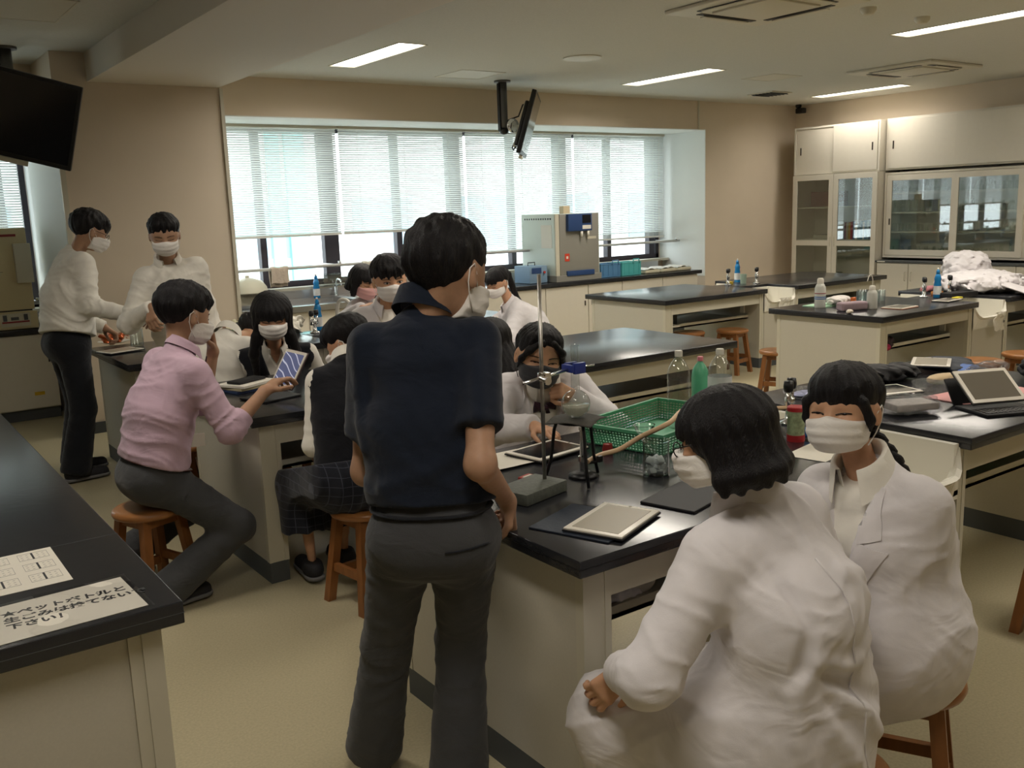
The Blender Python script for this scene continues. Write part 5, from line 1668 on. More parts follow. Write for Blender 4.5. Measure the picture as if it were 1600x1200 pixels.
# ------------------------------------------------------------------ cabinets on the right wall
def cab(x, y0, y1, z0, z1, depth, label, doors, shelves=(), handles=(), mull=None, keyh=True):
    t = thing('glass_cabinet', (x+depth/2, (y0+y1)/2, z0), label, 'cabinet', 'steel wall cabinets')
    xe = x+depth
    th = 0.025
    mb = MB().box(x+0.001, xe, y0, y0+th, z0, z1).box(x+0.001, xe, y1-th, y1, z0, z1).box(x+0.001, xe, y0+th, y1-th, z0, z0+th).box(x+0.001, xe, y0+th, y1-th, z1-th, z1).box(xe-0.012, xe, y0+th, y1-th, z0+th, z1-th)
    mk('carcass', mb, M_cabw, t)
    for sz in shelves:
        mk('shelf', MB().box(x+0.05, xe-0.013, y0+th, y1-th, sz-0.012, sz+0.006), M_cabw, t)
    for (a, b, dz0, dz1, glass, off, hy) in doors:
        fx = x-off
        if glass:
            fw = 0.07
            dr = mk('door', MB().box(fx-0.02, fx, a, a+fw, dz0, dz1).box(fx-0.02, fx, b-fw, b, dz0, dz1).box(fx-0.02, fx, a+fw, b-fw, dz0, dz0+fw).box(fx-0.02, fx, a+fw, b-fw, dz1-fw, dz1), M_cabw, t)
            for m in (mull or []):
                mk('door_rail', MB().box(fx-0.019, fx-0.001, a+fw, b-fw, m-0.035, m+0.035), M_cabw, dr)
            mk('pane', MB().box(fx-0.012, fx-0.009, a+fw-0.01, b-fw+0.01, dz0+fw-0.01, dz1-fw+0.01), M_cglass, dr)
        else:
            dr = mk('door', MB().obox((fx-0.01, (a+b)/2, (dz0+dz1)/2), 0.018, b-a, dz1-dz0, b=0.003), M_cabw, t)
        if hy is not None:
            mk('handle', MB().obox((fx-0.021, hy[0], hy[1]), 0.006, 0.018, hy[2], b=0.002), M_handle if not glass or hy[2] < 0.09 else M_frame, dr)
    return t
# tall cabinet: glass doors below, sliding steel doors above
cab(10.87, 7.1, 8.4, 0.02, 1.985, 0.46, 'tall cream cabinet with glass doors holding books, in the far corner', [(7.105, 7.748, 0.03, 1.98, True, 0, (7.72, 1.1, 0.13)), (7.752, 8.395, 0.03, 1.98, True, 0, (7.78, 1.1, 0.13))],
    shelves=(0.5, 1.12, 1.55), mull=[1.08])
cab(10.87, 7.1, 8.4, 1.99, 2.615, 0.46, 'upper cream steel cabinet with two sliding doors in the corner', [(7.13, 7.78, 2.01, 2.6, False, -0.012, (7.2, 2.3, 0.1)), (7.74, 8.37, 2.01, 2.6, False, -0.03, (8.3, 2.3, 0.1))])
# wide cabinet: sliding glass over a lower counter
cab(10.98, 3.55, 7.08, 0.9, 1.96, 0.36, 'wide cream cabinet with sliding glass doors full of glassware', [(6.13, 7.05, 0.93, 1.93, True, -0.02, (7.0, 1.35, 0.08)), (5.33, 6.17, 0.93, 1.93, True, 0, None), (4.45, 5.37, 0.93, 1.93, True, -0.02, None), (3.58, 4.5, 0.93, 1.93, True, 0, None)],
    shelves=(1.22, 1.46, 1.7))
cab(10.98, 3.55, 7.08, 1.99, 2.625, 0.36, 'wide upper cream steel cabinet with plain sliding doors', [(6.13, 7.05, 2.01, 2.6, False, -0.012, (6.98, 2.3, 0.1)), (5.33, 6.17, 2.01, 2.6, False, 0.006, None), (4.45, 5.37, 2.01, 2.6, False, -0.012, None), (3.58, 4.5, 2.01, 2.6, False, 0.006, None)])
lc = thing('low_cabinet', (11.1, 5.3, 0), 'low cream cabinet row with dark top under the glassware cabinet', 'cabinet', 'steel wall cabinets')
mk('top', MB().box(10.84, 11.34, 3.55, 7.09, 0.845, 0.868), M_plinth, lc)
mk('carcass', MB().box(10.88, 11.34, 3.56, 7.085, 0.08, 0.845), M_cabw, lc)
for k in range(8):
    a = 7.08-(k+1)*0.44
    dr = mk('door', MB().obox((10.87, a+0.22, 0.46), 0.018, 0.432, 0.75, b=0.003), M_cabw, lc)
    hy = a+0.04 if k % 2 == 0 else a+0.4
    mk('handle', MB().tube([(10.862, hy, 0.62), (10.84, hy, 0.63), (10.84, hy, 0.72), (10.862, hy, 0.73)], 0.005, n=6), M_frame, dr, True)
mk('plinth', MB().box(10.9, 11.34, 3.57, 7.08, 0, 0.08), M_plinth, lc)
mk('label_tape', MB().box(10.838, 10.84, 6.95, 7.06, 0.85, 0.862), M_white, lc)

# contents: glassware on the shelves, books and boxes
def ware_mesh(kind):
    if kind == 0: pr = [(0.0, 0.002), (0.034, 0.002), (0.036, 0.008), (0.033, 0.04), (0.012, 0.085), (0.012, 0.11), (0.015, 0.113)]      # conical flask
    elif kind == 1: pr = [(0.0, 0.002), (0.03, 0.002), (0.032, 0.006), (0.032, 0.09), (0.035, 0.094)]                                  # beaker
    elif kind == 2: pr = [(0.0, 0.002), (0.024, 0.002), (0.026, 0.008), (0.012, 0.012), (0.013, 0.15), (0.015, 0.153)]                  # cylinder
    else: pr = [(0.0, 0.01), (0.02, 0.012), (0.036, 0.035), (0.036, 0.05), (0.02, 0.072), (0.011, 0.08), (0.011, 0.13), (0.014, 0.132)]
    mb = MB().lathe(pr, n=14, cap=False)
    return mb
M_warev = thin_glass('shelf_glassware', (0.93, 0.96, 0.94), 0.1)
WN = ['conical_flask', 'beaker', 'measuring_cylinder', 'round_flask']
WS = ['lower', 'second', 'third', 'top']
protos = {}
rnd = random.Random(11)
for si, sz in enumerate((0.93, 1.228, 1.468, 1.708)):
    for row in range(2):
        y = 6.98-0.05*row
        while y > 5.2:
            k = (si+int((7-y)*1.6)) % 4
            lb = 'clear %s on the %s shelf of the glassware cabinet' % (WN[k].replace('_', ' '), WS[si])
            nm = WN[k]
            if k not in protos:
                protos[k] = solo(nm, ware_mesh(k), M_warev, lb, 'glassware', 'glassware on the cabinet shelves', base=(0, 0, 0), smooth=True)
                o = protos[k]
            else:
                o = protos[k].copy(); C.objects.link(o); o['label'] = lb
            o['group'] = 'glassware on the %s shelf, %s kind' % (WS[si], WN[k].replace('_', ' '))
            o.location = (11.06+row*0.13+rnd.uniform(-0.01, 0.01), y, sz)
            if si == 0: o.location.z = 0.926
            y -= 0.092+rnd.random()*0.03
cols = ['8a2f2a', 'c9b48a', 'd8a23a', 'b8463a', '3a5a8a', 'd9d3c0', '4c7d86', '2f6f8f', 'c9ccd0', '6a8fb0', '9bb7c4', '3b4a6a', 'd2c7a6', '7a2f38']
bn = ['dark red', 'tan', 'yellow', 'orange-red', 'navy blue', 'cream', 'teal', 'deep blue', 'white', 'sky blue', 'pale blue', 'dark blue', 'buff', 'maroon']
y = 7.66
for i in range(14):
    th = 0.022+0.016*rnd.random(); h = 0.2+0.05*rnd.random()
    mb = MB().box(0.0, 0.16, 0, th, 0, h)
    bk = solo('book', mb, mat('book_cover_'+cols[i], v3(cols[i]), 0.5), '%s book standing on the middle shelf of the corner cabinet' % bn[i], 'book', 'books in the corner cabinet', base=(0, 0, 0))
    bk.location = (10.99, y-th, 1.126); y -= th+0.003
for i, (yy, zz, hh, c, lb) in enumerate(((8.0, 1.56, 0.2, '6a3330', 'maroon box on the upper left shelf of the corner cabinet'), (7.95, 1.13, 0.05, 'b8b4a6', 'stacked white tray on the shelf left of the books'),
                                         (8.05, 0.51, 0.16, '8b8d86', 'grey carton low in the corner cabinet'), (7.4, 0.51, 0.12, '5a5d5a', 'dark carton low in the corner cabinet'))):
    solo('storage_box', MB().obox((11.12, yy, zz+hh/2), 0.24, 0.42, hh, b=0.004), mat('box_'+c, v3(c), 0.7), lb, 'box')

# ------------------------------------------------------------------ monitors hanging from ceiling posts
M_screen = mat('monitor_screen', v3('1a1c20'), 0.12, spec=0.6)
M_grey = mat('grey_metal', v3('6d6d6c'), 0.4, 0.6)
def monitor(post, c, yaw, pitch, roll, w, h, label, drop=0.5, MX=None):
    t = thing('monitor', post, label, 'monitor', 'monitors hung from ceiling posts')
    px, py, _ = post
    mk('post', MB().cyl((px, py, CEIL-drop), (px, py, CEIL), 0.045, n=20).cyl((px, py, CEIL-0.02), (px, py, CEIL), 0.075, n=20), M_grey, t, True, angle=40) if False else \
        mk('post', MB().cyl((px, py, CEIL-drop), (px, py, CEIL), 0.045, n=20), M_grey, t, True)
    mk('ceiling_flange', MB().cyl((px, py, CEIL-0.018), (px, py, CEIL), 0.085, n=24), M_grey, t, False)
    mk('cable_cover', MB().box(px-0.058, px-0.04, py-0.02, py+0.02, CEIL-drop, CEIL-0.03), M_blackp, t)
    mk('end_cap', MB().lathe([(0.052, 0.03), (0.052, 0), (0.03, -0.03), (0, -0.035)], (px, py, CEIL-drop)), M_blackp, t, True)
    M = Matrix.Rotation(-yaw, 4, 'Z') @ Matrix.Rotation(pitch, 4, 'X') @ Matrix.Rotation(roll, 4, 'Y')
    if MX is not None: M = MX
    def P_(v): return Vector(c)+(M @ Vector(v))
    bz = mk('casing', MB().obox(c, w, 0.045, h, M, b=0.008), M_blackp, t, True, angle=30)
    mk('screen', MB().obox(P_((0, -0.0235, 0.005)), w-0.05, 0.003, h-0.06, M), M_screen, bz)
    mk('back_shell', MB().obox(P_((0, 0.045, -0.02)), w*0.75, 0.05, h*0.72, M, b=0.015), M_blackp, bz, True)
    mk('mount_plate', MB().obox(P_((0, 0.078, 0)), 0.3, 0.012, 0.3, M).obox(P_((0.12, 0.085, -0.02)), 0.03, 0.02, h*0.75, M).obox(P_((-0.12, 0.085, -0.02)), 0.03, 0.02, h*0.75, M), M_frame, t)
    mk('tilt_arm', MB().cyl((px, py, CEIL-drop+0.08), P_((0, 0.08, -0.05)), 0.03, n=12).lathe([(0, -0.03), (0.07, -0.03), (0.07, 0.03), (0, 0.03)], (Vector((px, py, CEIL-drop+0.08))+P_((0, 0.08, -0.05)))/2, M=Matrix.Rotation(PI/2, 4, 'X') @ Matrix.Rotation(0.3, 4, 'Z')), M_chrome, t, True)
    mk('cable', MB().tube([P_((0.1, 0.08, h*0.35)), P_((0.05, 0.12, h*0.3)), P_((0.02, 0.13, h*0.1)), (px+0.02, py, CEIL-drop+0.1)], 0.008, n=6).tube([P_((0.1, 0.08, -h*0.3)), P_((0.1, 0.1, -h*0.45)), P_((0.0, 0.11, -h*0.42)), P_((-0.05, 0.09, -h*0.25))], 0.007, n=6), M_blackp, t, True)
    mk('name_plate', MB().obox(P_((0, -0.001, -h/2-0.02)), 0.2, 0.03, 0.035, M), M_frame, t)
    return t
monitor((5.8, 8.11, CEIL), (6.02, 7.97, 2.51), math.radians(-50), math.radians(17), 0, 1.0, 0.62, 'black monitor hanging from a ceiling post, seen from its edge')
TR, BR, TL = Vector((1.609, 7.317, 2.611)), Vector((1.481, 7.482, 2.116)), Vector((0.911, 7.550, 2.816))
_x = (TR-TL).normalized(); _y = (_x.cross(BR-TR)).normalized(); _y = -_y if _y.y < 0 else _y; _z = _x.cross(_y)
monitor((1.24, 7.97, CEIL), tuple(TL+(TR-TL)/2-_z*0.3), 0, 0, 0, (TR-TL).length, 0.6, 'black monitor at the upper left, screen tilted down', drop=0.42, MX=frame_m(_x, _y, _z))
# ------------------------------------------------------------------ tablets, folders, bottles
M_tabw = mat('tablet_white_bezel', v3('ded8cb'), 0.3)
M_tabs = mat('tablet_screen_off', v3('a49c8c'), 0.25, spec=0.6)
M_tabd = mat('tablet_screen_dark', v3('6b655a'), 0.25, spec=0.6)
M_black = mat('black_cover', v3('1c1c1f'), 0.6)
M_navy = mat('navy_cover', v3('1d2634'), 0.65, bump=0.1)
M_clear = thin_glass('clear_plastic', (0.92, 0.94, 0.93), 0.08, 1.5)
M_crink = None
def crinkle():
    m = thin_glass('crinkled_plastic', (0.9, 0.9, 0.92), 0.12, 1.5)
    nt = m.node_tree
    g = [n for n in nt.nodes if n.type == 'BSDF_GLOSSY'][0]; g.inputs['Roughness'].default_value = 0.15
    n = nt.nodes.new('ShaderNodeTexNoise'); n.inputs['Scale'].default_value = 45; n.inputs['Distortion'].default_value = 1.5
    b = nt.nodes.new('ShaderNodeBump'); b.inputs['Strength'].default_value = 1.0; b.inputs['Distance'].default_value = 0.02
    nt.links.new(n.outputs['Fac'], b.inputs['Height']); nt.links.new(b.outputs['Normal'], g.inputs['Normal'])
    return m
M_crink = crinkle()
def basis(o, x, y):
    """frame from a corner, along-x and along-y directions"""
    x = Vector(x).normalized(); z = x.cross(Vector(y)).normalized(); y = z.cross(x)
    return frame_m(x, y, z, o)
def tablet(c, rz, w, h, label, scr=None, tilt=0.0, case=M_black, t=0.007, parent=None, under=True):
    M = rotz(rz) @ Matrix.Rotation(tilt, 4, 'X')
    T = thing('tablet', c, label, 'tablet', 'tablets')
    c = Vector(c)
    def p(x, y, z): return c+(M @ Vector((x, y, z)))
    mk('bezel', MB().obox(p(0, 0, t*0.5+0.004), w, h, t, M, b=0.0028), M_tabw, T, True, angle=40)
    mk('screen', MB().obox(p(0, 0, t+0.0045), w-0.036, h-0.036, 0.001, M), scr or M_tabs, T)
    mk('case', MB().obox(p(0, 0, 0.0028), w+0.006, h+0.006, 0.0055, M, b=0.002), case, T, True, angle=40)
    mk('home_button', MB().lathe([(0.005, 0.0), (0.005, 0.0006), (0.0, 0.0006)], p(w/2-0.009, 0, t+0.004), n=12, M=M.to_3x3().to_4x4()), M_tabs, T)
    return T
BZ = 0.8006
tablet((1.663, 1.871, 0.806), math.radians(22), 0.25, 0.175, 'white tablet lying flat on the front bench corner')
solo('folder_case', MB().obox((1.62, 1.92, BZ+0.0025), 0.24, 0.25, 0.005, rotz(math.radians(20)), b=0.002), M_navy, 'navy folder case under the white tablet on the front bench', 'folder')
tablet((2.002, 2.599, 0.806), math.radians(8), 0.25, 0.175, 'tablet with dark screen before the girl with the bow tie', M_screen)
solo('keyboard_case', MB().obox((1.99, 1.9, BZ+0.004), 0.25, 0.18, 0.008, rotz(math.radians(15)), b=0.003), M_black, 'black keyboard case at the elbow of the girl with glasses', 'keyboard')
g = MB().grid(lambda u, v: (1.70+0.28*u-0.03*v, 2.52+0.2*v, BZ+0.002+0.02*max(0, (0.35-u))**1.2*(1-v)+0.012*math.sin(u*3)*max(0, 0.4-v)), 12, 10, 0.0006)
M_paper = mat('white_paper', v3('e2ddd0'), 0.85)
solo('paper_sheet', g, M_paper, 'white sheet curling on the bench behind the stand base', 'paper', smooth=True)
mb_ = thing('matchbox', (1.735, 2.33, BZ), 'small red and white matchbox beside the stand base', 'box')
mk('box', MB().obox((1.735, 2.36, BZ+0.01), 0.055, 0.036, 0.018, rotz(0.25), b=0.001), mat('matchbox_red', v3('a8322a'), 0.6), mb_)
mk('label_band', MB().obox((1.735, 2.36, BZ+0.0195), 0.04, 0.012, 0.0008, rotz(0.25)), M_paper, mb_)

# retort stand with clamp
ST = (1.72, 2.25)
t = thing('retort_stand', (1.7, 2.2, BZ), 'tall steel retort stand with grey iron base on the front bench', 'stand')
M_iron = mat('grey_painted_iron', v3('5c6058'), 0.6, noise=0.15, nscale=60, bump=0.2, bscale=90)
M_rod = mat('steel_rod', (0.42, 0.4, 0.37), 0.35, 1.0, noise=0.2, nscale=50)
Mz = rotz(math.radians(14))
mk('base', MB().obox((1.655, 2.235, BZ+0.019), 0.2, 0.13, 0.036, Mz, b=0.005), M_iron, t, True, angle=40)
mk('rod', MB().cyl((ST[0], ST[1], BZ+0.03), (ST[0], ST[1], 1.475), 0.0062, n=14), M_rod, t, True)
ct = (ST[0], ST[1], 1.16)
mk('boss_head', MB().obox((ST[0]+0.004, ST[1]-0.008, 1.163), 0.035, 0.03, 0.028, b=0.006).cyl((ST[0]-0.02, ST[1]-0.02, 1.163), (ST[0]-0.02, ST[1]-0.055, 1.158), 0.006).lathe([(0.0, -0.002), (0.012, -0.002), (0.012, 0.004), (0, 0.004)], (ST[0]-0.02, ST[1]-0.055, 1.158), M=Matrix.Rotation(PI/2, 4, 'X')), M_chrome, t, True, angle=40)
FL = Vector((1.862, 2.262, 0))
mk('clamp_arm', MB().cyl((ST[0]-0.085, ST[1]-0.02, 1.155), (FL.x-0.02, FL.y-0.004, 1.170), 0.005, n=10), M_chrome, t, True)
M_blue = mat('blue_clamp_plastic', v3('2b3c8c'), 0.45)
mk('clamp_jaw', MB().obox((FL.x, FL.y-0.021, 1.172), 0.045, 0.014, 0.036, b=0.004).obox((FL.x, FL.y+0.021, 1.172), 0.045, 0.014, 0.03, b=0.004).obox((FL.x-0.028, FL.y, 1.172), 0.014, 0.05, 0.024, b=0.003), M_blue, t, True, angle=40)
mk('clamp_screw', MB().cyl((FL.x-0.03, FL.y-0.002, 1.173), (FL.x+0.055, FL.y-0.03, 1.176), 0.003), M_chrome, t, True)

# tripod with gauze, flask, burner, hose
t = thing('tripod', (FL.x, FL.y, BZ), 'black tripod with dark gauze carrying the round flask', 'tripod')
ring = [(FL.x+0.062*math.cos(a*PI/12), FL.y+0.062*math.sin(a*PI/12), 1.0) for a in range(24)]
mk('ring', MB().tube(ring, 0.005, n=8, closed=True), M_blackp, t, True)
for a in (250, 10, 130):
    c, s = math.cos(math.radians(a)), math.sin(math.radians(a))
    mk('leg', MB().tube([(FL.x+0.062*c, FL.y+0.062*s, 1.0), (FL.x+0.072*c, FL.y+0.072*s, 0.97), (FL.x+0.085*c, FL.y+0.085*s, 0.87), (FL.x+0.105*c, FL.y+0.105*s, BZ+0.003)], 0.0055, n=8), M_blackp, t, True)
M_gauze = mat('dark_wire_gauze', v3('45423b'), 0.75, noise=0.3, nscale=160, bump=0.6, bscale=400)
gz = MB().grid(lambda u, v: (FL.x+0.155*(u-0.5)*math.cos(0.5)-0.155*(v-0.5)*math.sin(0.5), FL.y+0.155*(u-0.5)*math.sin(0.5)+0.155*(v-0.5)*math.cos(0.5), 1.0065-0.02*max(0, (abs(u-0.5)+abs(v-0.5))-0.55)), 12, 12, 0.002)
mk('gauze', gz, M_gauze, t, True)
t = thing('round_flask', (FL.x, FL.y, 1.008), 'round-bottomed glass flask half full of clear liquid over the tripod', 'flask')
R_, cz = 0.046, 1.008+0.047
pr = [(R_*math.sin(a), cz-R_*math.cos(a)) for a in np.linspace(0.0, 2.78, 22)]
pr += [(0.0145, cz+R_*0.97), (0.0135, cz+0.06), (0.0135, cz+0.185), (0.0165, cz+0.19)]
inner = [(max(r-0.0016, 0.0), z+(0.0016 if i < 3 else 0)) for i, (r, z) in enumerate(pr)][::-1]
mk('glass_body', MB().lathe(pr, (FL.x, FL.y, 0), n=36, cap=False), M_ware, t, True)
M_water = mat('cloudy_water', (0.62, 0.60, 0.48), 0.08, alpha=0.45)
lv = cz-0.004
wp = [((R_-0.0022)*math.sin(a), cz-(R_-0.0022)*math.cos(a)) for a in np.linspace(0.0, 1.49, 14)]
mk('liquid', MB().lathe(wp+[(0, wp[-1][1])], (FL.x, FL.y, 0), n=36, cap=False), M_water, t, True)
t = thing('gas_burner', (1.95, 2.3, BZ), 'small gas burner under the tripod with black base', 'burner')
BX, BY = 1.905, 2.285
mk('foot', MB().lathe([(0, 0), (0.048, 0), (0.048, 0.008), (0.03, 0.016), (0.012, 0.022), (0, 0.022)], (BX, BY, BZ), n=28), M_blackp, t, True)
mk('barrel', MB().lathe([(0.009, 0.02), (0.011, 0.05), (0.014, 0.052), (0.014, 0.07), (0.0085, 0.073), (0.0085, 0.155), (0.011, 0.157), (0.011, 0.168), (0.007, 0.168), (0.007, 0.1)], (BX, BY, BZ), n=20, cap=False), M_chrome, t, True, angle=40)
mk('valve_knob', MB().cyl((BX, BY, BZ+0.045), (BX+0.045, BY-0.02, BZ+0.045), 0.005).obox((BX+0.052, BY-0.024, BZ+0.055), 0.02, 0.012, 0.022, b=0.003), M_blackp, t, True, angle=40)
M_hose = mat('tan_rubber_hose', v3('d3b48e'), 0.5)
def spline(pts, n=8):
    P = [Vector(p) for p in pts]; out = []
    for i in range(len(P)-1):
        a, b, c, d = P[max(i-1, 0)], P[i], P[i+1], P[min(i+2, len(P)-1)]
        for k in range(n):
            t_ = k/n
            out.append(0.5*((2*b)+(c-a)*t_+(2*a-5*b+4*c-d)*t_*t_+(3*b-a-3*c+d)*t_**3))
    return out+[P[-1]]
solo('rubber_hose', MB().tube(spline([(BX+0.01, BY-0.01, BZ+0.05), (1.997, 2.303, 0.853), (2.076, 2.295, 0.860), (2.133, 2.254, 0.900), (2.182, 2.168, 0.955), (2.42, 2.3, 0.95), (2.7, 2.3, 0.90), (2.98, 2.28, 0.87)]), 0.0085, n=12), M_hose,
     'tan rubber gas hose running from the burner past the green tray', 'hose', smooth=True)

# beaker with ice and a stirring rod
def beaker(c, r, h, label, wall=0.0018, group=None):
    t = thing('beaker', c, label, 'beaker', group)
    mk('glass_body', MB().lathe([(0, 0.0), (r-0.004, 0.0), (r, 0.005), (r, h-0.004), (r+0.003, h), (r+0.0005, h), (r-wall, h-0.006), (r-wall, 0.006), (r-0.006, wall), (0, wall)], c, n=36, cap=False), M_ware, t, True)
    return t
bk = Vector((2.098, 2.143, 0.801))
t = beaker(bk, 0.043, 0.115, 'glass beaker holding ice cubes and a glass rod')
M_ice = mat('ice', (0.8, 0.82, 0.84), 0.25, bump=0.3, bscale=60)
rnd = random.Random(5)
for i in range(18):
    a = i*2.4; r = 0.027*math.sqrt((i % 6+0.3)/6)
    o = MB().obox((bk.x+r*math.cos(a), bk.y+r*math.sin(a), bk.z+0.014+0.0165*(i//6)), 0.025, 0.024, 0.021, Matrix.Rotation(rnd.random()*3, 4, 'Z') @ Matrix.Rotation(rnd.random(), 4, 'X'), b=0.005)
    solo('ice_cube', o, M_ice, 'ice cube in the glass beaker on the front bench', 'ice', 'ice cubes in the beaker', smooth=True)
solo('glass_rod', MB().cyl(bk+Vector((0.02, 0.0, 0.035)), Vector((2.153, 2.307, 0.930)), 0.0068, n=12), M_ware, 'glass test tube leaning in the beaker of ice', 'test tube', smooth=True)

# green tray with bottles
M_gtray = mat('green_basket_plastic', v3('4f9a72'), 0.5)
def basket(c, sx, sy, h, rz, m, label, cat='basket', slats=10, group=None):
    t = thing('basket', c, label, cat, group)
    M = Matrix.Translation(Vector(c)) @ rotz(rz)
    def bx(mb, *a): return mb.box(*a, M=M)
    x, y = sx/2, sy/2
    mk('rim', bx(bx(bx(bx(MB(), -x-0.012, x+0.012, -y-0.012, -y, h-0.012, h), -x-0.012, x+0.012, y, y+0.012, h-0.012, h), -x-0.012, -x, -y, y, h-0.012, h), x, x+0.012, -y, y, h-0.012, h), m, t)
    mk('floor', bx(MB(), -x*0.92, x*0.92, -y*0.92, y*0.92, 0.002, 0.006), m, t)
    mb = MB()
    nz_ = max(3, int(h/0.012))
    for k in range(nz_):
        z = 0.004+(h-0.014)*k/nz_
        f = 0.92+0.08*z/h
        q = 0.0035
        for s in (-1, 1):
            bx(mb, -x*f, x*f, s*y*f-q/2, s*y*f+q/2, z, z+0.005)
            bx(mb, s*x*f-q/2, s*x*f+q/2, -y*f, y*f, z, z+0.005)
    for k in range(slats+1):
        u = -1+2*k/slats
        for s in (-1, 1):
            mb.add([M @ Vector(p) for p in ((u*x*0.92-0.003, s*y*0.915, 0), (u*x*0.92+0.003, s*y*0.915, 0), (u*x+0.003, s*y*1.0, h-0.01), (u*x-0.003, s*y*1.0, h-0.01))], [(0, 1, 2, 3)])
            mb.add([M @ Vector(p) for p in ((s*x*0.915, u*y*0.92-0.003, 0), (s*x*0.915, u*y*0.92+0.003, 0), (s*x, u*y+0.003, h-0.01), (s*x, u*y-0.003, h-0.01))], [(0, 1, 2, 3)])
    w = mk('lattice', mb, m, t); w['kind'] = 'stuff'
    return t
basket((2.47, 2.50, BZ), 0.52, 0.36, 0.085, math.radians(12), M_gtray, 'green plastic mesh tray holding bottles on the front bench', 'tray', 26)
M_cap = mat('white_cap', v3('dcd8cd'), 0.5)
def pet(c, h, r, label, body_m=M_clear, ribs=True, cap_m=M_cap, lab=None, group=None):
    c = Vector(c)
    t = thing('plastic_bottle', c, label, 'bottle', group)
    pr = [(0, 0.002), (r*0.8, 0.0), (r*0.97, 0.01)]
    n = 20
    for k in range(n+1):
        z = 0.012+(h*0.66-0.012)*k/n
        pr.append((r*(1-(0.06*(k % 2) if ribs and k > 6 else 0)), z))
    pr += [(r*0.98, h*0.7), (r*0.85, h*0.78), (r*0.6, h*0.85), (r*0.32, h*0.9), (r*0.29, h*0.93)]
    mk('bottle_body', MB().lathe(pr, c, n=28, cap=False), body_m, t, True)
    mk('cap', MB().lathe([(r*0.34, h*0.925), (r*0.34, h*0.99), (r*0.3, h), (0, h)], c, n=20), cap_m, t, True, angle=40)
    if lab: mk('label', MB().lathe([(r*1.015, h*0.36), (r*1.015, h*0.64)], c, n=28, cap=False), lab, t, True)
    return t
pet((2.60, 2.53, BZ+0.008), 0.305, 0.045, 'tall clear ribbed plastic bottle with white cap standing in the green tray')
M_lab = mat('printed_label_pale', v3('d9dcdc'), 0.5, noise=0.1, nscale=25)
b2 = pet((2.80, 2.5, BZ), 0.30, 0.047, 'clear plastic bottle with pale printed label behind the girl with glasses', ribs=False, lab=M_lab)
pet((2.86, 2.66, BZ), 0.245, 0.036, 'green bottle with pink cap behind the labelled clear bottle', mat('green_bottle', v3('5fb48c'), 0.35), False, mat('pink_cap', v3('d9808c'), 0.4))
tb = thing('glass_ring_dish', (2.36, 2.47, BZ+0.01), 'shallow glass dish standing in the green tray', 'dish')
mk('dish', MB().lathe([(0, 0), (0.035, 0), (0.037, 0.06), (0.039, 0.062), (0.035, 0.06), (0.033, 0.003), (0, 0.003)], (2.36, 2.47, BZ+0.008), n=28, cap=False), M_glass, tb, True)
solo('red_stopper', MB().lathe([(0, 0), (0.018, 0), (0.02, 0.015), (0.016, 0.035), (0, 0.038)], (2.16, 2.45, BZ), n=18), mat('red_rubber', v3('8c2b28'), 0.5), 'dark red rubber stopper before the green tray', 'stopper', smooth=True)
solo('paper_sheet', MB().obox((2.7, 1.96, BZ+0.0008), 0.21, 0.15, 0.0008, rotz(0.2)), M_paper, 'white slip of paper beside the mask of the braided girl', 'paper')

# deck between the front benches
gas_tap(2.98, 2.3, 0.8, 'black-knobbed gas tap left of the red can', 0.5, 1.25)
gas_tap(3.10, 2.18, 0.8, 'black-knobbed gas tap behind the red can', -0.3, 1.1)
rc = Vector((2.785, 2.120, 0.800))
t = thing('snack_can', rc, 'green printed can with red lid and red foot on the deck', 'can')
M_can = mat('can_print_green', v3('8d9a78'), 0.5, noise=0.35, nscale=60)
M_red = mat('red_plastic_lid', v3('a5272c'), 0.4)
mk('can_body', MB().lathe([(0, 0.012), (0.031, 0.012), (0.031, 0.115), (0, 0.115)], rc, n=28), M_can, t, True, angle=40)
mk('lid', MB().lathe([(0.0325, 0.112), (0.033, 0.125), (0.03, 0.128), (0, 0.126)], rc, n=28), M_red, t, True, angle=40)
mk('foot_band', MB().lathe([(0, 0), (0.0325, 0), (0.0325, 0.024), (0.031, 0.024)], rc, n=28), M_red, t, True, angle=40)
solo('blue_cap', MB().lathe([(0, 0), (0.016, 0), (0.016, 0.02), (0.01, 0.03), (0, 0.03)], (2.880, 2.138, 0.800), n=16), mat('blue_plastic', v3('1f6fc0'), 0.4), 'small blue cap right of the red-lidded can', 'cap', smooth=True)

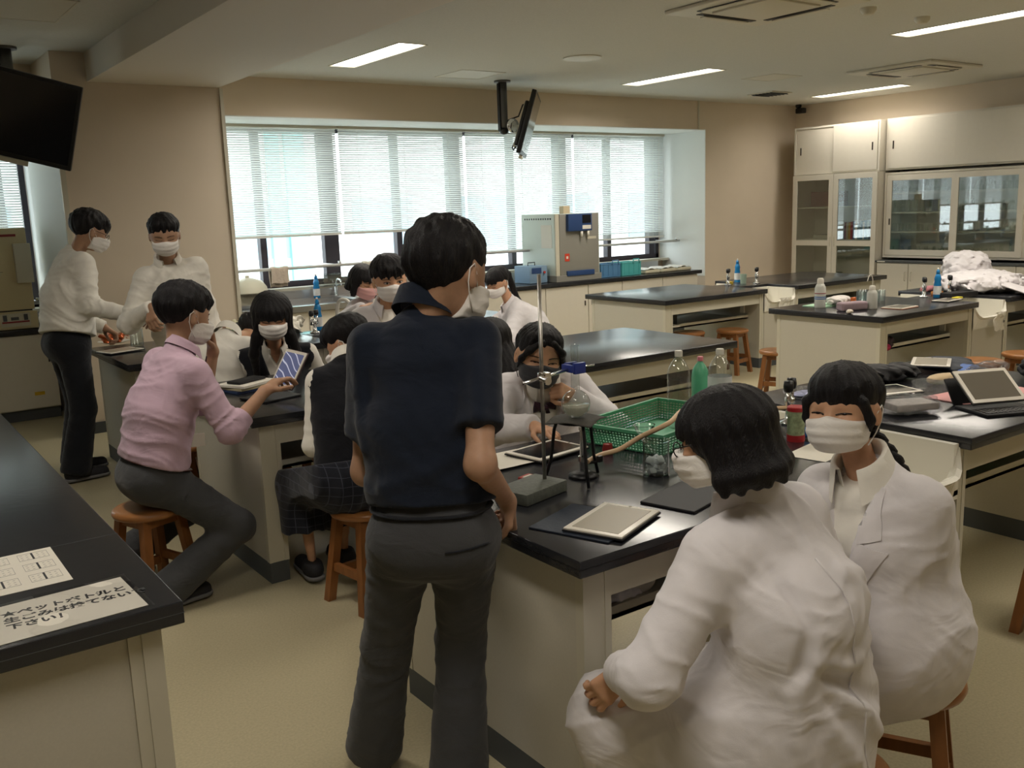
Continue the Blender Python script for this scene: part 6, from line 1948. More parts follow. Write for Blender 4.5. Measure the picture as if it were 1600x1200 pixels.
# ------------------------------------------------------------------ front right bench clutter
def soft(name, c, s, m, label, cat, rz=0.0, seed=1.0, amp=0.12, vox=0.006, group=None, sq=2.6, extra=None):
    """puffy soft object: a superellipsoid with rumples, resting on z"""
    c = np.array(c, float); a = rz
    ca, sa = math.cos(a), math.sin(a)
    R = np.array([[ca, sa, 0], [-sa, ca, 0], [0, 0, 1]])
    r = np.array(s, float)/2
    cc = c+np.array([0, 0, r[2]])
    def fn(p):
        q = (p-A3(cc))@A3(R).T
        k = (np.abs(q/A3(r))**sq).sum(1)**(1/sq)
        d = (k-1)*float(r.min())
        d = d-amp*float(r.min())*(warp(p, seed, 5.0)*0.5+warp(p, seed+3, 11.0)*0.35)
        if extra is not None: d = extra(p, q, d)
        return smax(d, -(p[:, 2]-(c[2]+0.0008)), 0.004)
    lo, hi = cc-np.linalg.norm(r[:2])*1.3, cc+np.linalg.norm(r[:2])*1.3
    lo[2] = c[2]-0.01; hi[2] = c[2]+s[2]*1.4+0.01
    V, F = mesh_sdf(fn, lo, hi, vox)
    mb = MB(); mb.v = [tuple(v) for v in V]; mb.f = [q[::-1] for q in F]
    o = solo(name, mb, m, label, cat, group, base=tuple(c), smooth=True)
    for p_ in o.data.polygons: p_.use_smooth = True
    return o
tablet((4.393, 2.539, 0.840), math.radians(28), 0.25, 0.18, 'white tablet lying on a dark case at the back of the right bench', case=M_navy)
soft('pouch', (4.55, 2.56, BZ), (0.42, 0.26, 0.035), M_navy, 'flat navy case under the far white tablet', 'case', 0.4, 2, 0.08)
soft('bag', (4.05, 2.58, BZ), (0.34, 0.2, 0.07), M_black, 'black soft bag behind the braided girl', 'bag', -0.3, 3, 0.25)
soft('pouch', (4.15, 2.33, BZ), (0.2, 0.09, 0.045), mat('beige_pouch', v3('c6b08c'), 0.7), 'beige rounded pencil pouch in the middle of the clutter', 'pouch', -0.15, 4, 0.06)
soft('plastic_bag', (3.98, 2.26, BZ), (0.22, 0.12, 0.045), M_crink, 'crumpled clear plastic wrapper before the beige pouch', 'bag', -0.5, 5, 0.5)
soft('plastic_bag', (4.52, 2.32, BZ), (0.34, 0.13, 0.05), M_crink, 'long crumpled clear bag beside the far white tablet', 'bag', 0.2, 6, 0.5)
soft('packet', (4.5, 2.42, BZ), (0.2, 0.09, 0.03), mat('blue_packet', v3('2c5fae'), 0.5), 'blue packet beside the long clear bag', 'packet', 0.3, 6, 0.3)
soft('bag', (4.72-0.12, 2.08, BZ), (0.28, 0.2, 0.09), M_black, 'dark checked pouch at the right edge of the bench', 'bag', 0.3, 7, 0.25)
solo('folder', MB().obox((4.02, 2.08, BZ+0.003), 0.5, 0.22, 0.004, rotz(-0.1)), mat('pink_folder', v3('d89a98'), 0.6), 'pink paper folder under the propped tablet', 'folder')
# zipped clear pouch with papers
t = thing('clear_pouch', (3.474, 2.093, 0.801), 'puffy clear zip pouch with metal snaps and papers inside', 'pouch')
cp = Vector((3.474, 2.093, 0.801))
def pf(p):
    c0, s0 = math.cos(-0.42), math.sin(-0.42)
    q = (p-A3(cp+Vector((0, 0, 0.035))))@A3([[c0, s0, 0], [-s0, c0, 0], [0, 0, 1]]).T
    k = (np.abs(q/A3((0.125, 0.085, 0.034)))**2.8).sum(1)**(1/2.8)
    return (k-1)*0.034-0.003*warp(p, 3, 7)-0.002*warp(p, 5, 17)
V, F = mesh_sdf(pf, np.array(cp)-0.16, np.array(cp)+0.16, 0.005)
to_obj('film', (V, F), M_crink, t)
mk('paper_pack', MB().obox(cp+Vector((0, 0, 0.033)), 0.19, 0.12, 0.03, rotz(-0.42), b=0.006), mat('paper_pack', v3('b9b3aa'), 0.6, noise=0.15, nscale=30), t)
for k in (-0.6, 0.5):
    mk('snap', MB().lathe([(0.006, 0), (0.006, 0.003), (0, 0.004)], cp+Vector((k*0.1+0.03, 0.055-k*0.045, 0.063)), n=12), M_chrome, t, True)
# propped tablet on a keyboard folio
A = Vector((3.459, 1.898, 0.930)); B = Vector((3.564, 1.849, 0.955)); D_ = Vector((3.677, 1.756, 0.840))
t = thing('tablet_on_stand', (3.72, 1.9, BZ), 'white tablet propped up on a black keyboard folio at right', 'tablet', 'tablets')
c0 = Vector((3.80, 1.93, BZ))
Mt = rotz(math.radians(-24)) @ Matrix.Rotation(math.radians(38), 4, 'X')
cc = c0+Vector((0.02, 0.02, 0.085))
mk('bezel', MB().obox(cc, 0.25, 0.178, 0.007, Mt, b=0.0028), M_tabw, t, True, angle=40)
mk('screen', MB().obox(cc+Mt @ Vector((0, 0, 0.0038)), 0.215, 0.143, 0.001, Mt), M_tabd, t)
mk('back_cover', MB().obox(cc+Mt @ Vector((0, 0, -0.006)), 0.256, 0.184, 0.005, Mt, b=0.002), M_black, t, True, angle=40)
mk('support_flap', MB().obox(c0+rotz(math.radians(-24)) @ Vector((0.0, 0.11, 0.05)), 0.23, 0.006, 0.12, rotz(math.radians(-24)) @ Matrix.Rotation(math.radians(-35), 4, 'X')), M_black, t)
kb = mk('keyboard', MB().obox(c0+rotz(math.radians(-24)) @ Vector((-0.01, -0.07, 0.006)), 0.27, 0.2, 0.011, rotz(math.radians(-24)), b=0.003), M_black, t, True, angle=40)
for r in range(4):
    for k in range(11):
        mk('key', MB().obox(c0+rotz(math.radians(-24)) @ Vector((-0.12+k*0.0205, -0.14+r*0.019, 0.0125)), 0.017, 0.015, 0.0025), M_blackp, kb)
tablet((3.770, 2.385, 0.806), math.radians(-20), 0.25, 0.18, 'dark tablet lying beside the ear of the braided girl', M_screen)
soft('plastic_bag', (3.46, 2.6, BZ), (0.2, 0.14, 0.04), M_crink, 'clear wrapper with blue print left of the braided girl', 'bag', 0.2, 8, 0.4)
soft('packet', (3.47, 2.6, BZ), (0.14, 0.08, 0.02), mat('blue_white_packet', v3('a9afd0'), 0.5, noise=0.3, nscale=40), 'pale blue packet inside the wrapper left of the braided girl', 'packet', 0.2, 8, 0.1)
basket((4.0, 2.2, 0.512), 0.5, 0.34, 0.09, 0.0, M_gtray, 'green basket on the shelf inside the front right bench', 'basket', 20)
# plush seal-like toy and cloth on the front bench shelf
sl = soft('plush_toy', (1.822, 1.979, 0.511), (0.17, 0.11, 0.1), mat('white_plush', v3('cfc9bd'), 0.95, bump=0.3, bscale=300), 'small white plush toy with black dot eyes on the bench shelf', 'toy', -0.3, 2, 0.02, 0.005, sq=2.0)
for dx in (-0.012, 0.016):
    mk('eye', MB().lathe([(0, -0.005), (0.005, 0), (0, 0.005)], Vector((1.822, 1.979, 0.511))+Vector((dx-0.022, -0.052, 0.058)), n=10), M_blackp, sl, True)
soft('folded_cloth', (1.78, 1.98, 0.511), (0.16, 0.12, 0.06), M_coat, 'pale folded cloth beside the plush toy', 'cloth', 0.4, 5, 0.2)

# ------------------------------------------------------------------ second row bench: raised tablet, notebooks
def wavy():
    m = mat('tablet_wave_screen', v3('5d6488'), 0.3, emit=v3('5d6488'), estr=0.35)
    nt = m.node_tree; b = nt.nodes['Principled BSDF']
    tc = nt.nodes.new('ShaderNodeTexCoord'); w = nt.nodes.new('ShaderNodeTexWave')
    w.inputs['Scale'].default_value = 14.0; w.inputs['Distortion'].default_value = 3.5; w.inputs['Detail Scale'].default_value = 0.8; w.inputs['Detail'].default_value = 0.5
    nt.links.new(tc.outputs['Object'], w.inputs['Vector'])
    g = nt.nodes.new('ShaderNodeMath'); g.operation = 'GREATER_THAN'; g.inputs[1].default_value = 0.93
    nt.links.new(w.outputs['Fac'], g.inputs[0])
    mx = nt.nodes.new('ShaderNodeMix'); mx.data_type = 'RGBA'
    mx.inputs[6].default_value = (*v3('5d6488'), 1); mx.inputs[7].default_value = (*v3('c8cce0'), 1)
    nt.links.new(g.outputs[0], mx.inputs[0])
    nt.links.new(mx.outputs[2], b.inputs['Base Color']); nt.links.new(mx.outputs[2], b.inputs['Emission Color'])
    return m
tl, tr_, bl = Vector((1.758, 4.370, 1.019)), Vector((1.807, 4.232, 1.003)), Vector((1.663, 4.354, 0.871))
xd = (tr_-tl); yd = (tl-bl)
t = thing('tablet', (bl+Vector((0.08, 0, 0)))[:], 'tablet with a blue wave wallpaper held upright over the bench', 'tablet', 'tablets')
w_, h_ = 0.145, 0.192
X = xd.normalized(); Zn = X.cross(yd).normalized(); Y = Zn.cross(X)
Mf = frame_m(X, Y, Zn)
cen = bl+X*(w_/2)+Y*(h_/2)
mk('bezel', MB().obox(cen, w_, h_, 0.007, Mf, b=0.0028), M_tabw, t, True, angle=40)
mk('screen', MB().obox(cen+Zn*0.0038, w_-0.02, h_-0.03, 0.001, Mf), wavy(), t)
mk('case', MB().obox(cen-Zn*0.006, w_+0.008, h_+0.008, 0.006, Mf, b=0.002), mat('maroon_case', v3('3a2326'), 0.5), t, True, angle=40)
mk('folio_base', MB().obox((1.66, 4.36, BZ+0.006), 0.22, 0.2, 0.01, rotz(0.3), b=0.003), M_black, t)
for i, (m_, dz, lb, sx) in enumerate(((mat('navy_notebook', v3('27375c'), 0.5), 0.0, 'blue notebook at the bottom of the stack by the raised tablet', 0.2), (mat('cream_notebook', v3('b5ac8c'), 0.7), 0.014, 'cream notebook on top of the blue one', 0.19),
                          (M_paper, 0.028, 'white papers on top of the notebooks', 0.2))):
    solo('notebook', MB().obox((1.66, 4.68, BZ+0.007+dz), sx+0.04, 0.19, 0.012, rotz(0.12*(i-1)+0.35), b=0.001), m_, lb, 'notebook', 'notebook stack on the second bench')
solo('phone_case', MB().obox((1.66, 4.68, BZ+0.049), 0.19, 0.09, 0.014, rotz(0.45), b=0.005), M_black, 'black phone case on top of the notebook stack', 'phone', smooth=True)

# ------------------------------------------------------------------ generic bottles and faucets on the decks
M_bb = mat('blue_detergent', v3('1f86c8'), 0.25, trans=0.25)
def detergent(c, label, s=1.0, h=0.215, yellow=False):
    c = Vector(c)
    t = thing('detergent_bottle', c, label, 'bottle', 'blue detergent bottles')
    r = 0.031*s
    mk('bottle_body', MB().lathe([(0, 0), (r, 0), (r*1.05, 0.01), (r, h*0.45), (r*0.82, h*0.6), (r*0.95, h*0.68), (r*0.6, h*0.82), (r*0.45, h*0.84)], c, n=20), M_bb, t, True)
    mk('cap', MB().lathe([(r*0.5, h*0.83), (r*0.5, h*0.93), (r*0.28, h), (0, h)], c, n=14), M_bb, t, True)
    mk('tip', MB().lathe([(r*0.28, h*0.99), (r*0.24, h*1.05), (0, h*1.06)], c, n=10), M_cap, t, True)
    mk('label', MB().lathe([(r*1.07, h*0.12), (r*1.04, h*0.42)], c, n=20, cap=False), mat('yellow_label', v3('d9c64a'), 0.5) if yellow else M_lab, t, True)
    return t
detergent((3.351, 4.831, 0.800), 'blue detergent bottle with yellow label left of the bow-tie girl', 1.0, 0.2, True)
detergent((8.012, 6.912, 0.800), 'blue detergent bottle on the far deck before the cream wall', 1.0, 0.24)
detergent((7.656, 4.401, 0.800), 'blue detergent bottle on the deck before the lab coat heap', 1.0, 0.24)
detergent((3.0, 6.75, 0.8), 'blue bottle on the third-row deck beside the white hoses', 1.0, 0.24)
detergent((4.14, 9.3, 0.81), 'blue bottle on the window sink left of the pink-masked girl', 1.1, 0.24)
detergent((3.56, 9.3, 0.81), 'blue bottle on the window sink under the beige towel', 1.0, 0.2)
for x, y, lb in ((7.68, 6.75, 'gas tap with black knobs left of the far blue bottle'), (7.98, 6.62, 'gas tap with black knobs right of the far blue bottle'), (7.62, 4.5, 'gas tap left of the blue bottle before the coat heap'), (7.92, 4.44, 'gas tap right of the blue bottle before the coat heap'),
                 (3.05, 4.5, 'gas tap on the second-row deck'), (2.9, 6.6, 'gas tap on the third-row deck')):
    gas_tap(x, y, 0.8, lb, 0.6, 1.2)
solo('sponge', MB().obox((7.76, 6.8, 0.815), 0.06, 0.05, 0.03, b=0.005), mat('yellow_sponge', v3('c9ae3c'), 0.9), 'yellow sponge between the far gas tap and blue bottle', 'sponge', smooth=True)
solo('sponge', MB().obox((7.86, 4.52, 0.817), 0.1, 0.06, 0.032, b=0.005), mat('orange_sponge', v3('cf8a4a'), 0.9), 'orange sponge right of the blue bottle before the coats', 'sponge', smooth=True)
solo('sponge', MB().obox((7.62, 4.2, 0.81), 0.09, 0.05, 0.02, b=0.005), mat('yellow_sponge2', v3('cfc23a'), 0.9), 'bright yellow sponge in front of the right gas tap', 'sponge', smooth=True)
solo('black_case', MB().obox((7.82, 4.3, 0.82), 0.36, 0.12, 0.045, rotz(-0.1), b=0.006), M_black, 'long black case on the deck before the coat heap', 'case', smooth=True)
solo('cup', MB().lathe([(0, 0), (0.03, 0), (0.035, 0.1), (0.033, 0.1), (0.028, 0.004), (0, 0.004)], (7.92, 6.75, 0.8), n=20, cap=False), mat('pale_green_plastic', v3('a9bfae'), 0.5), 'pale green cup between the far bottle and gas tap', 'cup', smooth=True)

# cloths over the sinks
def sinkcloth(x, y, z, w, l, label):
    g = MB().grid(lambda u, v: (x+w*(u-0.5)+0.008*math.sin(v*8), y-0.02*math.sin(PI*min(v*2.2, 1))+0.005*math.sin(u*14+v*3), z+0.012-l*max(0, v-0.15)+0.03*math.sin(PI*min(1, v/0.3))*0.3-0.012*abs(math.sin(u*6))*v), 12, 16, 0.006)
    solo('sink_cloth', g, M_towelw, label, 'cloth', 'cloths hanging over sink edges', smooth=True)
sinkcloth(7.78, 6.09, 0.68, 0.16, 0.17, 'white cloth hanging over the far sink edge')
sinkcloth(7.8, 3.93, 0.68, 0.14, 0.17, 'beige-white cloth hanging over the sink beside the coat heap')

# ------------------------------------------------------------------ right middle bench
M_ldpe = mat('milky_plastic', v3('d8d8cf'), 0.45, trans=0.2)
def wash_bottle(c, h, r, label, nozzle=False, printed=False):
    c = Vector(c)
    t = thing('squeeze_bottle', c, label, 'bottle', 'milky squeeze bottles')
    mk('bottle_body', MB().lathe([(0, 0), (r, 0), (r*1.03, 0.01), (r, h*0.68), (r*0.7, h*0.8), (r*0.45, h*0.83)], c, n=22), M_ldpe, t, True)
    mk('cap', MB().lathe([(r*0.6, h*0.82), (r*0.6, h*0.95), (r*0.45, h), (0, h)], c, n=18), M_cap, t, True, angle=40)
    if nozzle: mk('nozzle', MB().tube(spline([c+Vector((0, 0, h*0.98)), c+Vector((0, 0, h*1.25)), c+Vector((-0.02, 0.0, h*1.45)), c+Vector((-0.05, 0.0, h*1.42)), c+Vector((-0.07, 0, h*1.2))]), 0.0035, n=8), M_cap, t, True)
    if printed:
        bp = mat('blue_print', v3('3a6fae'), 0.5)
        for z in (0.3, 0.36, 0.48):
            mk('print_line', MB().lathe([(r*1.035, h*z), (r*1.035, h*(z+0.03))], c, n=22, cap=False), bp if z < 0.4 else mat('red_print', v3('9c4a4a'), 0.5), t, True)
wash_bottle((6.442, 4.696, 0.800), 0.24, 0.043, 'milky white bottle with blue printed bands on the right middle bench', printed=True)
wash_bottle((6.595, 4.327, 0.800), 0.185, 0.04, 'milky squeeze bottle with bent thin nozzle', nozzle=True)
solo('pencil_case', MB().obox(Vector((6.433, 4.394, 0.800))+Vector((0, 0, 0.035)), 0.24, 0.09, 0.068, rotz(-0.3), b=0.02, bs=4), cloth_mat('mauve_fabric', v3('a08c92'), fold=0.2), 'mauve fabric pencil case near the corner of the right middle bench', 'pencil case', smooth=True)
soft('packet', (6.72, 4.72, 0.8006), (0.28, 0.14, 0.07), mat('white_wrap', v3('d8d2cc'), 0.4), 'white wrapped package behind the mauve pencil case', 'package', 0.2, 9, 0.2)
solo('orange_tag', MB().obox((6.75, 4.6, 0.835), 0.05, 0.03, 0.06, rotz(0.2), b=0.004), mat('orange_card', v3('d8743a'), 0.5), 'small orange tag between package and squeeze bottle', 'tag')
solo('notebook', MB().obox((6.6, 4.78, 0.8045), 0.3, 0.2, 0.008, rotz(0.1)), mat('mint_notebook', v3('a9d0b0'), 0.6), 'mint green notebook on the left of the bench', 'notebook')
soft('eraser', (6.225, 4.27, 0.8006), (0.07, 0.05, 0.035), mat('cream_rubber', v3('d9cfc0'), 0.5), 'small cream and orange eraser at the bench edge', 'eraser', 0.3, 3, 0.05, 0.004, sq=2.2)
tablet((6.791, 4.208, 0.801), math.radians(4), 0.25, 0.175, 'tablet in a copper-coloured case on the right middle bench', M_tabd, case=mat('copper_case', v3('b8846c'), 0.4))
tablet((7.461, 4.198, 0.801), math.radians(4), 0.25, 0.14, 'tablet with white edges at the right end of the bench', M_tabd)
for i, (px, lb) in enumerate((((6.95, 4.66), 'first'), ((7.05, 4.6), 'second'), ((7.16, 4.62), 'third'), ((7.08, 4.74), 'back'))):
    beaker((px[0], px[1], 0.8006), 0.04, 0.095, '%s small glass beaker behind the bent-nozzle bottle' % lb, group='small beakers on the right middle bench')
soft('cloth_bundle', (6.45, 4.2, 0.512), (0.3, 0.22, 0.1), cloth_mat('dark_bundle', v3('4a3c40'), fold=0.5), 'dark bundle on the shelf of the right middle bench', 'bag', 0.2, 3, 0.3, 0.01)
soft('pouch', (6.38, 4.08, 0.512), (0.12, 0.09, 0.06), mat('magenta_pouch', v3('a8204e'), 0.6), 'magenta pouch on the shelf of the right middle bench', 'pouch', 0.2, 3, 0.2)
# heap of lab coats
def heap(p, q, d):
    return d-0.012*(1-np.abs(np.sin(q[:, 0]*9+q[:, 1]*5+warp(p, 2, 2)*1.2)))-0.007*(1-np.abs(np.sin(q[:, 1]*17+q[:, 0]*7+warp(p, 4, 2))))
soft('lab_coat_heap', (8.42, 4.45, 0.8006), (0.85, 0.62, 0.17), M_coat, 'white lab coats heaped on the right bench', 'lab coat', 0.3, 3, 0.12, 0.012, sq=2.2, extra=heap)
soft('lab_coat_heap', (8.75, 4.75, 0.83), (0.5, 0.4, 0.3), M_coat, 'white lab coat bundle rising at the back of the heap', 'lab coat', 0.5, 6, 0.1, 0.012, sq=2.2, extra=heap)
hc = MB().grid(lambda u, v: (8.16+0.34*u*(1-0.25*v)+0.02*math.sin(v*5), 4.12-0.24*min(1, v*4)-0.03*math.sin(u*13+v*2)*min(1, v*3)-0.05*v, 0.885-0.08*min(1, v*4)-0.62*max(0, v-0.2)+0.02*math.sin(u*5)), 26, 26, 0.008)
solo('lab_coat_sleeve', hc, M_coat, 'lab coat hanging down over the edge of the right bench', 'lab coat', smooth=True)
soft('package', (8.12, 4.75, 0.8006), (0.22, 0.1, 0.05), mat('pink_packet', v3('b87a80'), 0.6), 'pink edged packet on the left end of the heaped bench', 'packet', 0, 3, 0.1)
# far bench shelf objects
solo('bunsen_box', MB().obox((6.5, 6.45, 0.575), 0.12, 0.1, 0.14, b=0.006), mat('dark_grey_box', v3('3c4042'), 0.5), 'dark instrument on the shelf of the far bench', 'instrument', smooth=True)
solo('tray', MB().obox((6.35, 6.4, 0.52), 0.3, 0.2, 0.02, b=0.003), M_paper, 'white papers on the shelf of the far bench', 'paper')

# ------------------------------------------------------------------ third-row bench at the left
tablet((1.524, 6.719, 0.806), math.radians(18), 0.25, 0.18, 'tablet at the corner of the left third-row bench', M_tabs)
solo('plate', MB().lathe([(0, 0.0), (0.07, 0.002), (0.11, 0.014), (0.112, 0.016), (0.07, 0.006), (0, 0.004)], (1.613, 7.275, 0.801), n=32), M_white, 'white plate under the shiny orange foil', 'plate', smooth=True)
soft('foil', Vector((1.599, 7.212, 0.813)), (0.15, 0.12, 0.07), mat('orange_foil', v3('c9683a'), 0.25, 0.6), 'shiny orange crumpled foil on the white plate', 'foil', 0.2, 4, 0.5, 0.006)
beaker((1.703, 6.975, 0.801), 0.045, 0.12, 'glass beaker on the left third-row bench before the standing student')
basket((2.3, 6.75, 0.8006), 0.42, 0.3, 0.09, 0.1, M_gtray, 'green basket with odds and ends behind the girl in the vest', 'basket', 20)
for dx, c_, lb in ((-0.1, 'b8907c', 'pinkish packet in the green basket'), (0.02, 'd8d2b0', 'pale cloth in the green basket'), (0.12, '3a3c44', 'dark pouch in the green basket')):
    soft('packet', (2.3+dx, 6.75, 0.82), (0.15, 0.14, 0.11), mat('pk'+c_, v3(c_), 0.6), lb, 'packet', 0.5, dx*40, 0.4, 0.008)
soft('towel', (2.72, 6.7, 0.8006), (0.22, 0.2, 0.13), M_towelw, 'white crumpled cloth at the right of the green basket', 'cloth', 0.3, 4, 0.4, 0.008)
for i, x in enumerate((2.98, 3.12)):
    solo('sink_hose', MB().tube(spline([(x, 6.35, 0.8), (x, 6.35, 1.0), (x+0.015, 6.3, 1.06), (x+0.04, 6.22, 1.03), (x+0.045, 6.2, 0.86)]), 0.014, n=10), M_cap, ('left', 'right')[i]+' white arched sink hose behind the seated students', 'hose', 'white sink hoses', smooth=True)
solo('sponge', MB().obox((3.1, 6.6, 0.82), 0.08, 0.05, 0.04, b=0.005), mat('orange_sponge', v3('cf8a4a'), 0.9), 'orange sponge beside the arched white hoses', 'sponge', smooth=True)

# ------------------------------------------------------------------ machines and baskets on the window counter
M_mach = mat('grey_machine_face', v3('8c8a82'), 0.5, noise=0.03, nscale=200)
M_machs = mat('pale_green_machine_side', v3('cfd8cf'), 0.5)
M_mblue = mat('machine_blue', v3('2c4674'), 0.4)
t = thing('drying_oven', (7.23, 9.0, 0.8), 'grey and blue laboratory apparatus on the window counter', 'apparatus')
mk('cabinet_body', MB().obox((7.24, 9.02, 1.2), 0.69, 0.64, 0.79, b=0.006), M_machs, t, True, angle=30)
mk('front_panel', MB().obox((7.26, 8.692, 1.23), 0.60, 0.02, 0.72, b=0.004), M_mach, t, True, angle=30)
mk('side_strip', MB().box(6.9, 6.955, 8.685, 8.70, 0.83, 1.59), M_frame, t)
mk('base', MB().obox((7.24, 8.98, 0.84), 0.7, 0.62, 0.075, b=0.004), M_mach, t)
pn = mk('control_box', MB().obox((7.24, 8.665, 1.49), 0.36, 0.06, 0.2, b=0.005), M_mblue, t, True, angle=30)
mk('display', MB().box(7.27, 7.4, 8.632, 8.636, 1.48, 1.575), M_screen, pn)
mk('button_row', MB().box(7.27, 7.4, 8.631, 8.636, 1.41, 1.455), M_white, pn)
for x in (7.27, 7.37): mk('outlet', MB().cyl((x, 8.65, 1.385), (x, 8.65, 1.32), 0.016), M_white, t, True)
mk('lower_tray', MB().obox((7.26, 8.675, 0.895), 0.42, 0.03, 0.06, b=0.004), M_mblue, t, True, angle=30)
rl = mk('warning_label', MB().box(7.03, 7.1, 8.679, 8.681, 1.04, 1.13), mat('red_label', v3('c8432c'), 0.5), t)
mk('mark', MB().prism([(7.045, 1.1), (7.085, 1.1), (7.065, 1.055)], -8.6788, -8.6782, Matrix(((1, 0, 0, 0), (0, 0, -1, 0), (0, 1, 0, 0), (0, 0, 0, 1))) @ Matrix.Identity(4)) if False else MB().box(7.05, 7.08, 8.6778, 8.679, 1.07, 1.1), M_white, rl)
mk('name_strip', MB().box(7.38, 7.52, 8.679, 8.681, 1.29, 1.32), M_frame, t)
for k in range(12): mk('vent_slot', MB().box(6.892, 6.895, 8.76+k*0.045, 8.78+k*0.045, 1.53, 1.55), M_plinth, t)
mk('notice', MB().box(6.891, 6.894, 8.75, 8.95, 1.2, 1.47), M_paper, t)
solo('carton', MB().obox((7.22, 8.9, 1.64), 0.1, 0.08, 0.09, b=0.003), mat('beige_carton', v3('cdbb9c'), 0.7), 'small beige carton on top of the grey apparatus', 'box')
t = thing('power_unit', (6.72, 8.92, 0.8), 'small blue apparatus with a handle left of the grey oven', 'apparatus')
M_lb = mat('blue_grey_case', v3('7f9bb4'), 0.5)
mk('case', MB().obox((6.7, 8.92, 0.905), 0.26, 0.3, 0.2, b=0.008), M_lb, t, True, angle=30)
mk('face_plate', MB().box(6.6, 6.74, 8.766, 8.77, 0.92, 0.985), M_mblue, t)
mk('knob', MB().cyl((6.78, 8.765, 0.93), (6.78, 8.75, 0.93), 0.014), mat('red_knob', v3('b03a34'), 0.5), t)
mk('handle', MB().tube([(6.66, 8.92, 1.005), (6.66, 8.92, 1.04), (6.76, 8.92, 1.04), (6.76, 8.92, 1.005)], 0.006, n=6), M_blackp, t, True)
M_bask = mat('blue_basket_plastic', v3('5f93c0'), 0.4, trans=0.2)
M_teal2 = mat('teal_basket_plastic', v3('5cc0c0'), 0.4, trans=0.2)
for (x, m_, nm) in ((7.80, M_bask, 'blue'), (8.15, M_teal2, 'teal')):
    t = thing('handled_basket', (x, 8.86, 0.8), '%s plastic basket of glassware on the window counter' % nm, 'basket', 'plastic baskets on the window counter')
    mk('walls', MB().box(x-0.16, x-0.153, 8.74, 8.98, 0.81, 0.96).box(x+0.153, x+0.16, 8.74, 8.98, 0.81, 0.96).box(x-0.153, x+0.153, 8.74, 8.747, 0.81, 0.96).box(x-0.153, x+0.153, 8.973, 8.98, 0.81, 0.96).box(x-0.16, x+0.16, 8.74, 8.98, 0.803, 0.81), m_, t)
    mk('handle', MB().tube([(x+0.02, 8.735, 0.95), (x+0.03, 8.735, 1.0), (x+0.12, 8.735, 1.0), (x+0.13, 8.735, 0.95)], 0.009, n=8), m_, t, True)
    mk('rim', MB().tube([(x-0.16, 8.74, 0.962), (x+0.16, 8.74, 0.962), (x+0.16, 8.98, 0.962), (x-0.16, 8.98, 0.962)], 0.007, n=6, closed=True), m_, t)
    for k in range(4): mk('rib', MB().box(x-0.12+k*0.08-0.003, x-0.12+k*0.08+0.003, 8.735, 8.74, 0.82, 0.95), m_, t)
for i, x in enumerate((8.52, 8.82, 9.1)):
    t = thing('wrapped_tray', (x, 8.9, 0.8006), ('left', 'middle', 'right')[i]+' film-wrapped cream tray at the end of the black counter', 'tray', 'wrapped trays on the window counter')
    mk('tray', MB().obox((x, 8.88, 0.822), 0.25, 0.28, 0.04, b=0.01), mat('cream_tray', v3('cfc8ae'), 0.5), t, True)
    mk('film', MB().grid(lambda u, v, x=x: (x-0.13+0.26*u, 8.75+0.28*v, 0.848+0.02*abs(math.sin(u*7+v*9+x*5))*math.sin(PI*u)), 14, 14, 0.001), mat('white_film', v3('e0e0dc'), 0.35), t, True)
# dome and boxes near the sinks
solo('dome_cover', MB().lathe([(0.19, 0), (0.195, 0.008), (0.185, 0.06), (0.14, 0.12), (0.05, 0.15), (0.02, 0.155), (0.02, 0.175), (0, 0.18)], (3.36, 9.2, 0.93), n=32), mat('cream_dome', v3('d5d2bf'), 0.5), 'cream dome cover on the sill behind the sinks', 'cover', smooth=True)
solo('rack', MB().box(3.2, 3.5, 9.12, 9.3, 0.812, 0.925), M_frame, 'pale box under the cream dome', 'box')
t = thing('plastic_box', (4.35, 9.33, 0.93), 'clear plastic box on the sill by the dark mullion', 'box')
mk('shell', MB().box(4.2, 4.62, 9.24, 9.245, 0.935, 1.06).box(4.2, 4.62, 9.4, 9.405, 0.935, 1.06).box(4.2, 4.205, 9.24, 9.405, 0.935, 1.06).box(4.615, 4.62, 9.24, 9.405, 0.935, 1.06).box(4.2, 4.62, 9.24, 9.405, 0.93, 0.935), M_clear, t)
solo('soap_tray', MB().obox((4.62, 9.2, 0.835), 0.12, 0.07, 0.03, b=0.006), mat('tan_soap', v3('c98f6c'), 0.5), 'tan soap block beside the middle faucet', 'soap', smooth=True)
# beige cabinet machine at the left
M_beige = mat('beige_machine', v3('cdbf98'), 0.5, noise=0.02, nscale=100)
t = thing('cabinet_machine', (0.85, 9.15, 0.8), 'beige box-shaped machine with red stripe on the left counter', 'apparatus')
mk('body', MB().obox((0.86, 9.17, 1.31), 1.04, 0.42, 0.69, b=0.01), M_beige, t, True, angle=30)
mk('base', MB().obox((0.86, 9.16, 0.88), 1.06, 0.46, 0.15, b=0.008), M_beige, t, True, angle=30)
mk('gap', MB().box(0.36, 1.36, 8.97, 9.3, 0.955, 0.966), M_blackp, t)
mk('red_stripe', MB().box(0.6, 1.3, 8.957, 8.96, 1.585, 1.605), mat('red_stripe', v3('8f2f33'), 0.5), t)
mk('side_box', MB().obox((1.33, 8.94, 1.36), 0.13, 0.06, 0.33, b=0.006), M_frame, t, True, angle=30)
cpn = mk('control_panel', MB().box(1.1, 1.33, 8.925, 8.93, 0.83, 0.94), M_frame, t)
mk('switch', MB().box(1.12, 1.15, 8.918, 8.925, 0.88, 0.93).box(1.28, 1.31, 8.918, 8.925, 0.88, 0.93).box(1.18, 1.24, 8.918, 8.925, 0.885, 0.91), M_plinth, cpn)
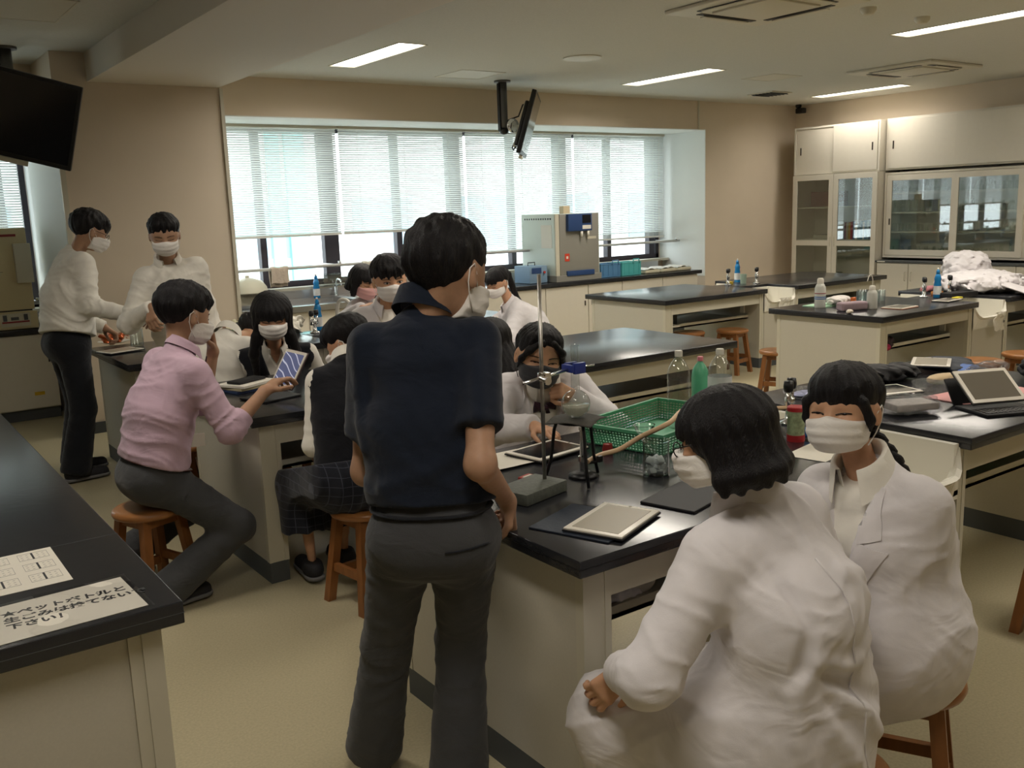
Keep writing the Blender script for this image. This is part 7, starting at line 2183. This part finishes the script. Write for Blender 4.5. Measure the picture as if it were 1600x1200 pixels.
mk('red_line', MB().box(1.11, 1.32, 8.919, 8.925, 0.862, 0.875), mat('red_stripe', v3('8f2f33'), 0.5), cpn)
mk('printed_line', MB().box(0.9, 1.16, 8.957, 8.96, 1.42, 1.424).box(0.9, 1.1, 8.957, 8.96, 1.33, 1.345).box(0.9, 1.17, 8.957, 8.96, 1.29, 1.293), M_plinth, t)
mk('paper_label', MB().box(0.85, 1.12, 8.957, 8.96, 1.1, 1.25), M_frame, t)
# blind pull cord at the left
solo('pull_cord', MB().tube(spline([(1.35, 9.38, 1.3), (1.36, 9.36, 1.1), (1.42, 9.34, 1.0), (1.5, 9.36, 0.98)]), 0.003, n=6), M_cord, 'white blind pull cord looping beside the beige machine', 'cord', smooth=True)

# ------------------------------------------------------------------ papers and sign on the teacher's desk
M_ink = mat('black_ink', v3('1d1d20'), 0.6)
M_inkg = mat('grey_ink', v3('8d8a86'), 0.7)
t = thing('answer_sheet', (0.28, 2.6, BZ), 'white printed sheet with rows of small boxes on the desk', 'paper')
mk('sheet', MB().obox((0.235, 2.598, BZ+0.0005), 0.30, 0.30, 0.0008, rotz(0.0)), M_paper, t)
for r in range(3):
    for k in range(3):
        x, y = 0.335-k*0.095, 2.70-r*0.09
        pr_ = MB().box(x-0.036, x+0.036, y-0.028, y-0.0268, BZ+0.001, BZ+0.0013).box(x-0.036, x+0.036, y+0.0268, y+0.028, BZ+0.001, BZ+0.0013).box(x-0.036, x-0.0352, y-0.028, y+0.028, BZ+0.001, BZ+0.0013).box(x+0.0352, x+0.036, y-0.028, y+0.028, BZ+0.001, BZ+0.0013)
        for q in range(3):
            for w in range(5): pr_.box(x-0.03+w*0.013, x-0.0245+w*0.013, y-0.018+q*0.016, y-0.0165+q*0.016, BZ+0.001, BZ+0.0013)
        mk('printed_box', pr_, M_inkg, t)
        mk('grey_bar', MB().box(x-0.004, x+0.001, y-0.027, y+0.027, BZ+0.001, BZ+0.0014), M_ink, t)
SR = math.radians(2)
t = thing('laminated_sign', (0.29, 2.26, BZ), 'laminated notice with black handwriting-style Japanese text on the desk', 'sign')
sc_ = Vector((0.285, 2.262, BZ))
mk('sheet', MB().obox(sc_+Vector((0, 0, 0.001)), 0.40, 0.225, 0.0012, rotz(SR)), M_paper, t)
M_film = thin_glass('laminate_film', (0.98, 0.98, 0.98), 0.03, 1.45)
def lam(u, v):
    p = rotz(SR) @ Vector((0.424*(u-0.5), 0.25*(v-0.5), 0.0028+0.0016*math.sin(u*9)*math.sin(v*5)+0.006*max(0, u+v-1.75)))
    return tuple(sc_+p)
mk('film', MB().grid(lam, 20, 12), M_film, t, True)
def text_mesh(s, size, name, M, m, parent, bold=0.0):
    cu = bpy.data.curves.new(name, 'FONT'); cu.body = s; cu.size = size; cu.offset = bold; cu.extrude = 0.0002; cu.resolution_u = 3
    o = bpy.data.objects.new(name, cu); C.objects.link(o)
    bpy.context.view_layer.update()
    me = bpy.data.meshes.new_from_object(o.evaluated_get(bpy.context.evaluated_depsgraph_get()))
    bpy.data.objects.remove(o)
    me.transform(M); me.materials.clear(); me.materials.append(m)
    n = bpy.data.objects.new(name, me); C.objects.link(n); n.parent = parent
    n.location = -Vector(parent.location)
    return n
for i, s in enumerate(('★ペットボトルと', '生ごみは捨てないで', '下さい！')):
    M = Matrix.Translation(Vector((0.205-0.0*i, 2.302-i*0.037-0.004*i, BZ+0.0018))) @ rotz(math.radians(-3))
    text_mesh(s, 0.034, 'lettering', M, M_ink, t, 0.0011)
text_mesh('缶', 0.026, 'lettering', Matrix.Translation(Vector((0.405, 2.298, BZ+0.0018))) @ rotz(math.radians(-3)), M_inkg, t)
